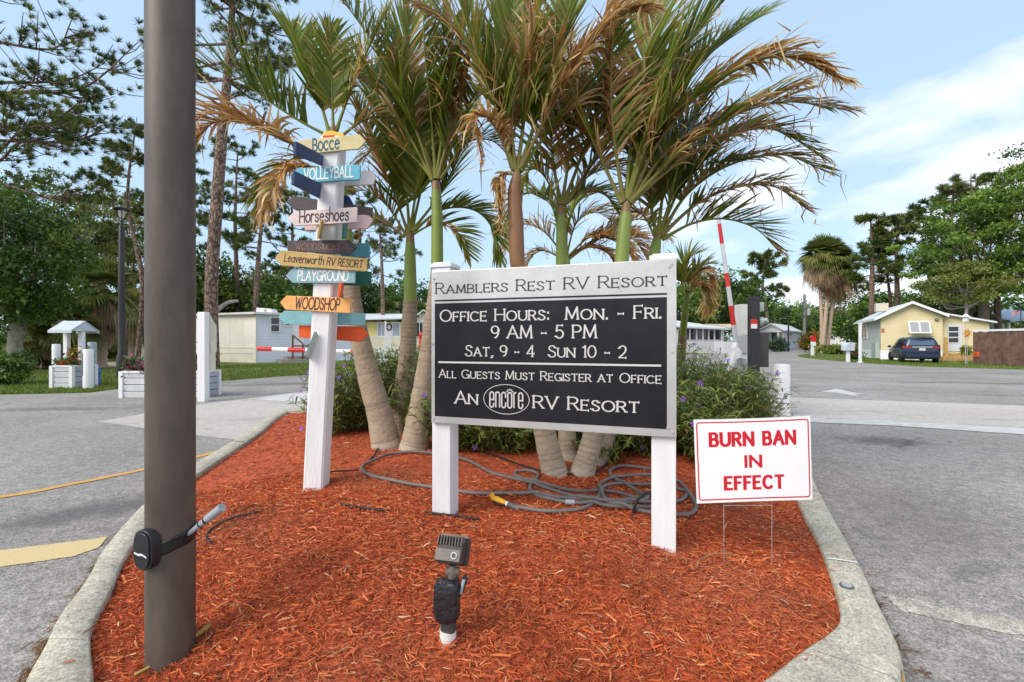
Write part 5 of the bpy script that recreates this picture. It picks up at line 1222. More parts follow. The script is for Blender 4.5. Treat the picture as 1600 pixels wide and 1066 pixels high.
# ================================================================ FLOWERING SHRUBS
RLEAF = mat('shrub_leaf', (1, 1, 1), .5, attr=True, transl=.25, spec=.35)
PURPLE = mat('purple_petal', (.30, .10, .62), .6, var=.2, vscale=30, transl=.2)
def shrub(label, spots, flowers_px):
    c0 = np.mean([s_[:2] for s_ in spots], axis=0)
    th = thing('flowering_shrub', label, 'shrub', (c0[0], c0[1], mhz(*c0)), group='purple flowering shrubs on the island')
    leaf, stem, tips = [], [], []
    LC = np.array([[.14, .20, .038], [.19, .255, .052], [.26, .32, .07], [.095, .15, .032], [.24, .235, .065], [.33, .34, .10]])
    for (x, y, rad, h, n) in spots:
        a = RNG.uniform(0, 6.28, n); r_ = rad*np.sqrt(RNG.random(n))
        bx, by = x+r_*np.cos(a)*.55, y+r_*np.sin(a)*.55
        bz = mh(np.stack([bx, by], 1))
        hh = h*RNG.uniform(.35, 1.08, n)**.8
        lean = np.stack([np.cos(a)*r_*.62+RNG.normal(0, .12, n), np.sin(a)*r_*.62+RNG.normal(0, .12, n), hh], 1)
        b = np.stack([bx, by, bz], 1)
        mid = b+lean*np.array([.38, .38, .55])+RNG.normal(0, .03, (n, 3)); tp = b+lean
        hi = np.argsort(-(tp[:, 2]-tp[:, 1]*.35)); tips += [Vector(tp[i]) for i in hi[:1] if len(leaf) % 2 == 0]
        ts = np.linspace(0, 1, 5)[None, :, None]
        P = (1-ts)**2*b[:, None]+2*ts*(1-ts)*mid[:, None]+ts**2*tp[:, None]
        sv = unit(np.cross(lean, randdir(n)))
        stem.append(ribbons(P, np.tile([[.004, .0038, .0033, .003, .002]], (n, 1)), np.repeat(sv[:, None], 5, 1), np.tile(np.array([.09, .075, .04]), (n, 5, 1))))
        nl = 24
        tt = np.clip(1-RNG.random((n, nl))**1.6*.95, 0, 1)
        q = ((1-tt)**2)[..., None]*b[:, None]+(2*tt*(1-tt))[..., None]*mid[:, None]+(tt**2)[..., None]*tp[:, None]
        q = q.reshape(-1, 3); m = len(q)
        az = RNG.uniform(0, 6.28, m); el = RNG.normal(.30, .38, m)
        d = np.stack([np.cos(az)*np.cos(el), np.sin(az)*np.cos(el), np.sin(el)], 1)
        l = RNG.uniform(.055, .150, (m, 1))
        s_ = unit(np.cross(d, np.array([0, 0, 1.])+RNG.normal(0, .35, (m, 3))))
        PP = np.stack([q, q+d*l*.4, q+d*l*.75-np.array([0, 0, .08])*l, q+d*l-np.array([0, 0, .28])*l], 1)
        wv = l[:, 0]*RNG.uniform(.055, .085, m)
        cc = LC[RNG.choice(6, m, p=[.28, .27, .13, .18, .09, .05])]*RNG.uniform(.7, 1.3, (m, 1))
        br = RNG.random((m, 1)) < .035; cc = np.where(br, np.array([.30, .19, .07]), cc)
        leaf.append(ribbons(PP, np.stack([wv*.35, wv, wv*.8, wv*.05], 1), np.repeat(s_[:, None], 4, 1), np.repeat(cc[:, None], 4, 1)))
    v = merge(leaf); np_mesh('foliage', v[0], v[1], RLEAF, th, col=v[2])
    v = merge(stem); np_mesh('stems', v[0], v[1], RLEAF, th, col=v[2])
    for c in [W(*q) for q in flowers_px]+tips:
        M_ = MB(); fc = Vector((random.uniform(-.4, .4), -1, random.uniform(.1, .6))).normalized()
        u_ = fc.cross(Vector((0, 0, 1))).normalized(); w_ = u_.cross(fc)
        r = .026
        for k in range(5):
            a = 2*math.pi*k/5+.3
            p = lambda rr, aa, f_=0.: c+u_*(rr*math.cos(aa))+w_*(rr*math.sin(aa))+fc*f_
            M_.face([p(.003, a), p(r*.8, a-.42, .006), p(r*1.12, a-.15, .002), p(r*1.12, a+.15, .002), p(r*.8, a+.42, .006)])
        M_.tube([c-fc*.03, c], [.003, .007], 6)
        M_.build('flower', PURPLE, th)
sl_spots = []
shrub('left flowering shrub mass behind the arrow post and the left palms',
      [(-2.3, 6.0, .36, .8, 90), (-2.1, 6.3, .5, 1.05, 140), (-1.6, 6.35, .5, 1.05, 150), (-1.75, 7.1, .55, 1.15, 130), (-1.2, 6.7, .45, 1.0, 130), (-2.45, 7.0, .4, .8, 70), (-1.15, 5.9, .35, .65, 70)],
      [(529.5, 590, 5.9), (470, 611, 5.9), (482, 663, 5.6), (538, 571, 6.0), (505, 640, 5.6), (661, 680, 5.35), (471, 670, 5.2)])
shrub('low flowering shrub mass behind the sign panel',
      [(-.55, 5.3, .45, .62, 130), (.0, 5.2, .45, .6, 130), (.55, 5.6, .5, .75, 130), (1.1, 5.3, .45, .62, 130), (1.55, 5.0, .4, .6, 110), (.3, 6.2, .6, .95, 120), (1.2, 6.3, .6, 1.0, 120), (-.3, 6.2, .5, .85, 100), (.95, 4.75, .2, .3, 34)],
      [(742, 700, 5.0), (1003, 700, 4.8)])
shrub('right flowering shrub mass between the sign and the white bollard',
      [(1.9, 5.2, .45, .75, 140), (2.3, 5.6, .5, .9, 160), (2.8, 5.9, .5, .92, 160), (3.2, 6.3, .45, .85, 140), (2.0, 6.4, .5, 1.1, 140), (2.5, 6.9, .55, 1.1, 130), (3.3, 7.1, .45, .9, 110), (3.5, 7.3, .3, .66, 60), (2.0, 4.6, .3, .5, 60), (2.2, 7.6, .5, 1.15, 90)],
      [(1084.5, 538, 6.4), (1138, 563, 6.0), (1112, 617, 5.5), (1124, 623.5, 5.5), (1169, 608, 5.8), (1121, 597, 5.8), (1201, 585, 6.5), (1200, 622, 6.2), (1092, 632, 5.2)])
# ================================================================ HOUSES, CAR, STREET THINGS
def V2(a): return Vector((a[0], a[1], 0))
class Wall:
    """frame on a vertical wall: base point, horizontal dir d, outward normal n"""
    def __init__(s, p, q):
        s.p = Vector((p[0], p[1], 0)); s.d = Vector((q[0]-p[0], q[1]-p[1], 0)); s.L = s.d.length; s.d.normalize()
        s.n = Vector((s.d.y, -s.d.x, 0))
        if s.n.dot(Vector((0, 0, 0))-s.p) < 0: s.n = -s.n
    def at(s, u, z, n=0.): return s.p+s.d*u+s.n*n+Vector((0, 0, z))
    def px(s, x):                     # distance along the wall under photo column x
        k = (x-800)/F; return (k*s.p.y-s.p.x)/(s.d.x-k*s.d.y)
    def z(s, x, y):
        u = s.px(x); Y = s.p.y+s.d.y*u; return CAMH-(y-533)/F*Y
    def rect(s, x0, x1, y0, y1):
        u0, u1 = s.px(x0), s.px(x1); xm = (x0+x1)/2
        return min(u0, u1), max(u0, u1), s.z(xm, y1), s.z(xm, y0)
    def slab(s, mb, u0, u1, z0, z1, n0, n1):
        mb.extr([s.at(u0, z0, n0), s.at(u1, z0, n0), s.at(u1, z1, n0), s.at(u0, z1, n0)], s.n*(n1-n0)); return mb
def window(w, r, par, m_frame=WHITE, m_glass=DARK_GLASS, nx=1, nz=2, fw=.07, blinds=None):
    u0, u1, z0, z1 = r
    f = MB(); w.slab(f, u0-fw, u1+fw, z0-fw, z0, .0, .06); w.slab(f, u0-fw, u1+fw, z1, z1+fw, .0, .06); w.slab(f, u0-fw, u0, z0, z1, .0, .06); w.slab(f, u1, u1+fw, z0, z1, .0, .06)
    for i in range(1, nx): u = u0+(u1-u0)*i/nx; w.slab(f, u-.025, u+.025, z0, z1, .0, .045)
    for i in range(1, nz): z_ = z0+(z1-z0)*i/nz; w.slab(f, u0, u1, z_-.025, z_+.025, .0, .04)
    fo = f.build('window', m_frame, par)
    g = MB(); w.slab(g, u0, u1, z0, z1, .003, .012); g.build('pane', m_glass, fo)
    return fo
SID_W = mat('white_siding', (.70, .70, .71), .6, var=.05, vscale=1.5, bands=(2, .2))
SID_B = mat('pale_blue_siding', (.58, .63, .73), .6, var=.05, vscale=1.5, bands=(2, .2))
SID_C = mat('cream_panel_wall', (.80, .765, .69), .7, var=.07, vscale=.8, bands=(0, 1.2, .97))
SID_Y = mat('yellow_siding', (.60, .52, .31), .65, var=.05, vscale=1.2, bands=(2, .2)); SID_YB = mat('bright_yellow_siding', (.74, .62, .24), .65, var=.05, vscale=1.2, bands=(2, .2))
SKIRT = mat('cream_skirting', (.80, .75, .62), .75, var=.1, vscale=1.2, bands=(0, .35, .9))

# ---- long white mobile home on the left
C = G(400, 567); Lp = W(205, 560, 36.5); Rp = W(563, 560, 36.0); Lp.z = Rp.z = 0
h1 = thing('mobile_home', 'long low mobile home with cream panel side and pale blue end behind the left lane', 'mobile home', C)
wl, wr = Wall(C, Lp), Wall(C, Rp)
HT = CAMH+(533-491)/F*C.y
m_ = MB(); m_.extr([wl.at(0, .62), wl.at(wl.L, .62), wl.at(wl.L, HT), wl.at(0, HT)], -wl.n*.15); m_.build('side_wall', SID_C, h1)
m_ = MB(); wl.slab(m_, 0, wl.L, 0, .60, -.12, -.02); wl.slab(m_, 0, wl.L, 1.02, 1.07, 0., .03); wl.slab(m_, -.03, .09, .0, HT, 0., .035); m_.build('skirting', SKIRT, h1)
m_ = MB(); m_.extr([wr.at(.02, 0), wr.at(wr.L, 0), wr.at(wr.L, HT), wr.at(.02, HT)], -wr.n*.15); m_.build('end_wall', SID_B, h1)
bk_ = Lp+Rp-C
m_ = MB()
ov = [C+(wl.n+wr.n)*.22, Lp+wl.n*.22-wr.n*.1, bk_, Rp+wr.n*.22-wl.n*.1]
m_.extr([Vector((p.x, p.y, HT)) for p in ov], (0, 0, .14)); rf = m_.build('roof', mat('flat_white_roof', (.66, .66, .66), .6, var=.08, vscale=1), h1)
ac = wr.at(wr.px(423), HT+.33, -1.2)
m_ = MB(); m_.extr([ac+Vector((-.6, -.4, -.19)), ac+Vector((.62, -.4, -.19)), ac+Vector((.5, -.4, .12)), ac+Vector((-.55, -.4, .2))], (0, .8, 0)); m_.build('air_unit', WHITE_OLD, rf, bevel=.04)
m_ = MB(); m_.tube([ac+Vector((.1, -.42, 0)), ac+Vector((.1, -.44, 0))], .1, 12); m_.build('fan_grille', GALV, rf)
window(wr, wr.rect(423.5, 436, 497, 518), h1)
window(wr, wr.rect(445, 452, 505, 508), h1, nz=1)
u0, u1, z0, z1 = wr.rect(457, 475, 505, 549)
m_ = MB(); wr.slab(m_, u0, u1, z0, z1, 0, .05); d_ = m_.build('door', SID_W, h1)
m_ = MB(); wr.slab(m_, u0+.06, u0+.12, z0+.9, z0+1.0, .05, .10); m_.build('handle', GALV, d_)
st_ = wr.at(wr.px(466), 0, .9)
m_ = MB()
for k, hz in ((0, .2), (.5, .42)): wr.slab(m_, wr.px(432)+k, wr.px(488), 0, hz, .05, 1.5-k*1.3)
m_.build('steps', mat('grey_deck', (.30, .27, .25), .8, var=.15), h1)
m_ = MB()
ua, ub, uc = wr.px(451.5), wr.px(467), wr.px(476)
za = wr.z(451, 524)
for u, zt in ((ua, za), (ub, za-.62), (uc, za-.62)): wr.slab(m_, u-.05, u+.05, .2, zt, 1.0, 1.1)
m_.tube([wr.at(ua, za, 1.05), wr.at(ub, za-.60, 1.05)], .05, 6); m_.tube([wr.at(ua, 1.15, 1.05), wr.at(uc, 1.15, 1.05)], .05, 6); m_.build('stair_rail', BROWN_WOOD, h1)

# ---- yellow porch house between the arrow post and the sign
Yq = 43.
A_, B_ = W(562, 560, Yq), W(668, 560, Yq+1.5); A_.z = B_.z = 0
h2 = thing('porch_house', 'yellow house with a white roof and white porch seen between the palm trunks', 'house', A_)
w2 = Wall(A_, B_)
zt = w2.z(600, 503)
m_ = MB(); m_.extr([w2.at(0, .5), w2.at(w2.L*.85, .5), w2.at(w2.L*.85, zt), w2.at(0, zt)], -w2.n*.2); m_.build('wall', SID_YB, h2)
m_ = MB(); r_ = w2.z(600, 488)
m_.extr([w2.at(-.4, zt+.08, .7), w2.at(w2.px(652), zt+.3, .7), w2.at(w2.px(660), r_, -3.5), w2.at(-.4, r_-.1, -3.5)], (0, 0, .12)); m_.build('roof', ROOF_W, h2)
ga0, ga1, gap = w2.px(648), w2.px(676), w2.px(661)
m_ = MB(); m_.extr([w2.at(ga0, .3, .6), w2.at(ga1, .3, .6), w2.at(ga1, w2.z(670, 502), .6), w2.at(gap, w2.z(661, 489), .6), w2.at(ga0, w2.z(650, 502), .6)], -w2.n*1.5); m_.build('gable_wall', mat('cream_siding', (.60, .56, .44), .7, bands=(2, .2)), h2)
m_ = MB(); pz = w2.z(661, 486.5)
for a, b_ in ((ga0-.3, gap), (gap, ga1+.3)):
    za_, zb_ = (w2.z(650, 501), pz) if a < ga0 else (pz, w2.z(670, 501))
    m_.extr([w2.at(a, za_, .9), w2.at(b_, zb_, .9), w2.at(b_, zb_, -1.8), w2.at(a, za_, -1.8)], (0, 0, .14))
m_.build('gable_roof', ROOF_W, h2)
PALE_GLASS = mat('curtained_glass', (.36, .40, .48), .15, var=.15, vscale=3)
window(w2, w2.rect(590, 602, 505, 525), h2, m_glass=PALE_GLASS, nz=1, nx=2)
u0, u1, z0, z1 = w2.rect(603.5, 612.5, 504, 535); m_ = MB(); w2.slab(m_, u0, u1, .6, z1, 0, .06); d_ = m_.build('door', WHITE, h2)
m_ = MB(); cw = w2.at((u0+u1)/2, w2.z(608, 511), .1)
m_.tube([cw+w2.d*(.22*math.cos(a))+Vector((0, 0, .30*math.sin(a))) for a in np.arange(17)*math.pi/8], .07, 6); m_.build('wreath', mat('dark_wreath', (.04, .05, .08), .8), d_)
window(w2, w2.rect(614, 624, 505, 525), h2, m_glass=PALE_GLASS, nz=1)
w2b = Wall(w2.at(0, 0, .62), w2.at(w2.L, 0, .62)); window(w2b, w2b.rect(650, 666, 504, 526), h2, nx=3, nz=1)
m_ = MB(); w2.slab(m_, 0, w2.px(646), .0, .85, .2, 1.5); m_.build('deck', WHITE_OLD, h2)
m_ = MB(); ze = w2.z(600, 527)
w2.slab(m_, 0, w2.px(642), ze-.06, ze+.04, 1.4, 1.5)
for i in range(46):
    u = w2.px(642)*i/45; w2.slab(m_, u-.03, u+.03, .8, ze, 1.42, 1.48)
m_.build('railing', WHITE, h2)
m_ = MB()
for x in (567, 603, 642): u = w2.px(x); w2.slab(m_, u-.07, u+.07, .8, zt, 1.38, 1.52)
m_.build('porch_post', WHITE, h2)
um = thing('patio_umbrella', 'folded red patio umbrella standing by the porch of the yellow house', 'umbrella', w2.at(w2.px(656.5), 0, 1.8))
b0_ = Vector(um.location); zz0, zz1 = w2.z(656, 549), w2.z(656, 519)
m_ = MB(); m_.lathe([(.10, zz0), (.22, zz0+.3), (.16, zz1-.6), (.24, zz1-.3), (.03, zz1)], b0_, 10); m_.build('canopy', RED, um)
m_ = MB(); m_.lathe([(.04, 0), (.04, zz0+.1)], b0_, 8); m_.lathe([(.25, 0), (.25, .08)], b0_, 12); m_.build('pole', GALV, um)

# ---- small houses glimpsed far left between the lamp and the big pole
Y0 = 46.
A_ = W(196, 560, Y0); B_ = W(232, 560, Y0-1); A_.z = B_.z = 0; w0 = Wall(A_, B_)
h0 = thing('cottage', 'small pale cottage with stacked low roofs glimpsed left of the big pole', 'cottage', A_)
m_ = MB(); m_.extr([w0.at(0, 0), w0.at(w0.L, 0), w0.at(w0.L, w0.z(215, 508)), w0.at(0, w0.z(215, 508))], -w0.n*4); m_.build('wall', mat('dim_wall', (.40, .38, .33), .8, var=.1), h0)
m_ = MB(); m_.extr([w0.at(w0.px(203), w0.z(203, 515), 1.2), w0.at(w0.px(236), w0.z(236, 515), 1.2), w0.at(w0.px(236), w0.z(236, 505), -2), w0.at(w0.px(218), w0.z(218, 505), -2)], (0, 0, .18)); m_.build('roof', ROOF_W, h0)
m_ = MB(); m_.extr([w0.at(w0.px(194), w0.z(194, 503), .8), w0.at(w0.px(214), w0.z(214, 492), .8), w0.at(w0.px(220), w0.z(220, 494), .8), w0.at(w0.px(220), w0.z(220, 496), .8), w0.at(w0.px(214), w0.z(214, 495), .8), w0.at(w0.px(194), w0.z(194, 506), .8)], -w0.n*3); m_.build('upper_roof', WHITE_OLD, h0)
m_ = MB(); m_.extr([w0.at(w0.px(193), w0.z(193, 531), 2.6), w0.at(w0.px(232), w0.z(232, 537), 2.6), w0.at(w0.px(232), w0.z(232, 528), .2), w0.at(w0.px(199), w0.z(199, 526), .2)], (0, 0, .12)); m_.build('porch_roof', mat('slate_roof', (.33, .36, .42), .6, var=.1), h0)
m_ = MB(); w0.slab(m_, w0.px(194), w0.px(207), 0, w0.z(200, 534), 2.0, 2.3); m_.build('blue_shed_wall', mat('blue_wall', (.16, .36, .50), .7, var=.1), h0)
window(w0, w0.rect(212, 222, 514, 524), h0, nz=1)

# ---- white home with a row of dark porch windows right of the sign
Y3 = 55.
A_, B_ = W(1056, 560, Y3), W(1131, 560, Y3+3); A_.z = B_.z = 0; w3 = Wall(A_, B_)
h3 = thing('white_home', 'white home with a row of dark porch windows right of the sign post', 'house', A_)
zt = w3.z(1100, 515)
m_ = MB(); m_.extr([w3.at(0, 0), w3.at(w3.L, 0), w3.at(w3.L, zt), w3.at(0, zt)], -w3.n*.3); m_.build('wall', SID_W, h3)
m_ = MB(); m_.extr([w3.at(-.6, w3.z(1058, 512), .6), w3.at(w3.L+.6, w3.z(1131, 516), .6), w3.at(w3.px(1085), w3.z(1085, 500), -4), w3.at(-.6, w3.z(1056, 498.5), -4)], (0, 0, .2)); m_.build('roof', ROOF_W, h3)
for x0, x1 in ((1060.5, 1067), (1069, 1076.5), (1078.5, 1087), (1089, 1097), (1099, 1106), (1108, 1115), (1117, 1126)): window(w3, w3.rect(x0, x1, 513.5, 531), h3, nz=1, fw=.05)
A2, B2 = W(1130, 560, Y3+4), W(1158, 560, Y3+5); A2.z = B2.z = 0; w3b = Wall(A2, B2)
cpz = w3b.z(1144, 513)
m_ = MB(); m_.extr([w3b.at(-.3, cpz, 2), w3b.at(w3b.L+.3, cpz, 2), w3b.at(w3b.L+.3, cpz+.2, -3), w3b.at(-.3, cpz+.2, -3)], (0, 0, .45)); cp_ = m_.build('carport_roof', mat('beige_trim', (.52, .46, .36), .7), h3)
m_ = MB()
for u in (.2, w3b.L*.5, w3b.L-.1): w3b.slab(m_, u-.08, u+.08, 0, cpz, 1.6, 1.75)
m_.build('carport_post', WHITE, cp_)
m_ = MB(); w3b.slab(m_, 0, w3b.L, 0, cpz, -3.2, -3); m_.build('back_wall', mat('carport_shade', (.06, .05, .045), .9), h3)  # near-black colour stands in for the shade inside the carport
Af, Bf = W(1117, 560, Y3-4), W(1153, 560, Y3-3); Af.z = Bf.z = 0; wf = Wall(Af, Bf)
fe = thing('picket_fence', 'low white picket fence in front of the white porch home', 'fence', Af)
m_ = MB(); zf = wf.z(1135, 534)
for i in range(24):
    u = wf.L*i/23; wf.slab(m_, u-.045, u+.045, .08, zf, 0, .04)
m_.build('pickets', WHITE_OLD, fe)
m_ = MB(); wf.slab(m_, 0, wf.L, zf-.25, zf-.15, -.05, -.01); wf.slab(m_, 0, wf.L, .3, .4, -.05, -.01); m_.build('rail', WHITE_OLD, fe)

# ---- small white gabled house further off
Y4 = 75.
A_, B_ = W(1188, 560, Y4), W(1224, 560, Y4-2.5); D_ = W(1251, 560, Y4+9); A_.z = B_.z = D_.z = 0; w4, w4s = Wall(A_, B_), Wall(B_, D_)
h4 = thing('gabled_house', 'small white house with a front gable beyond the reader post', 'house', A_)
ze, zr = w4.z(1206, 517), w4.z(1206, 507.5)
m_ = MB(); m_.extr([w4.at(0, 0), w4.at(w4.L, 0), w4.at(w4.L, ze), w4.at(w4.L*.5, zr), w4.at(0, ze)], -w4.n*.2); m_.build('wall', SID_W, h4)
m_ = MB(); m_.extr([w4s.at(.02, 0), w4s.at(w4s.L, 0), w4s.at(w4s.L, ze), w4s.at(.02, ze)], -w4s.n*.2); m_.build('side_wall', SID_B, h4)
m_ = MB(); of = w4.n*.5
for s0, s1 in ((-.4, w4.L*.5), (w4.L*.5, w4.L+.4)):
    za_ = ze-.12 if s0 < 0 else zr+.05; zb_ = zr+.05 if s0 < 0 else ze-.12
    a, b_ = w4.at(s0, za_, .5), w4.at(s1, zb_, .5); bk = w4s.d*(w4s.L+.6)
    m_.extr([a, b_, b_+bk, a+bk], (0, 0, .2))
m_.build('roof', ROOF_W, h4)
window(w4, w4.rect(1193, 1199, 522, 531), h4, nz=1); window(w4s, w4s.rect(1228, 1237, 521, 532), h4, nz=1)
u0, u1, z0, z1 = w4.rect(1206, 1212, 520, 541); m_ = MB(); w4.slab(m_, u0, u1, 0, z1, 0, .06); m_.build('door', mat('dark_door', (.05, .06, .06), .5), h4)
m_ = MB(); zp = w4.z(1206, 518.5); w4.slab(m_, 0, w4.L, zp-.1, zp+.15, 0, 1.6)
for x in (1190, 1203, 1221): u = w4.px(x); w4.slab(m_, u-.08, u+.08, 0, zp, 1.4, 1.56)
m_.build('porch', WHITE, h4)
# ---- pale shed at the bend
A_, B_ = W(1293, 560, 92), W(1336, 560, 90); A_.z = B_.z = 0; w5 = Wall(A_, B_)
h5 = thing('garage', 'plain white garage at the far bend of the road behind the sabal palms', 'garage', A_)
z5 = w5.z(1315, 521); m_ = MB(); m_.extr([w5.at(0, 0), w5.at(w5.L, 0), w5.at(w5.L, z5), w5.at(0, z5)], -w5.n*6); m_.build('wall', SID_W, h5)
m_ = MB(); m_.extr([w5.at(-.4, z5, .4), w5.at(w5.L+.4, z5, .4), w5.at(w5.L+.4, z5+.5, -6.5), w5.at(-.4, z5+.5, -6.5)], (0, 0, .25)); m_.build('roof', ROOF_W, h5)
u0, u1 = w5.px(1300), w5.px(1330); m_ = MB(); w5.slab(m_, u0, u1, .05, z5*.8, 0, .06); m_.build('garage_door', WHITE_OLD, h5)
# ---- yellow house on the right
C = G(1376, 562); d_side = Vector((.49, .872, 0)); d_front = Vector((.872, -.49, 0))
w6 = Wall(C, C+d_front*3.75); w6s = Wall(C, C+d_side*9.4); w6e = Wall(C+d_front*3.78+d_side*.35, C+d_front*6.45+d_side*.35)
h6 = thing('yellow_house', 'pale yellow house with a front gable and white awning behind the parked minivan', 'house', C)
ze, zr = w6.z(1378, 495), w6.z(1425, 474)
ui = w6.L*.5
zr_ = w6.z(1471, 490)
m_ = MB(); m_.extr([w6.at(0, .75), w6.at(w6.L, .75), w6.at(w6.L, ze), w6.at(ui, zr), w6.at(0, ze)], -w6.n*.2); m_.build('front_wall', SID_Y, h6)
m_ = MB(); m_.extr([w6s.at(.02, .75), w6s.at(w6s.L, .75), w6s.at(w6s.L, ze), w6s.at(.02, ze)], -w6s.n*.2); m_.build('side_wall', mat('pale_side_wall', (.50, .51, .47), .7, var=.06, bands=(2, .2)), h6)
m_ = MB(); w6s.slab(m_, 0, w6s.L, 0, .75, -.12, .01); w6.slab(m_, 0, w6.L, 0, .75, -.12, .01); m_.build('skirting', WHITE_OLD, h6)
m_ = MB()
for s0, s1, za_, zb_ in ((-.45, ui, ze-.22, zr+.05), (ui, w6.L+.25, zr+.05, ze-.05)):
    a, b_ = w6.at(s0, za_, .45), w6.at(s1, zb_, .45); bk = d_side*10.2; m_.extr([a, b_, b_+bk, a+bk], (0, 0, .06))
rf = m_.build('roof', ROOF_W, h6)
m_ = MB()
for s0, s1, za_, zb_ in ((-.45, ui, ze-.22, zr+.05), (ui, w6.L+.25, zr+.05, ze-.05)):
    a, b_ = w6.at(s0, za_-.10, .46), w6.at(s1, zb_-.10, .46); m_.extr([a, b_, b_+Vector((0, 0, .2)), a+Vector((0, 0, .2))], w6.n*.03)
e0 = w6.at(-.46, ze-.32, .45); m_.extr([e0, e0+d_side*10.2, e0+d_side*10.2+Vector((0, 0, .18)), e0+Vector((0, 0, .18))], w6s.n*.03)
m_.build('fascia', WHITE, rf)
q = w6.at(.55, zr-.1, -3); m_ = MB(); m_.box(q, (.85, .8, .7), rz=R(-29)); m_.build('roof_vent', mat('beige_box', (.50, .46, .36), .7), rf, bevel=.03)
zx = w6e.z(1478, 491); zy = w6e.z(1550, 504)
m_ = MB(); m_.extr([w6e.at(0, .55), w6e.at(w6e.L, .55), w6e.at(w6e.L, zy), w6e.at(0, zx)], -w6e.n*.2); m_.build('extension_wall', SID_Y, h6)
m_ = MB(); a, b_ = w6e.at(.03, zx-.02, .4), w6e.at(w6e.L+.3, zy-.06, .4); m_.extr([a, b_, b_+d_side*6, a+d_side*6], (0, 0, .12)); m_.build('extension_roof', ROOF_W, h6)
m_ = MB(); w6e.slab(m_, 0, w6e.L, 0, .55, -.12, 0); m_.build('extension_base', mat('ochre_base', (.38, .25, .08), .8, var=.2), h6)
u0, u1, z0, z1 = w6e.rect(1480, 1503, 507, 549); m_ = MB(); w6e.slab(m_, u0, u1, z0, z1, 0, .05); dr = m_.build('door', mat('pale_door', (.52, .55, .58), .5), h6)
gu0, gu1, gz0, gz1 = w6e.rect(1482, 1497, 510, 536)
w6g = Wall(w6e.at(0, 0, .052), w6e.at(w6e.L, 0, .052))
m_ = MB(); w6g.slab(m_, gu0, gu1, gz0, gz1, 0, .012); m_.build('pane', DARK_GLASS, dr)
m_ = MB()
for k in range(4): z_ = gz0+(gz1-gz0)*k/3; w6g.slab(m_, gu0-.03, gu1+.03, z_-.03, z_+.03, .012, .04)
m_.build('muntins', WHITE, dr)
u0, u1, z0, z1 = w6.rect(1418, 1452, 502, 521)
m_ = MB()
def aw(u, t, n=0.): return w6.at(u, z1-(z1-z0)*t, .10+.55*t+n)
for a, b_, t0, t1 in ((u0, u1, 0, .09), (u0, u1, .91, 1.), (u0, u0+.09, .09, .91), (u1-.09, u1, .09, .91), ((u0+u1)/2-.05, (u0+u1)/2+.05, .09, .91)):
    m_.extr([aw(a, t0), aw(b_, t0), aw(b_, t1), aw(a, t1)], w6.n*.05)
awo = m_.build('awning', WHITE, h6)
m_ = MB()
for k in range(12):
    t0 = .1+.8*k/12
    for a, b_ in ((u0+.1, (u0+u1)/2-.06), ((u0+u1)/2+.06, u1-.1)): m_.extr([aw(a, t0, .015), aw(b_, t0, .015), aw(b_, t0+.055, .035), aw(a, t0+.055, .035)], w6.n*.01)
m_.build('louvres', mat('grey_louvre', (.36, .37, .38), .6), awo)
window(w6, (u0+.1, u1-.1, z0+.1, z1-.1), h6, nx=2, nz=1)
window(w6s, w6s.rect(1346, 1355, 506, 528), h6, nx=2, nz=3)
u0, u1, z0, z1 = w6s.rect(1368.5, 1375, 536, 560); m_ = MB(); w6s.slab(m_, u0, u1, .1, z1, .02, .3); m_.build('utility_cabinet', mat('grey_green_box', (.36, .40, .36), .6), h6)
u0 = w6.px(1463); m_ = MB(); q = w6.at(u0, w6.z(1463, 499), 0); m_.box(q+w6.n*.1, (.22, .2, .16), rz=R(-29)); m_.build('flood_light', mat('olive_metal', (.18, .16, .10), .5), h6)
u0 = w6.px(1379.5); m_ = MB(); q = w6.at(u0, w6.z(1379, 516.5), .01); m_.box(q, (.20, .04, .34), rz=R(-29)); m_.build('wall_plaque', mat('terracotta', (.40, .15, .10), .7), h6)
sp_ = w6.at(w6.px(1476), 0, .35)
m_ = MB(); m_.box(sp_+Vector((0, 0, .9)), (.16, .16, 1.8), rz=R(-29)); m_.build('porch_post', mat('new_timber', (.45, .27, .07), .7, var=.2), h6)
m_ = MB(); m_.box(sp_+w6.n*.5+Vector((.5, 0, .12)), (1.6, .9, .24), rz=R(-29)); m_.box(sp_+w6.n*.1+Vector((.5, 0, .3)), (1.6, .5, .16), rz=R(-29)); m_.build('step', mat('timber_step', (.36, .22, .09), .8, var=.2), h6)

# ---- minivan seen from behind
van = thing('minivan', 'dark blue minivan parked on the grass with its rear towards the road', 'minivan', (0, 0, 0))
PL_ = G(1411.5, 567.3); van.location = PL_+Vector((.872, -.49, 0))*.98
van.rotation_euler = (0, 0, math.atan2(d_side.y, d_side.x))     # local +x = forward
PAINT = mat('dark_blue_paint', (.008, .020, .050), .18, var=.1, vscale=2, spec=.6)
secs = [ # x, z_bottom, z_belt, z_roof, hw_low, hw_belt, hw_roof
 (0.0, .42, .98, 1.06, .80, .86, .78), (.05, .30, 1.0, 1.30, .90, .94, .78), (.18, .27, 1.02, 1.62, .96, .97, .72), (.45, .26, 1.02, 1.74, .985, .985, .70), (1.2, .25, 1.0, 1.77, .99, .99, .70), (2.2, .25, .99, 1.77, .99, .99, .71), (3.0, .25, .98, 1.70, .99, .985, .69),
 (3.55, .25, .98, 1.42, .985, .97, .70), (4.05, .25, .97, 1.02, .975, .95, .80), (4.7, .28, .86, .89, .94, .90, .74), (5.05, .34, .72, .75, .82, .78, .62), (5.14, .42, .6, .62, .62, .60, .52)]
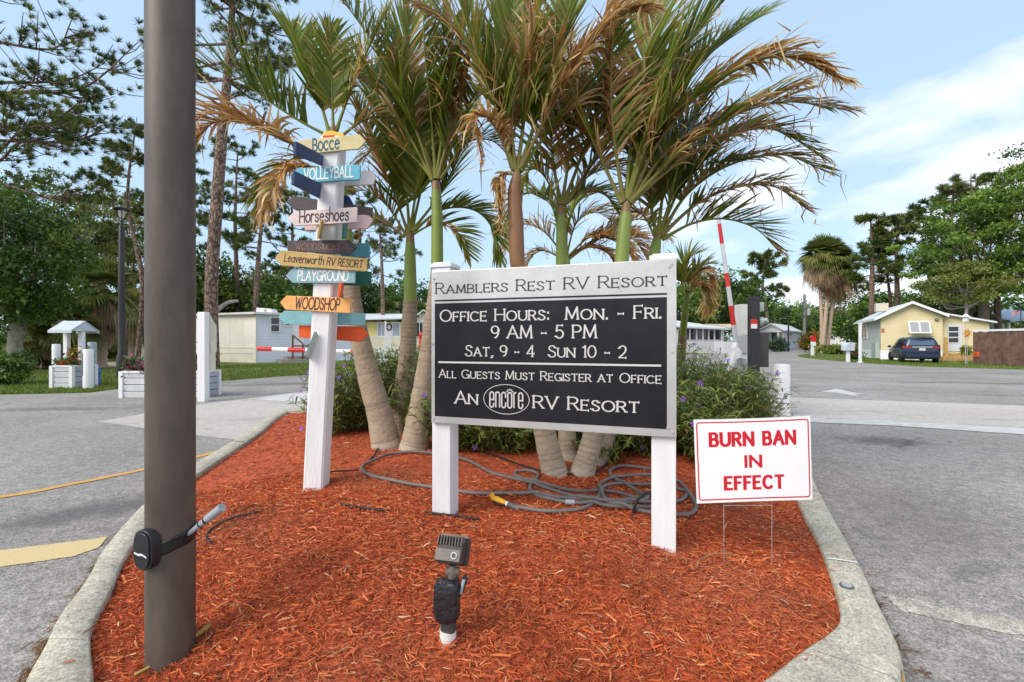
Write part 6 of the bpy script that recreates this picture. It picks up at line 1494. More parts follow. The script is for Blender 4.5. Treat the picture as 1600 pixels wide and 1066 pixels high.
def ringp(s):
    x, zb, zl, zr, a, b_, c = s
    h = [(a*.86, zb), (a, zb+.10), (b_, zl-.28), (b_*1.0, zl), (c+(b_-c)*.32, zl+(zr-zl)*.70), (c, zr-.05*(zr > zl+.1)), (c*.82, zr), (0, zr+.015)]
    return [(x, y, z_) for y, z_ in h]+[(x, -y, z_) for y, z_ in h[-2::-1]]
rg = [ringp(s) for s in secs]; n = len(rg[0])
m_ = MB(); m_._add([Vector(p) for r in rg for p in r], [(i*n+j, i*n+j+1, (i+1)*n+j+1, (i+1)*n+j) for i in range(len(rg)-1) for j in range(n-1)]+[(i*n+n-1, i*n, (i+1)*n, (i+1)*n+n-1) for i in range(len(rg)-1)]+[tuple(range(n)), tuple(range((len(rg)-1)*n, len(rg)*n))[::-1]])
body = m_.build('body', PAINT, van, off=LOC, smooth=38)
def sidepatch(i0, t0, i1, t1, za, zb, zc, zd, out=.008):
    """quad patch on left side window band between sections"""
    return None
GLS = glass_mat('tinted_glass', (.012, .016, .022)); BLU = mat('sky_tint_glass', (.05, .08, .14), .05, spec=.8)
def sec_at(x):
    a = np.array(secs); return [np.interp(x, a[:, 0], a[:, k]) for k in range(7)]
def side_pt(x, f, sgn, out=.010):
    _, zb, zl, zr, a, b_, c = sec_at(x); z_ = zl+(zr-zl)*f
    y = b_+(c+(b_-c)*.32-b_)*min(f/.7, 1) if f <= .7 else (c+(b_-c)*.32)+(c-(c+(b_-c)*.32))*(f-.7)/.25
    return Vector((x, sgn*(y+out), z_))
for sgn in (1, -1):
    m_ = MB()
    for x0, x1 in ((.40, 1.25), (1.33, 2.28), (2.36, 3.30)):
        xs_ = np.linspace(x0, x1, 6)
        for p, q in zip(xs_[:-1], xs_[1:]):
            for f0, f1 in ((.06, .45), (.45, .80)): m_.face([side_pt(p, f0, sgn), side_pt(q, f0, sgn), side_pt(q, f1, sgn), side_pt(p, f1, sgn)])
    o = m_.build('side_window', GLS, van, off=LOC); sd = o.modifiers.new('s', 'SOLIDIFY'); sd.thickness = .006
    m_ = MB(); m_.box((3.42, sgn*1.10, 1.10), (.10, .22, .16)); m_.build('mirror', PAINT, van, off=LOC, bevel=.04)
    m_ = MB()
    m_.extr([(-.01, sgn*.50, 1.06), (.03, sgn*.93, 1.02), (.30, sgn*.992, 1.06), (.30, sgn*.985, 1.16), (.05, sgn*.90, 1.24), (-.005, sgn*.62, 1.15)], (-.02, sgn*.006, .0))
    m_.build('tail_light', mat('red_lens', (.45, .012, .015), .2, spec=.6), van, off=LOC)
m_ = MB(); m_.extr([(-.012, -.66, 1.2), (-.012, .66, 1.2), (.17, .62, 1.56), (.17, -.62, 1.56)], (-.012, 0, .004)); m_.build('rear_window', BLU, van, off=LOC)
m_ = MB(); m_.extr([(-.012, -.52, 1.06), (-.012, .52, 1.06), (-.012, .52, 1.13), (-.012, -.52, 1.13)], (-.02, 0, 0)); m_.build('rear_trim', mat('chrome', (.55, .56, .58), .2, metal=.9), van, off=LOC)
m_ = MB(); m_.box((-.03, 0, .94), (.02, .32, .16)); m_.build('license_plate', mat('plate', (.55, .52, .50), .5, var=.25, vscale=20), van, off=LOC)
m_ = MB(); m_.extr([(-.06, -.9, .36), (.2, -.99, .36), (.2, -.99, .66), (-.04, -.88, .66), (-.04, .88, .66), (.2, .99, .66), (.2, .99, .36), (-.06, .9, .36)][:4], (0, .01, 0))
m_.box((-.005, 0, .52), (.10, 1.74, .26)); bpr = m_.build('bumper', PAINT, van, off=LOC, bevel=.04)
m_ = MB(); m_.box((-.062, 0, .64), (.02, 1.5, .035)); m_.box((-.062, 0, .42), (.02, 1.3, .05)); m_.build('chrome_strip', mat('dull_chrome', (.45, .45, .48), .25, metal=.8), bpr)
m_ = MB(); m_.box((.25, 0, 1.79), (.28, 1.2, .03)); m_.build('spoiler', PAINT, van, off=LOC, bevel=.012)
RUB = mat('tyre_rubber', (.015, .015, .016), .8); RIM = mat('alloy_rim', (.45, .46, .48), .3, metal=.7)
for x, sgn in ((.95, 1), (.95, -1), (4.05, 1), (4.05, -1)):
    m_ = MB(); m_.tube([(x, sgn*.78, .34), (x, sgn*.80, .34), (x, sgn*.99, .34), (x, sgn*1.01, .34)], [.28, .34, .34, .30], 24); wh = m_.build('wheel', RUB, van, off=LOC, smooth=35)
    m_ = MB(); m_.tube([(x, sgn*1.0, .34), (x, sgn*1.014, .34)], [.235, .20], 20)
    for k in range(7):
        a = 2*math.pi*k/7; m_.extr([(x+.03*math.cos(a+1.57), sgn*1.014, .34+.03*math.sin(a+1.57)), (x+.21*math.cos(a-.08), sgn*1.014, .34+.21*math.sin(a-.08)), (x+.21*math.cos(a+.08), sgn*1.014, .34+.21*math.sin(a+.08))], (0, sgn*.012, 0))
    m_.build('rim', RIM, wh)

# ---- brown fence, ornament and small garden things on the right
Fa = G(1521, 569.5); Fb = G(1597, 573.5); wF = Wall(Fa, Fb)
fn = thing('board_fence', 'brown weathered board fence with a white top rail at the right edge', 'fence', Fa)
zf = wF.z(1560, 517); m_ = MB()
for i in range(30):
    u = wF.L*1.12*i/29; hz_ = zf-.05+.03*math.sin(i*5.1); wF.slab(m_, u, u+wF.L*.0325, .08, hz_, .006*(i % 3), .03+.006*(i % 3))
m_.build('boards', mat('weathered_brown_board', (.15, .085, .065), .85, var=.45, vscale=3, bump=.4, bscale=20), fn)
m_ = MB(); wF.slab(m_, -.05, wF.L*1.14, zf-.02, zf+.10, -.06, .08); m_.build('top_rail', WHITE_OLD, fn)
m_ = MB(); wF.slab(m_, 0, wF.L*1.14, .35, .45, -.04, 0); wF.slab(m_, 0, wF.L*1.14, zf-.5, zf-.4, -.04, 0); m_.build('cross_rail', BROWN_WOOD, fn)
oc_ = wF.at(wF.px(1527.5), wF.z(1527.5, 554), .06)
os_ = thing('orange_tile', 'small square orange ornament hanging on the brown fence', 'ornament', oc_)
m_ = MB(); m_.extr([oc_+wF.d*a+Vector((0, 0, b_)) for a, b_ in ((-.17, -.17), (.17, -.17), (.17, .17), (-.17, .17))], wF.n*.03); m_.build('tile', mat('orange_glaze', (.62, .10, .03), .4), os_, bevel=.01)
m_ = MB(); m_.extr([oc_+wF.n*.031+wF.d*(.09*math.cos(a))+Vector((0, 0, .09*math.sin(a))) for a in np.arange(10)*math.pi/5], wF.n*.01); m_.build('raised_centre', mat('dark_orange_glaze', (.45, .06, .02), .4), os_)
sc_ = wF.at(wF.px(1519), wF.z(1519, 521), .3)
so_ = thing('sun_ornament', 'red and yellow metal sun ornament on a stake at the left end of the fence', 'ornament', (sc_.x, sc_.y, 0))
m_ = MB()
for k in range(14):
    a = 2*math.pi*k/14; rr = .38 if k % 2 else .28
    p = lambda r, t, n_=0: sc_+wF.d*(r*math.cos(t))+Vector((0, 0, r*math.sin(t)))+wF.n*n_
    m_.extr([p(.11, a-.3), p(rr, a), p(.11, a+.3)], wF.n*.012)
m_.build('rays', mat('red_enamel', (.48, .06, .02), .4, var=.3, vscale=6), so_)
m_ = MB(); m_.extr([sc_-wF.n*.002+wF.d*(.12*math.cos(t))+Vector((0, 0, .12*math.sin(t))) for t in np.arange(16)*math.pi/8], wF.n*.03); m_.build('disc', mat('yellow_enamel', (.62, .35, .03), .4), so_)
m_ = MB(); m_.tube([sc_-wF.n*.02+Vector((0, 0, -.1)), (sc_.x, sc_.y+.02, 0)], .015, 6); m_.build('stake', GALV, so_)
pp_ = G(1511.5, 566)
pt_ = thing('potted_plant', 'black pot with a yellow green plant left of the brown fence', 'potted plant', pp_)
m_ = MB(); m_.lathe([(.22, 0), (.34, .5), (.36, .52), (.30, .52)], (0, 0, 0), 16); m_.build('pot', BLACK, pt_, off=LOC, smooth=35)
v = leaf_cloud((-.1, 0, .85), .35, .35, .35, 160, .4, .10, [(.25, .24, .03), (.10, .16, .03)], .8); np_mesh('leaves', v[0], v[1], LEAF, pt_, col=v[2], off=LOC)
bh = wF.at(wF.px(1515), wF.z(1515, 499), .25)
bp2 = thing('bird_feeder', 'white bird feeder on a thin pole in front of the yellow extension', 'bird feeder', (bh.x, bh.y, 0))
m_ = MB(); m_.box(bh, (.22, .22, .30), rz=.3); m_.lathe([(.26, .15), (.02, .36)], bh, 8); m_.build('house', WHITE, bp2)
m_ = MB(); m_.tube([(bh.x, bh.y, 0), (bh.x, bh.y, bh.z-.14)], .022, 6); m_.build('pole', GALV, bp2)
fl0 = W(1596, 497, 33.)
fg = thing('flag', 'american flag hanging from a short dark staff near the blue roof', 'flag', (fl0.x, fl0.y, 0))
m_ = MB(); m_.tube([W(1594.5, 520, 33), W(1595.5, 478, 33)], .03, 8); m_.build('staff', mat('dark_staff', (.04, .035, .03), .6), fg)
stripe = [MB(), MB()]; cn_ = MB()
for j in range(13):
    for i in range(8):
        def fp(u, v_):
            x = 1594.5-14*u; y = 479.5+8.0*v_+9.5*u+1.2*math.sin(u*5+v_); p = W(x, y, 33+.15*math.sin(u*6)); return p
        m2 = cn_ if (j < 7 and i < 3) else stripe[j % 2]
        m2.face([fp(i/8, j/13), fp((i+1)/8, j/13), fp((i+1)/8, (j+1)/13), fp(i/8, (j+1)/13)])
fo = stripe[0].build('red_stripes', mat('flag_red', (.50, .03, .05), .7, transl=.2), fg); stripe[1].build('white_stripes', mat('flag_white', (.70, .66, .66), .7, transl=.2), fg); cn_.build('canton', mat('flag_blue', (.03, .04, .14), .7), fg)
A_, B_ = W(1573, 560, 44), W(1640, 560, 44); A_.z = B_.z = 0; w7 = Wall(A_, B_)
h7 = thing('carport', 'pale blue roofed carport at the far right edge behind the fence', 'carport', A_)
m_ = MB(); zc2 = w7.z(1590, 504); m_.extr([w7.at(-.3, zc2, .6), w7.at(w7.L, zc2+.5, .6), w7.at(w7.L, zc2+1.6, -5), w7.at(.8, zc2+.8, -5)], (0, 0, .2)); m_.build('roof', mat('blue_metal_roof', (.36, .46, .60), .5, bands=(0, .4, .9)), h7)
m_ = MB()
for u in (.1, 2.2, 4.1): w7.slab(m_, u-.08, u+.08, 0, zc2, 0, .16)
m_.build('post', WHITE_OLD, h7)
m_ = MB(); w7.slab(m_, .5, w7.L, 0, zc2, -4.2, -4); m_.build('back_wall', mat('grey_blue_wall', (.33, .37, .42), .7, bands=(2, .2)), h7)

def post_thing(name, label, cat_, x, yb_, yt, r_px, m=WHITE):
    g_ = G(x, yb_); th = thing(name, label, cat_, g_); r_ = r_px*g_.y/F; hz_ = CAMH-(yt-533)/F*g_.y
    M_ = MB(); M_.box((0, 0, hz_/2), (r_*2, r_*2, hz_)); M_.build('post', m, th, off=LOC, bevel=.01); return th, g_, hz_
th, g_, hz_ = post_thing('sign_post', 'red octagonal road sign on a white post at the bend', 'road sign', 1269.5, 556, 525, 1.7)
k = g_.y/F
M_ = MB(); M_.extr([(5.3*k*math.cos(R(22.5+45*i)), -.14, hz_-4.5*k+5.3*k*math.sin(R(22.5+45*i))) for i in range(8)], (0, .03, 0)); oct_ = M_.build('sign_face', RED, th, off=LOC)
M_ = MB(); M_.box((0, -.145, hz_-4.5*k), (7*k, .012, 1.5*k)); M_.build('white_bar', WHITE, oct_)
M_ = MB(); M_.box((0, -.14, hz_-12.5*k), (8*k, .03, 6.5*k)); M_.build('lower_plate', WHITE_OLD, th, off=LOC)
th, g_, hz_ = post_thing('mailbox', 'pale blue grey mailbox on a white post at the grass edge', 'mailbox', 1325, 566, 548, 2.0)
k = g_.y/F
M_ = MB(); w_, d_, h_ = 14*k, .5, 12.5*k
M_.extr([(-w_/2, -d_/2, hz_), (w_/2, -d_/2, hz_), (w_/2, -d_/2, hz_+h_*.6), (w_*.35, -d_/2, hz_+h_*.9), (0, -d_/2, hz_+h_), (-w_*.35, -d_/2, hz_+h_*.9), (-w_/2, -d_/2, hz_+h_*.6)], (0, d_, 0)); bx_ = M_.build('box', mat('pale_blue_metal', (.46, .51, .57), .5, var=.08), th, off=LOC, bevel=.02)
M_ = MB(); M_.box((0, -d_/2-.012, hz_+h_*.45), (w_*.86, .02, h_*.75)); M_.build('door', mat('pale_blue_door', (.50, .55, .60), .5), bx_)
th, g_, hz_ = post_thing('utility_post', 'tall thin white post at the left corner of the yellow house', 'post', 1344, 567, 506, 1.6)
M_ = MB(); M_.box((0, 0, hz_+.02), (.2, .2, .05)); M_.build('cap', WHITE_OLD, th, off=LOC)
M_ = MB(); M_.box((0, 0, .03), (.26, .26, .06)); M_.build('base_plate', WHITE_OLD, th, off=LOC)
g_ = W(1257, 545, 82); g_.z = 0
up_ = thing('utility_pole', 'utility pole with a crossarm beyond the small white house', 'utility pole', g_)
zt_ = CAMH+73/F*82
M_ = MB(); M_.tube([(0, 0, 0), (0, 0, zt_*.55), (0, 0, zt_)], [.28, .25, .2], 10); M_.build('pole', mat('grey_timber', (.20, .20, .20), .8, var=.2), up_, off=LOC)
M_ = MB(); M_.box((0, -.2, zt_*.60), (2.6, .14, .16)); M_.box((0, -.2, zt_*.74), (1.6, .12, .14)); M_.build('crossarm', mat('dark_timber', (.10, .09, .09), .8), up_, off=LOC)
M_ = MB(); M_.lathe([(.3, 0), (.32, 1.1), (.1, 1.2)], (.55, -.3, zt_*.62), 10); M_.build('transformer', GALV, up_, off=LOC)
g_ = W(1232, 545, 66); g_.z = 0
l2 = thing('street_lamp', 'thin black lamp post in front of the small white gabled house', 'street lamp', g_)
zt_ = CAMH+44/F*66
M_ = MB(); M_.lathe([(.16, 0), (.12, .5), (.10, zt_)], (0, 0, 0), 8); M_.build('column', DBZ, l2, off=LOC)
M_ = MB(); M_.lathe([(.12, zt_), (.34, zt_+.25), (.36, zt_+.35), (.05, zt_+.5)], (0, 0, 0), 10); M_.build('head', DBZ, l2, off=LOC)
# ================================================================ TREES
PINEC = np.array([[.085, .125, .030], [.115, .155, .034], [.15, .18, .038], [.062, .095, .030]])
OAKC = np.array([[.075, .145, .024], [.105, .190, .030], [.15, .235, .038], [.050, .100, .020]])
LIGHTC = np.array([[.19, .25, .045], [.23, .28, .052], [.14, .20, .038], [.28, .30, .07]])
def tufts(c, d, n, L, hw, cols, spread=1.0):
    """needle tufts: c (m,3) centres, d (m,3) directions"""
    m = len(c)
    dd = unit(d[:, None]*.9+RNG.normal(size=(m, n, 3))*spread*.38).reshape(-1, 3)
    cc = np.repeat(c, n, 0); l = L*RNG.uniform(.6, 1.15, (m*n, 1))
    s = unit(np.cross(dd, RNG.normal(size=(m*n, 3))))
    P = np.stack([cc, cc+dd*l*.55, cc+dd*l-np.array([0, 0, .12])*l], 1)
    base = np.repeat(cols[RNG.integers(0, len(cols), m)]*RNG.uniform(.75, 1.3, (m, 1)), n, 0)*RNG.uniform(.75, 1.25, (m*n, 1))
    return ribbons(P, np.tile([[hw*.6, hw, hw*.3]], (m*n, 1)), np.repeat(s[:, None], 3, 1), np.repeat(base[:, None], 3, 1))
def leaves(c, n, r, L, cols, hw=.30, flat=.7):
    """leaf clumps: c (m,3) clump centres"""
    m = len(c)
    o = RNG.normal(size=(m, n, 3))*np.array([1, 1, flat])*.55*np.reshape(r, (-1, 1, 1))
    p = (c[:, None]+o).reshape(-1, 3)
    d = unit(RNG.normal(size=(m*n, 3))+np.array([0, 0, -.15])); s = unit(np.cross(d, RNG.normal(size=(m*n, 3))+np.array([0, 0, 1.2])))
    l = L*RNG.uniform(.6, 1.3, (m*n, 1))
    P = np.stack([p-d*l*.5, p, p+d*l*.5], 1)
    base = np.repeat(cols[RNG.integers(0, len(cols), m)]*RNG.uniform(.7, 1.25, (m, 1)), n, 0)*RNG.uniform(.7, 1.3, (m*n, 1))
    return ribbons(P, np.stack([l[:, 0]*.08, l[:, 0]*hw, l[:, 0]*.05], 1), np.repeat(s[:, None], 3, 1), np.repeat(base[:, None], 3, 1))
def pine(name, label, x, Y, h, r0, crown0, spread, whorls, seed, lean=(0, 0), tn=22, tL=.34, thw=.010, bark=None, group=None, subs=5, cols=PINEC, dirs=None, dense=1., tpx=None):
    """pine at world x,Y; crown from crown0*h; optional dirs = list of (height, azimuth deg, length)"""
    global RNG
    keep, RNG = RNG, np.random.default_rng(seed)
    th = thing(name, label, 'pine tree', (x, Y, 0), group=group)
    n = 26
    if tpx: tc__ = np.array([tuple(W(a, b_, Y)-Vector((x, Y, 0))) for a, b_ in tpx]); tc__ = np.vstack([[tc__[0][0], 0, -.2], tc__])
    else: tc__ = np.array([[0, 0, -.2], [lean[0]*.3+.012*h*RNG.normal(), lean[1]*.3, h*.33], [lean[0]*.65+.012*h*RNG.normal(), lean[1]*.6, h*.66], [lean[0], lean[1], h]])
    C_ = cat(tc__, n)
    rad = r0*np.interp(np.linspace(0, 1, n), [0, .05, .5, .9, 1], [1.25, 1.0, .80, .35, .08])
    mb = MB(); mb.tube(C_, rad, 12, cap=False)
    tcs, tds = [], []
    lims = []
    if dirs: lims = [(zz_, R(a), L) for zz_, a, L in dirs]
    else:
        for k in range(whorls):
            f = crown0+(1-crown0)*(k+.5+RNG.uniform(-.4, .4))/whorls
            g = (f-crown0)/(1-crown0)
            L = spread*(1-.62*g)*RNG.uniform(.45, 1.15)*(.75 if g < .12 else 1)
            lims.append((f*h, RNG.uniform(0, 6.28), L))
    for zz_, a, L in lims:
        i = min(n-2, int(np.searchsorted(C_[:, 2], zz_))); p0 = C_[i]
        rise = RNG.uniform(.0, .42)
        d = np.array([math.cos(a), math.sin(a), 0])
        pts = np.array([p0, p0+d*L*.35+[0, 0, L*(rise*.30-.05)], p0+d*L*.7+[0, 0, L*(rise*.55)]+RNG.normal(0, .06*L, 3), p0+d*L+[0, 0, L*(rise*.9+.08)]])
        B = cat(pts, 12); rb = np.interp(np.linspace(0, 1, 12), [0, 1], [max(.02, r0*.26*(.5+L/spread*.5)), .012])
        mb.tube(B, rb, 6, cap=False)
        nsub = int(subs*(.6+L/spread))
        for q in range(nsub):
            t = RNG.uniform(.35, 1.); j = min(11, int(t*11)); b0 = B[j]
            aa = a+RNG.normal(0, .9); l = L*RNG.uniform(.14, .36)
            dv = np.array([math.cos(aa), math.sin(aa), RNG.uniform(-.1, .75)]); e = b0+dv*l
            mid = (b0+e)/2+np.array([0, 0, -.08*l])
            mb.tube(np.array([b0, mid, e]), [.022, .016, .008], 4, cap=False)
            kk = max(1, int(RNG.integers(2, 5)*dense))
            for _ in range(kk):
                u = RNG.uniform(.45, 1.1); tcs.append(b0+(e-b0)*u+RNG.normal(0, .10*l+.06, 3)); tds.append(dv*.6+np.array([0, 0, .6])+RNG.normal(0, .35, 3))
        for _ in range(3): tcs.append(B[-1]+RNG.normal(0, .12, 3)); tds.append(d*.7+np.array([0, 0, .5])+RNG.normal(0, .3, 3))
    c, d = np.array(tcs), unit(np.array(tds))
    mb.build('trunk', bark or BARK_PINE, th, off=LOC, smooth=1)
    v = tufts(c, d, tn, tL, thw, cols, 1.15)
    np_mesh('crown', v[0], v[1], NEEDLE, th, col=v[2], off=LOC)
    RNG = keep
    return th
def leafy(name, label, x, Y, h, crown_z, rx, rz_, seed, r0=.3, n_cl=60, per=110, L=.28, cols=OAKC, clr=1.0, bark=None, group=None, lean=0., gaps=.0, flat=.7, cat_='tree', tz=None):
    global RNG
    keep, RNG = RNG, np.random.default_rng(seed)
    th = thing(name, label, cat_, (x, Y, 0), group=group)
    cl = []
    while len(cl) < n_cl:
        u = randdir(1)[0]; rr = RNG.uniform(.35, 1.0)**.6
        p = u*rr*np.array([rx, rx, rz_])*RNG.uniform(.85, 1.12)
        if p[2] < -rz_*.75: continue
        cl.append(p+np.array([lean, 0, crown_z]))
    cl = np.array(cl)
    mb = MB(); top = np.array([lean*.8, 0, crown_z-rz_*.35])
    C_ = cat(np.array([[0, 0, -.2], [lean*.25+RNG.normal(0, .1), 0, top[2]*.4], [lean*.5, RNG.normal(0, .1), top[2]*.75], top]), 14)
    mb.tube(C_, r0*np.interp(np.linspace(0, 1, 14), [0, .1, .7, 1], [1.35, 1.0, .75, .55]), 10, cap=False)
    for k in RNG.choice(len(cl), min(len(cl), 26), replace=False):
        e = cl[k]; s0 = C_[RNG.integers(8, 14)]
        mid = s0*.5+e*.5+RNG.normal(0, .25, 3)+np.array([0, 0, -.12*rz_])
        B = cat(np.array([s0, mid, e]), 8); mb.tube(B, np.linspace(r0*.34, .02, 8), 6, cap=False)
    mb.build('trunk', bark or BARK_GREY, th, off=LOC, smooth=1)
    v = leaves(cl, per, np.full(len(cl), clr)*RNG.uniform(.7, 1.3, len(cl)), L, cols, flat=flat)
    np_mesh('crown', v[0], v[1], LEAF, th, col=v[2], off=LOC)
    RNG = keep
    return th
SABC = np.array([[.15, .18, .045], [.19, .215, .05], [.11, .145, .038], [.25, .23, .07]])
DEADC = np.array([[.26, .18, .10], [.34, .25, .15], [.20, .13, .075]])
def sabal(name, label, x, Y, trunks, seed, fr=1.5, nf=38, dead=14, seg=18, group=None, bark=None, boots=False):
    """fan palm: trunks = list of (base dx, dy, top dx, dy, height, radius); crown at every top"""
    global RNG
    keep, RNG = RNG, np.random.default_rng(seed)
    th = thing(name, label, 'palm', (x, Y, 0), group=group)
    V_, D_ = [], []
    tb = MB()
    for bx, by, tx, ty, h, r in trunks:
        C_ = cat(np.array([[bx, by, -.2], [bx*.65+tx*.35, by, h*.35], [bx*.25+tx*.75, ty, h*.7], [tx, ty, h]]), 30)
        rad = r*np.interp(np.linspace(0, 1, 30), [0, .06, .3, 1], [1.35, 1.05, 1, .9])
        if boots: rad = rad*(1.1+.35*(np.arange(30) % 2))
        tb.tube(C_, rad, 10, cap=False)
        top = C_[-1]
        for k in range(nf+dead):
            isd = k >= nf
            az = RNG.uniform(0, 6.28); el = RNG.uniform(-1.25, -.55) if isd else RNG.uniform(-.75, 1.45)
            d = np.array([math.cos(az)*math.cos(el), math.sin(az)*math.cos(el), math.sin(el)])
            pl = fr*RNG.uniform(.30, .52); hub = top+d*pl+np.array([0, 0, .02])-np.array([0, 0, .12*pl])
            V_.append(ribbons(np.array([[top, (top+hub)/2+[0, 0, .06], hub]]), np.array([[.03, .025, .02]])*fr/1.5, np.repeat(unit(np.cross(d, [0, 0, 1.])+1e-5)[None, None], 3, 1), np.tile([.12, .14, .04] if not isd else [.25, .17, .09], (1, 3, 1))))
            s = unit(np.cross(d, np.array([0, 0, 1.])+RNG.normal(0, .2, 3))); u = np.cross(s, d)
            fa = np.linspace(-1.55, 1.55, seg)*(1. if not isd else .55)
            dd = unit(d*np.cos(fa)[:, None]+s*np.sin(fa)[:, None]+u*(.30*np.abs(fa)[:, None]-.15))
            l = fr*RNG.uniform(.50, .72)*np.interp(np.abs(fa), [0, 1.6], [1, .68])*RNG.uniform(.9, 1.08, seg)
            dr = (.34*(1-.55*np.clip(el, 0, 1.3)) if not isd else .9)*RNG.uniform(.7, 1.4)
            P = np.stack([np.repeat(hub[None], seg, 0), hub+dd*l[:, None]*.55, hub+dd*l[:, None]+np.array([0, 0, -1])*l[:, None]*dr], 1)
            sv = unit(np.cross(dd, u)); w = fr*.036
            cc_ = (DEADC if isd else SABC)[RNG.integers(0, 3 if isd else 4)]*RNG.uniform(.7, 1.3)*RNG.uniform(.85, 1.15, (seg, 1))
            (D_ if isd else V_).append(ribbons(P, np.tile([[w*.5, w, w*.12]], (seg, 1)), np.repeat(sv[:, None], 3, 1), np.repeat(cc_[:, None], 3, 1)))
    tb.build('trunk', bark or mat('sabal_trunk', (.33, .26, .19), .9, var=.25, vscale=6, bump=.6, bscale=16), th, off=LOC, smooth=1)
    v = merge(V_); np_mesh('crown', v[0], v[1], LEAF, th, col=v[2], off=LOC)
    if D_: v = merge(D_); np_mesh('dead_skirt', v[0], v[1], LEAF, th, col=v[2], off=LOC)
    RNG = keep
    return th
X_ = lambda px, Y: (px-800)/F*Y
Zp = lambda py, Y: CAMH-(py-533)/F*Y

# ---- left side
pine('pine_tree', 'tall scaly barked pine standing between the big pole and the arrow signpost', X_(331, 25), 25, 24., .36, .60, 4.8, 66, 11, tn=44, tL=.36, thw=.009, subs=7, dense=.9,
     tpx=[(332, 560), (330, 450), (338, 330), (347, 210), (357, 100), (364, 0), (368, -120)])
Yt = 15.
pine('pine_tree', 'near pine at the left edge reaching long tufted branches into the sky', X_(-75, Yt), Yt, 16, .26, .5, 4, 0, 12, tn=64, tL=.25, thw=.0058, subs=11, dense=1.15,
     dirs=[(Zp(70, Yt), -2, 3.9), (Zp(165, Yt), 4, 5.7), (Zp(150, Yt), 20, 3.9), (Zp(190, Yt), -8, 3.6), (Zp(225, Yt), 8, 3.9), (Zp(205, Yt), 30, 3.4), (Zp(235, Yt), -18, 3.2), (Zp(265, Yt), 5, 3.6), (Zp(250, Yt), -5, 4.1), (Zp(290, Yt), 14, 3.4), (Zp(15, Yt), 0, 3.6), (Zp(240, Yt), 22, 4.2), (Zp(-30, Yt), 10, 4.5)])
leafy('oak_tree', 'dense dark green oak with a grey trunk at the far left edge', X_(22, 22), 22, 9, 5.1, 2.9, 3.4, 21, r0=.30, n_cl=80, per=190, L=.20, cols=OAKC*.85, clr=.75)
leafy('leafy_tree', 'dark leafy tree filling the gap behind the left edge oak', X_(-45, 31), 31, 13, 8.4, 4.8, 5.6, 22, n_cl=110, per=160, L=.22, clr=.85, cols=OAKC)
pine('pine_tree', 'thin open crowned pine just left of the big pole', X_(214, 30), 30, 16.3, .16, .36, 2.6, 24, 13, tn=34, tL=.34, thw=.012, subs=9, dense=1.3)
leafy('leafy_tree', 'light green airy tree behind the slim street lamp', X_(150, 38), 38, 15, 10.0, 4.6, 4.8, 23, r0=.2, n_cl=72, per=110, L=.24, cols=LIGHTC*.8, clr=.75, flat=.5)
leafy('leafy_tree', 'light green airy tree seen right beside the big pole on its left', X_(206, 44), 44, 15, 10.0, 4.4, 5.4, 24, r0=.2, n_cl=64, per=110, L=.26, cols=LIGHTC*.8, clr=.8, flat=.5)
leafy('leafy_tree', 'tall loose tree rising behind the left edge oak', X_(95, 34), 34, 15, 10.4, 4.0, 4.2, 25, r0=.22, n_cl=64, per=110, L=.22, cols=LIGHTC*.7, clr=.7, flat=.5)
sabal('sabal_palm', 'shaggy cabbage palm with a hanging dead skirt left of the street lamp', X_(158, 27), 27, [(0, 0, .1, 0, 4.7, .22)], 31, fr=2.0, nf=44, dead=22, boots=True)
sabal('sabal_palm', 'low cabbage palm with a shaggy brown trunk beside the roofed planter', X_(72, 25), 25, [(0, 0, 1.3, 0, 2.4, .20)], 32, fr=1.8, nf=36, dead=8, boots=True)
sabal('sabal_palm', 'bushy low cabbage palm at the foot of the left oak', X_(45, 24), 24, [(0, 0, .1, .2, 1.6, .18)], 33, fr=1.4, nf=30, dead=6)
sabal('sabal_palm', 'small cabbage palm behind the slim street lamp', X_(205, 34), 34, [(0, 0, .1, 0, 3.9, .2)], 34, fr=1.9, nf=34, dead=12)
leafy('bush', 'dark round bush at the left edge on the verge', X_(8, 15.5), 15.5, 1, .55, .7, .5, 26, r0=.03, n_cl=26, per=160, L=.11, cols=OAKC*1.1, clr=.28, cat_='bush')
pine('pine_tree', 'slender reddish pine with a forked top behind the mobile home roof', X_(402, 42), 42, 14.6, .28, .60, 4.2, 15, 14, tn=30, tL=.45, thw=.018, tpx=[(399, 545), (400, 470), (404, 400), (409, 345), (412, 290)], subs=6)
pine('pine_tree', 'pine behind the arrow signpost with thin spreading branches', X_(597, 46), 46, 13.8, .26, .55, 3.8, 14, 15, tn=28, tL=.45, thw=.018, tpx=[(598, 545), (598, 470), (596, 400), (592, 345)], subs=5)
pine('pine_tree', 'pine with wide loose crown behind the mobile home', X_(455, 50), 50, 18.5, .26, .45, 4.6, 20, 16, tn=28, tL=.5, thw=.02, subs=6)
pine('pine_tree', 'pine half hidden directly behind the big pole', X_(285, 40), 40, 19, .25, .5, 4.4, 20, 17, tn=28, tL=.48, thw=.018, subs=6)
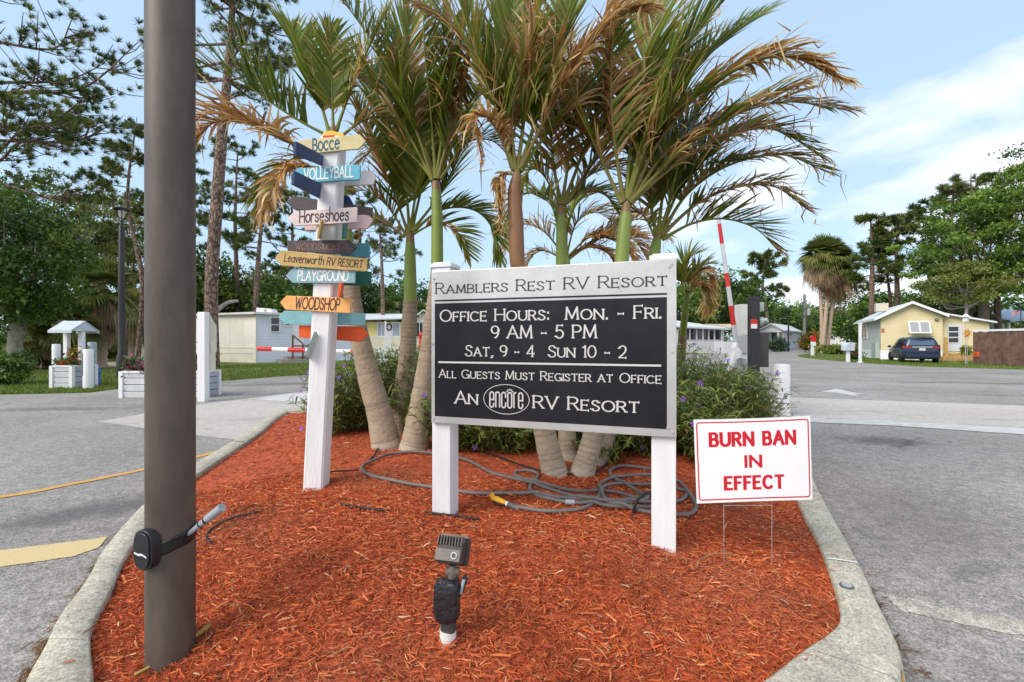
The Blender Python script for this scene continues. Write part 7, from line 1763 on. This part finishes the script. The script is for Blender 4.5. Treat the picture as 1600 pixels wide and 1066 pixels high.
for i, (px, Y, cz, rx, rz_, cl, lab) in enumerate([
        (365, 48, 5.2, 5.0, 4.2, LIGHTC*.75, 'broad light green tree behind the white wall of the mobile home'),
        (470, 47, 4.8, 4.6, 3.8, OAKC, 'round dark tree behind the air unit of the mobile home'),
        (318, 46, 6.5, 3.8, 4.8, OAKC*.9, 'dark tree immediately right of the big pole'),
        (565, 60, 6.0, 5., 3.8, OAKC, 'dark tree behind the yellow porch house roof'),
        (640, 64, 6.3, 5.5, 3.9, OAKC*1.1, 'rounded dark tree between the palm trunks and the sign'),
        (430, 60, 7.5, 5.5, 5.5, LIGHTC*.6, 'tall mixed green tree behind the reddish pine'),
        (520, 58, 7.5, 5.0, 5.0, LIGHTC*.65, 'loose green tree hidden behind the arrow signpost boards')]):
    leafy('leafy_tree', lab, X_(px, Y), Y, 9, cz, rx, rz_, 40+i, r0=.25, n_cl=75, per=95, L=.36, cols=cl, clr=1.15, flat=.65)
pine('pine_tree', 'tall slim pine with a loose crown between the tall pine and the reddish pine', X_(372, 46), 46, 21.5, .24, .5, 4.2, 24, 18, tn=26, tL=.5, thw=.018, subs=6)
pine('pine_tree', 'pine rising behind the gap between the signpost and the grey palm', X_(560, 54), 54, 19.5, .26, .5, 4.6, 22, 19, tn=26, tL=.55, thw=.02, subs=6)
sabal('sabal_palm', 'distant cabbage palm above the porch house roof left of the grey palm trunk', X_(607, 54), 54, [(0, 0, 0, 0, 5.0, .22)], 35, fr=1.8, nf=30, dead=14)
sabal('sabal_palm', 'distant cabbage palm above the porch house gable', X_(654, 56), 56, [(0, 0, 0, 0, 5.0, .22)], 36, fr=1.8, nf=30, dead=14)
# fallen bare limb above the mobile home roof
lp0, lp1 = W(338, 486, 40), W(372, 470, 40)
tag(MB().tube(cat([lp0, lp0.lerp(lp1, .5)+Vector((0, 0, .25)), lp1], 10), np.linspace(.22, .12, 10), 8).build('bare_limb', BARK_GREY, None, off=LOC, smooth=1), 'bare grey limb leaning above the mobile home roof', 'branch')

# ---- right side
sabal('sabal_palm', 'tall clump of three cabbage palms with tan dead skirts on the grass point', X_(1288, 56), 56, [(-.35, 0, -.3, .3, 12.2, .20), (-.5, -.3, .75, 0, 11.8, .22), (.35, .1, 1.7, .2, 10.6, .20)], 37, fr=2.7, nf=88, dead=24, seg=20, bark=mat('pale_sabal_trunk', (.42, .31, .23), .85, var=.2, vscale=5, bump=.4))
pine('pine_tree', 'left pine of the row behind the yellow house', X_(1363, 48), 48, 15.0, .32, .44, 2.5, 24, 51, tn=20, tL=.66, thw=.034, subs=6, dense=.8, tpx=[(1361, 545), (1362, 470), (1363, 400), (1360, 335)])
pine('pine_tree', 'thin leaning middle pine of the row behind the yellow house', X_(1391, 52), 52, 15.0, .20, .62, 2.2, 14, 52, tn=20, tL=.66, thw=.034, subs=5, dense=.8, tpx=[(1394, 545), (1391, 470), (1384, 410), (1378, 340)])
pine('pine_tree', 'thick right pine of the row behind the yellow house', X_(1402, 50), 50, 15.3, .33, .48, 2.6, 22, 53, tn=20, tL=.66, thw=.034, subs=6, dense=.8, tpx=[(1402, 545), (1402, 470), (1401, 400), (1404, 335)])
pine('pine_tree', 'pine with a spreading flat crown left of the big oak', X_(1455, 50), 50, 17.0, .28, .62, 4.6, 22, 54, tn=20, tL=.66, thw=.034, subs=6, dense=.8)
leafy('oak_tree', 'large dark green oak towering over the yellow house extension', X_(1535, 40), 40, 15, 9.4, 6.2, 5.2, 61, r0=.42, n_cl=185, per=190, L=.22, cols=OAKC*1.25+np.array([.02, .02, 0]), clr=.80, flat=.45, lean=.5, bark=BARK)
leafy('oak_tree', 'big oak at the right edge of the picture rising highest', X_(1625, 38), 38, 17, 11.5, 4.6, 6.2, 62, r0=.40, n_cl=140, per=180, L=.22, cols=OAKC*1.15+np.array([.02, .015, 0]), clr=.75, flat=.45)
leafy('oak_tree', 'lower round tree between the pine row and the big oak', X_(1488, 46), 46, 11, 6.4, 3.4, 4.2, 63, r0=.3, n_cl=80, per=150, L=.24, cols=OAKC*1.15, clr=.7, flat=.45)
leafy('leafy_tree', 'light green tree growing in front of the big oak trunk', X_(1510, 37), 37, 9, 6.2, 2.6, 1.9, 64, r0=.14, n_cl=46, per=150, L=.20, cols=LIGHTC*.75, clr=.6, flat=.5)
for i, (px, Y, r_, lab) in enumerate([(1490, 44, .22, 'slim pale pine trunk nearest the yellow house ridge'), (1500, 46, .22, 'second slim pine trunk beside the yellow extension roof'), (1517, 42, .26, 'grey pine trunk above the yellow extension roof'), (1562, 41, .27, 'reddish pine trunk beside the flag')]):
    pine('pine_tree', lab, X_(px, Y), Y, 17, r_, .72, 3.0, 12, 70+i, tn=16, tL=.5, thw=.022, subs=6)
pine('pine_tree', 'lone pine with a rounded crown above the white gabled house', X_(1197, 80), 80, 16.5, .35, .48, 5.0, 22, 55, tn=22, tL=.85, thw=.045, subs=8, cols=PINEC*1.1)
leafy('leafy_tree', 'dark broad tree right of the sign above the white porch home', X_(1120, 72), 72, 13, 7.2, 6.5, 5.2, 65, n_cl=90, per=110, L=.48, cols=OAKC, clr=1.5)
leafy('leafy_tree', 'green tree right behind the sign post top', X_(1062, 66), 66, 12, 6.0, 5., 4.4, 66, n_cl=70, per=110, L=.45, cols=OAKC*1.2, clr=1.4)
leafy('leafy_tree', 'mid green tree behind the raised gate arm', X_(1160, 88), 88, 13, 7.5, 6.0, 4.6, 67, n_cl=70, per=110, L=.55, cols=OAKC*1.1, clr=1.5)
for i, (px, Y, cz, rx, rz_, cl, lab) in enumerate([
        (1225, 100, 6.0, 6.5, 4.4, OAKC, 'low dark tree behind the white gabled house'), (1262, 105, 5.5, 6., 4.2, OAKC*1.1, 'low green tree behind the utility pole'),
        (1322, 108, 8.0, 6.5, 5.2, LIGHTC*.6, 'airy light tree between the sabal clump and the yellow house'), (1345, 80, 4.0, 4.5, 3.0, OAKC*1.1, 'low bush like tree beside the garage'), (1385, 70, 5.0, 5., 3.6, OAKC, 'dark tree filling in under the pine row')]):
    leafy('leafy_tree', lab, X_(px, Y), Y, 9, cz, rx, rz_, 80+i, r0=.25, n_cl=60, per=90, L=.52, cols=cl, clr=1.4)
leafy('bush', 'yellow and red croton bush at the end of the white gabled house', X_(1265, 60), 60, 2, 1.35, 1.0, 1.15, 91, r0=.04, n_cl=30, per=90, L=.30, cols=np.array([[.22, .17, .02], [.26, .12, .02], [.12, .13, .02]]), clr=.5, cat_='bush')
leafy('bush', 'blue green bush in front of the white gabled house', X_(1216, 64), 64, 2, 1.0, 1.1, .95, 92, r0=.04, n_cl=24, per=90, L=.30, cols=np.array([[.05, .10, .06], [.07, .12, .07]]), clr=.5, cat_='bush')
leafy('bush', 'low yellow green plants round the foot of the sabal clump', X_(1297, 52), 52, 1, .5, 1.6, .45, 93, r0=.03, n_cl=24, per=80, L=.26, cols=LIGHTC, clr=.4, cat_='bush')
leafy('bush', 'small reddish shrub between the mailbox and the white post', X_(1335, 36), 36, 1, .5, .5, .45, 94, r0=.02, n_cl=16, per=80, L=.15, cols=np.array([[.12, .08, .04], [.09, .11, .04]]), clr=.25, cat_='bush')

# ---- far wood that reads as one mass
keep, RNG = RNG, np.random.default_rng(99)
cs, rs = [], []
for x in np.arange(-190, 230, 2.6):
    Y = 118+10*math.sin(x*.05)+RNG.uniform(-6, 6); hgt = (8.5+2.4*math.sin(x*.11)+1.8*math.sin(x*.31+1))*(1.25 if x < -20 else .95)
    for k in range(7):
        cs.append([x+RNG.normal(0, 1.6), Y+RNG.normal(0, 2), hgt*(k+.4)/7*RNG.uniform(.9, 1.1)]); rs.append(2.0)
for x in np.arange(-75, 10, 2.3):     # nearer thicket on the left
    Y = 66+RNG.uniform(-4, 4); hgt = 7.5+1.6*math.sin(x*.3)+1.2*math.sin(x*.7)
    for k in range(6): cs.append([x+RNG.normal(0, 1.), Y+RNG.normal(0, 1.5), hgt*(k+.4)/6]); rs.append(1.5)
for x in np.arange(52, 100, 2.3):
    Y = 64+RNG.uniform(-4, 4); hgt = 6.5+1.6*math.sin(x*.3)
    for k in range(6): cs.append([x+RNG.normal(0, 1.), Y+RNG.normal(0, 1.5), hgt*(k+.4)/6]); rs.append(1.5)
for x in np.arange(-62, -20, 1.6):    # dark undergrowth at the left
    Y = 40+RNG.uniform(-2.5, 2.5)
    for k in range(3): cs.append([x+RNG.normal(0, .7), Y+RNG.normal(0, 1.), 2.6*(k+.3)/3]); rs.append(1.0)
cs, rs = np.array(cs), np.array(rs)
v = leaves(cs, 62, rs, .62, np.vstack([OAKC, LIGHTC*.55]), flat=.8)
wd_ = np_mesh('far_wood', v[0], v[1], LEAF, col=v[2]); tag(wd_, 'far line of mixed green woodland behind the houses', 'woodland', kind='stuff')
RNG = keep
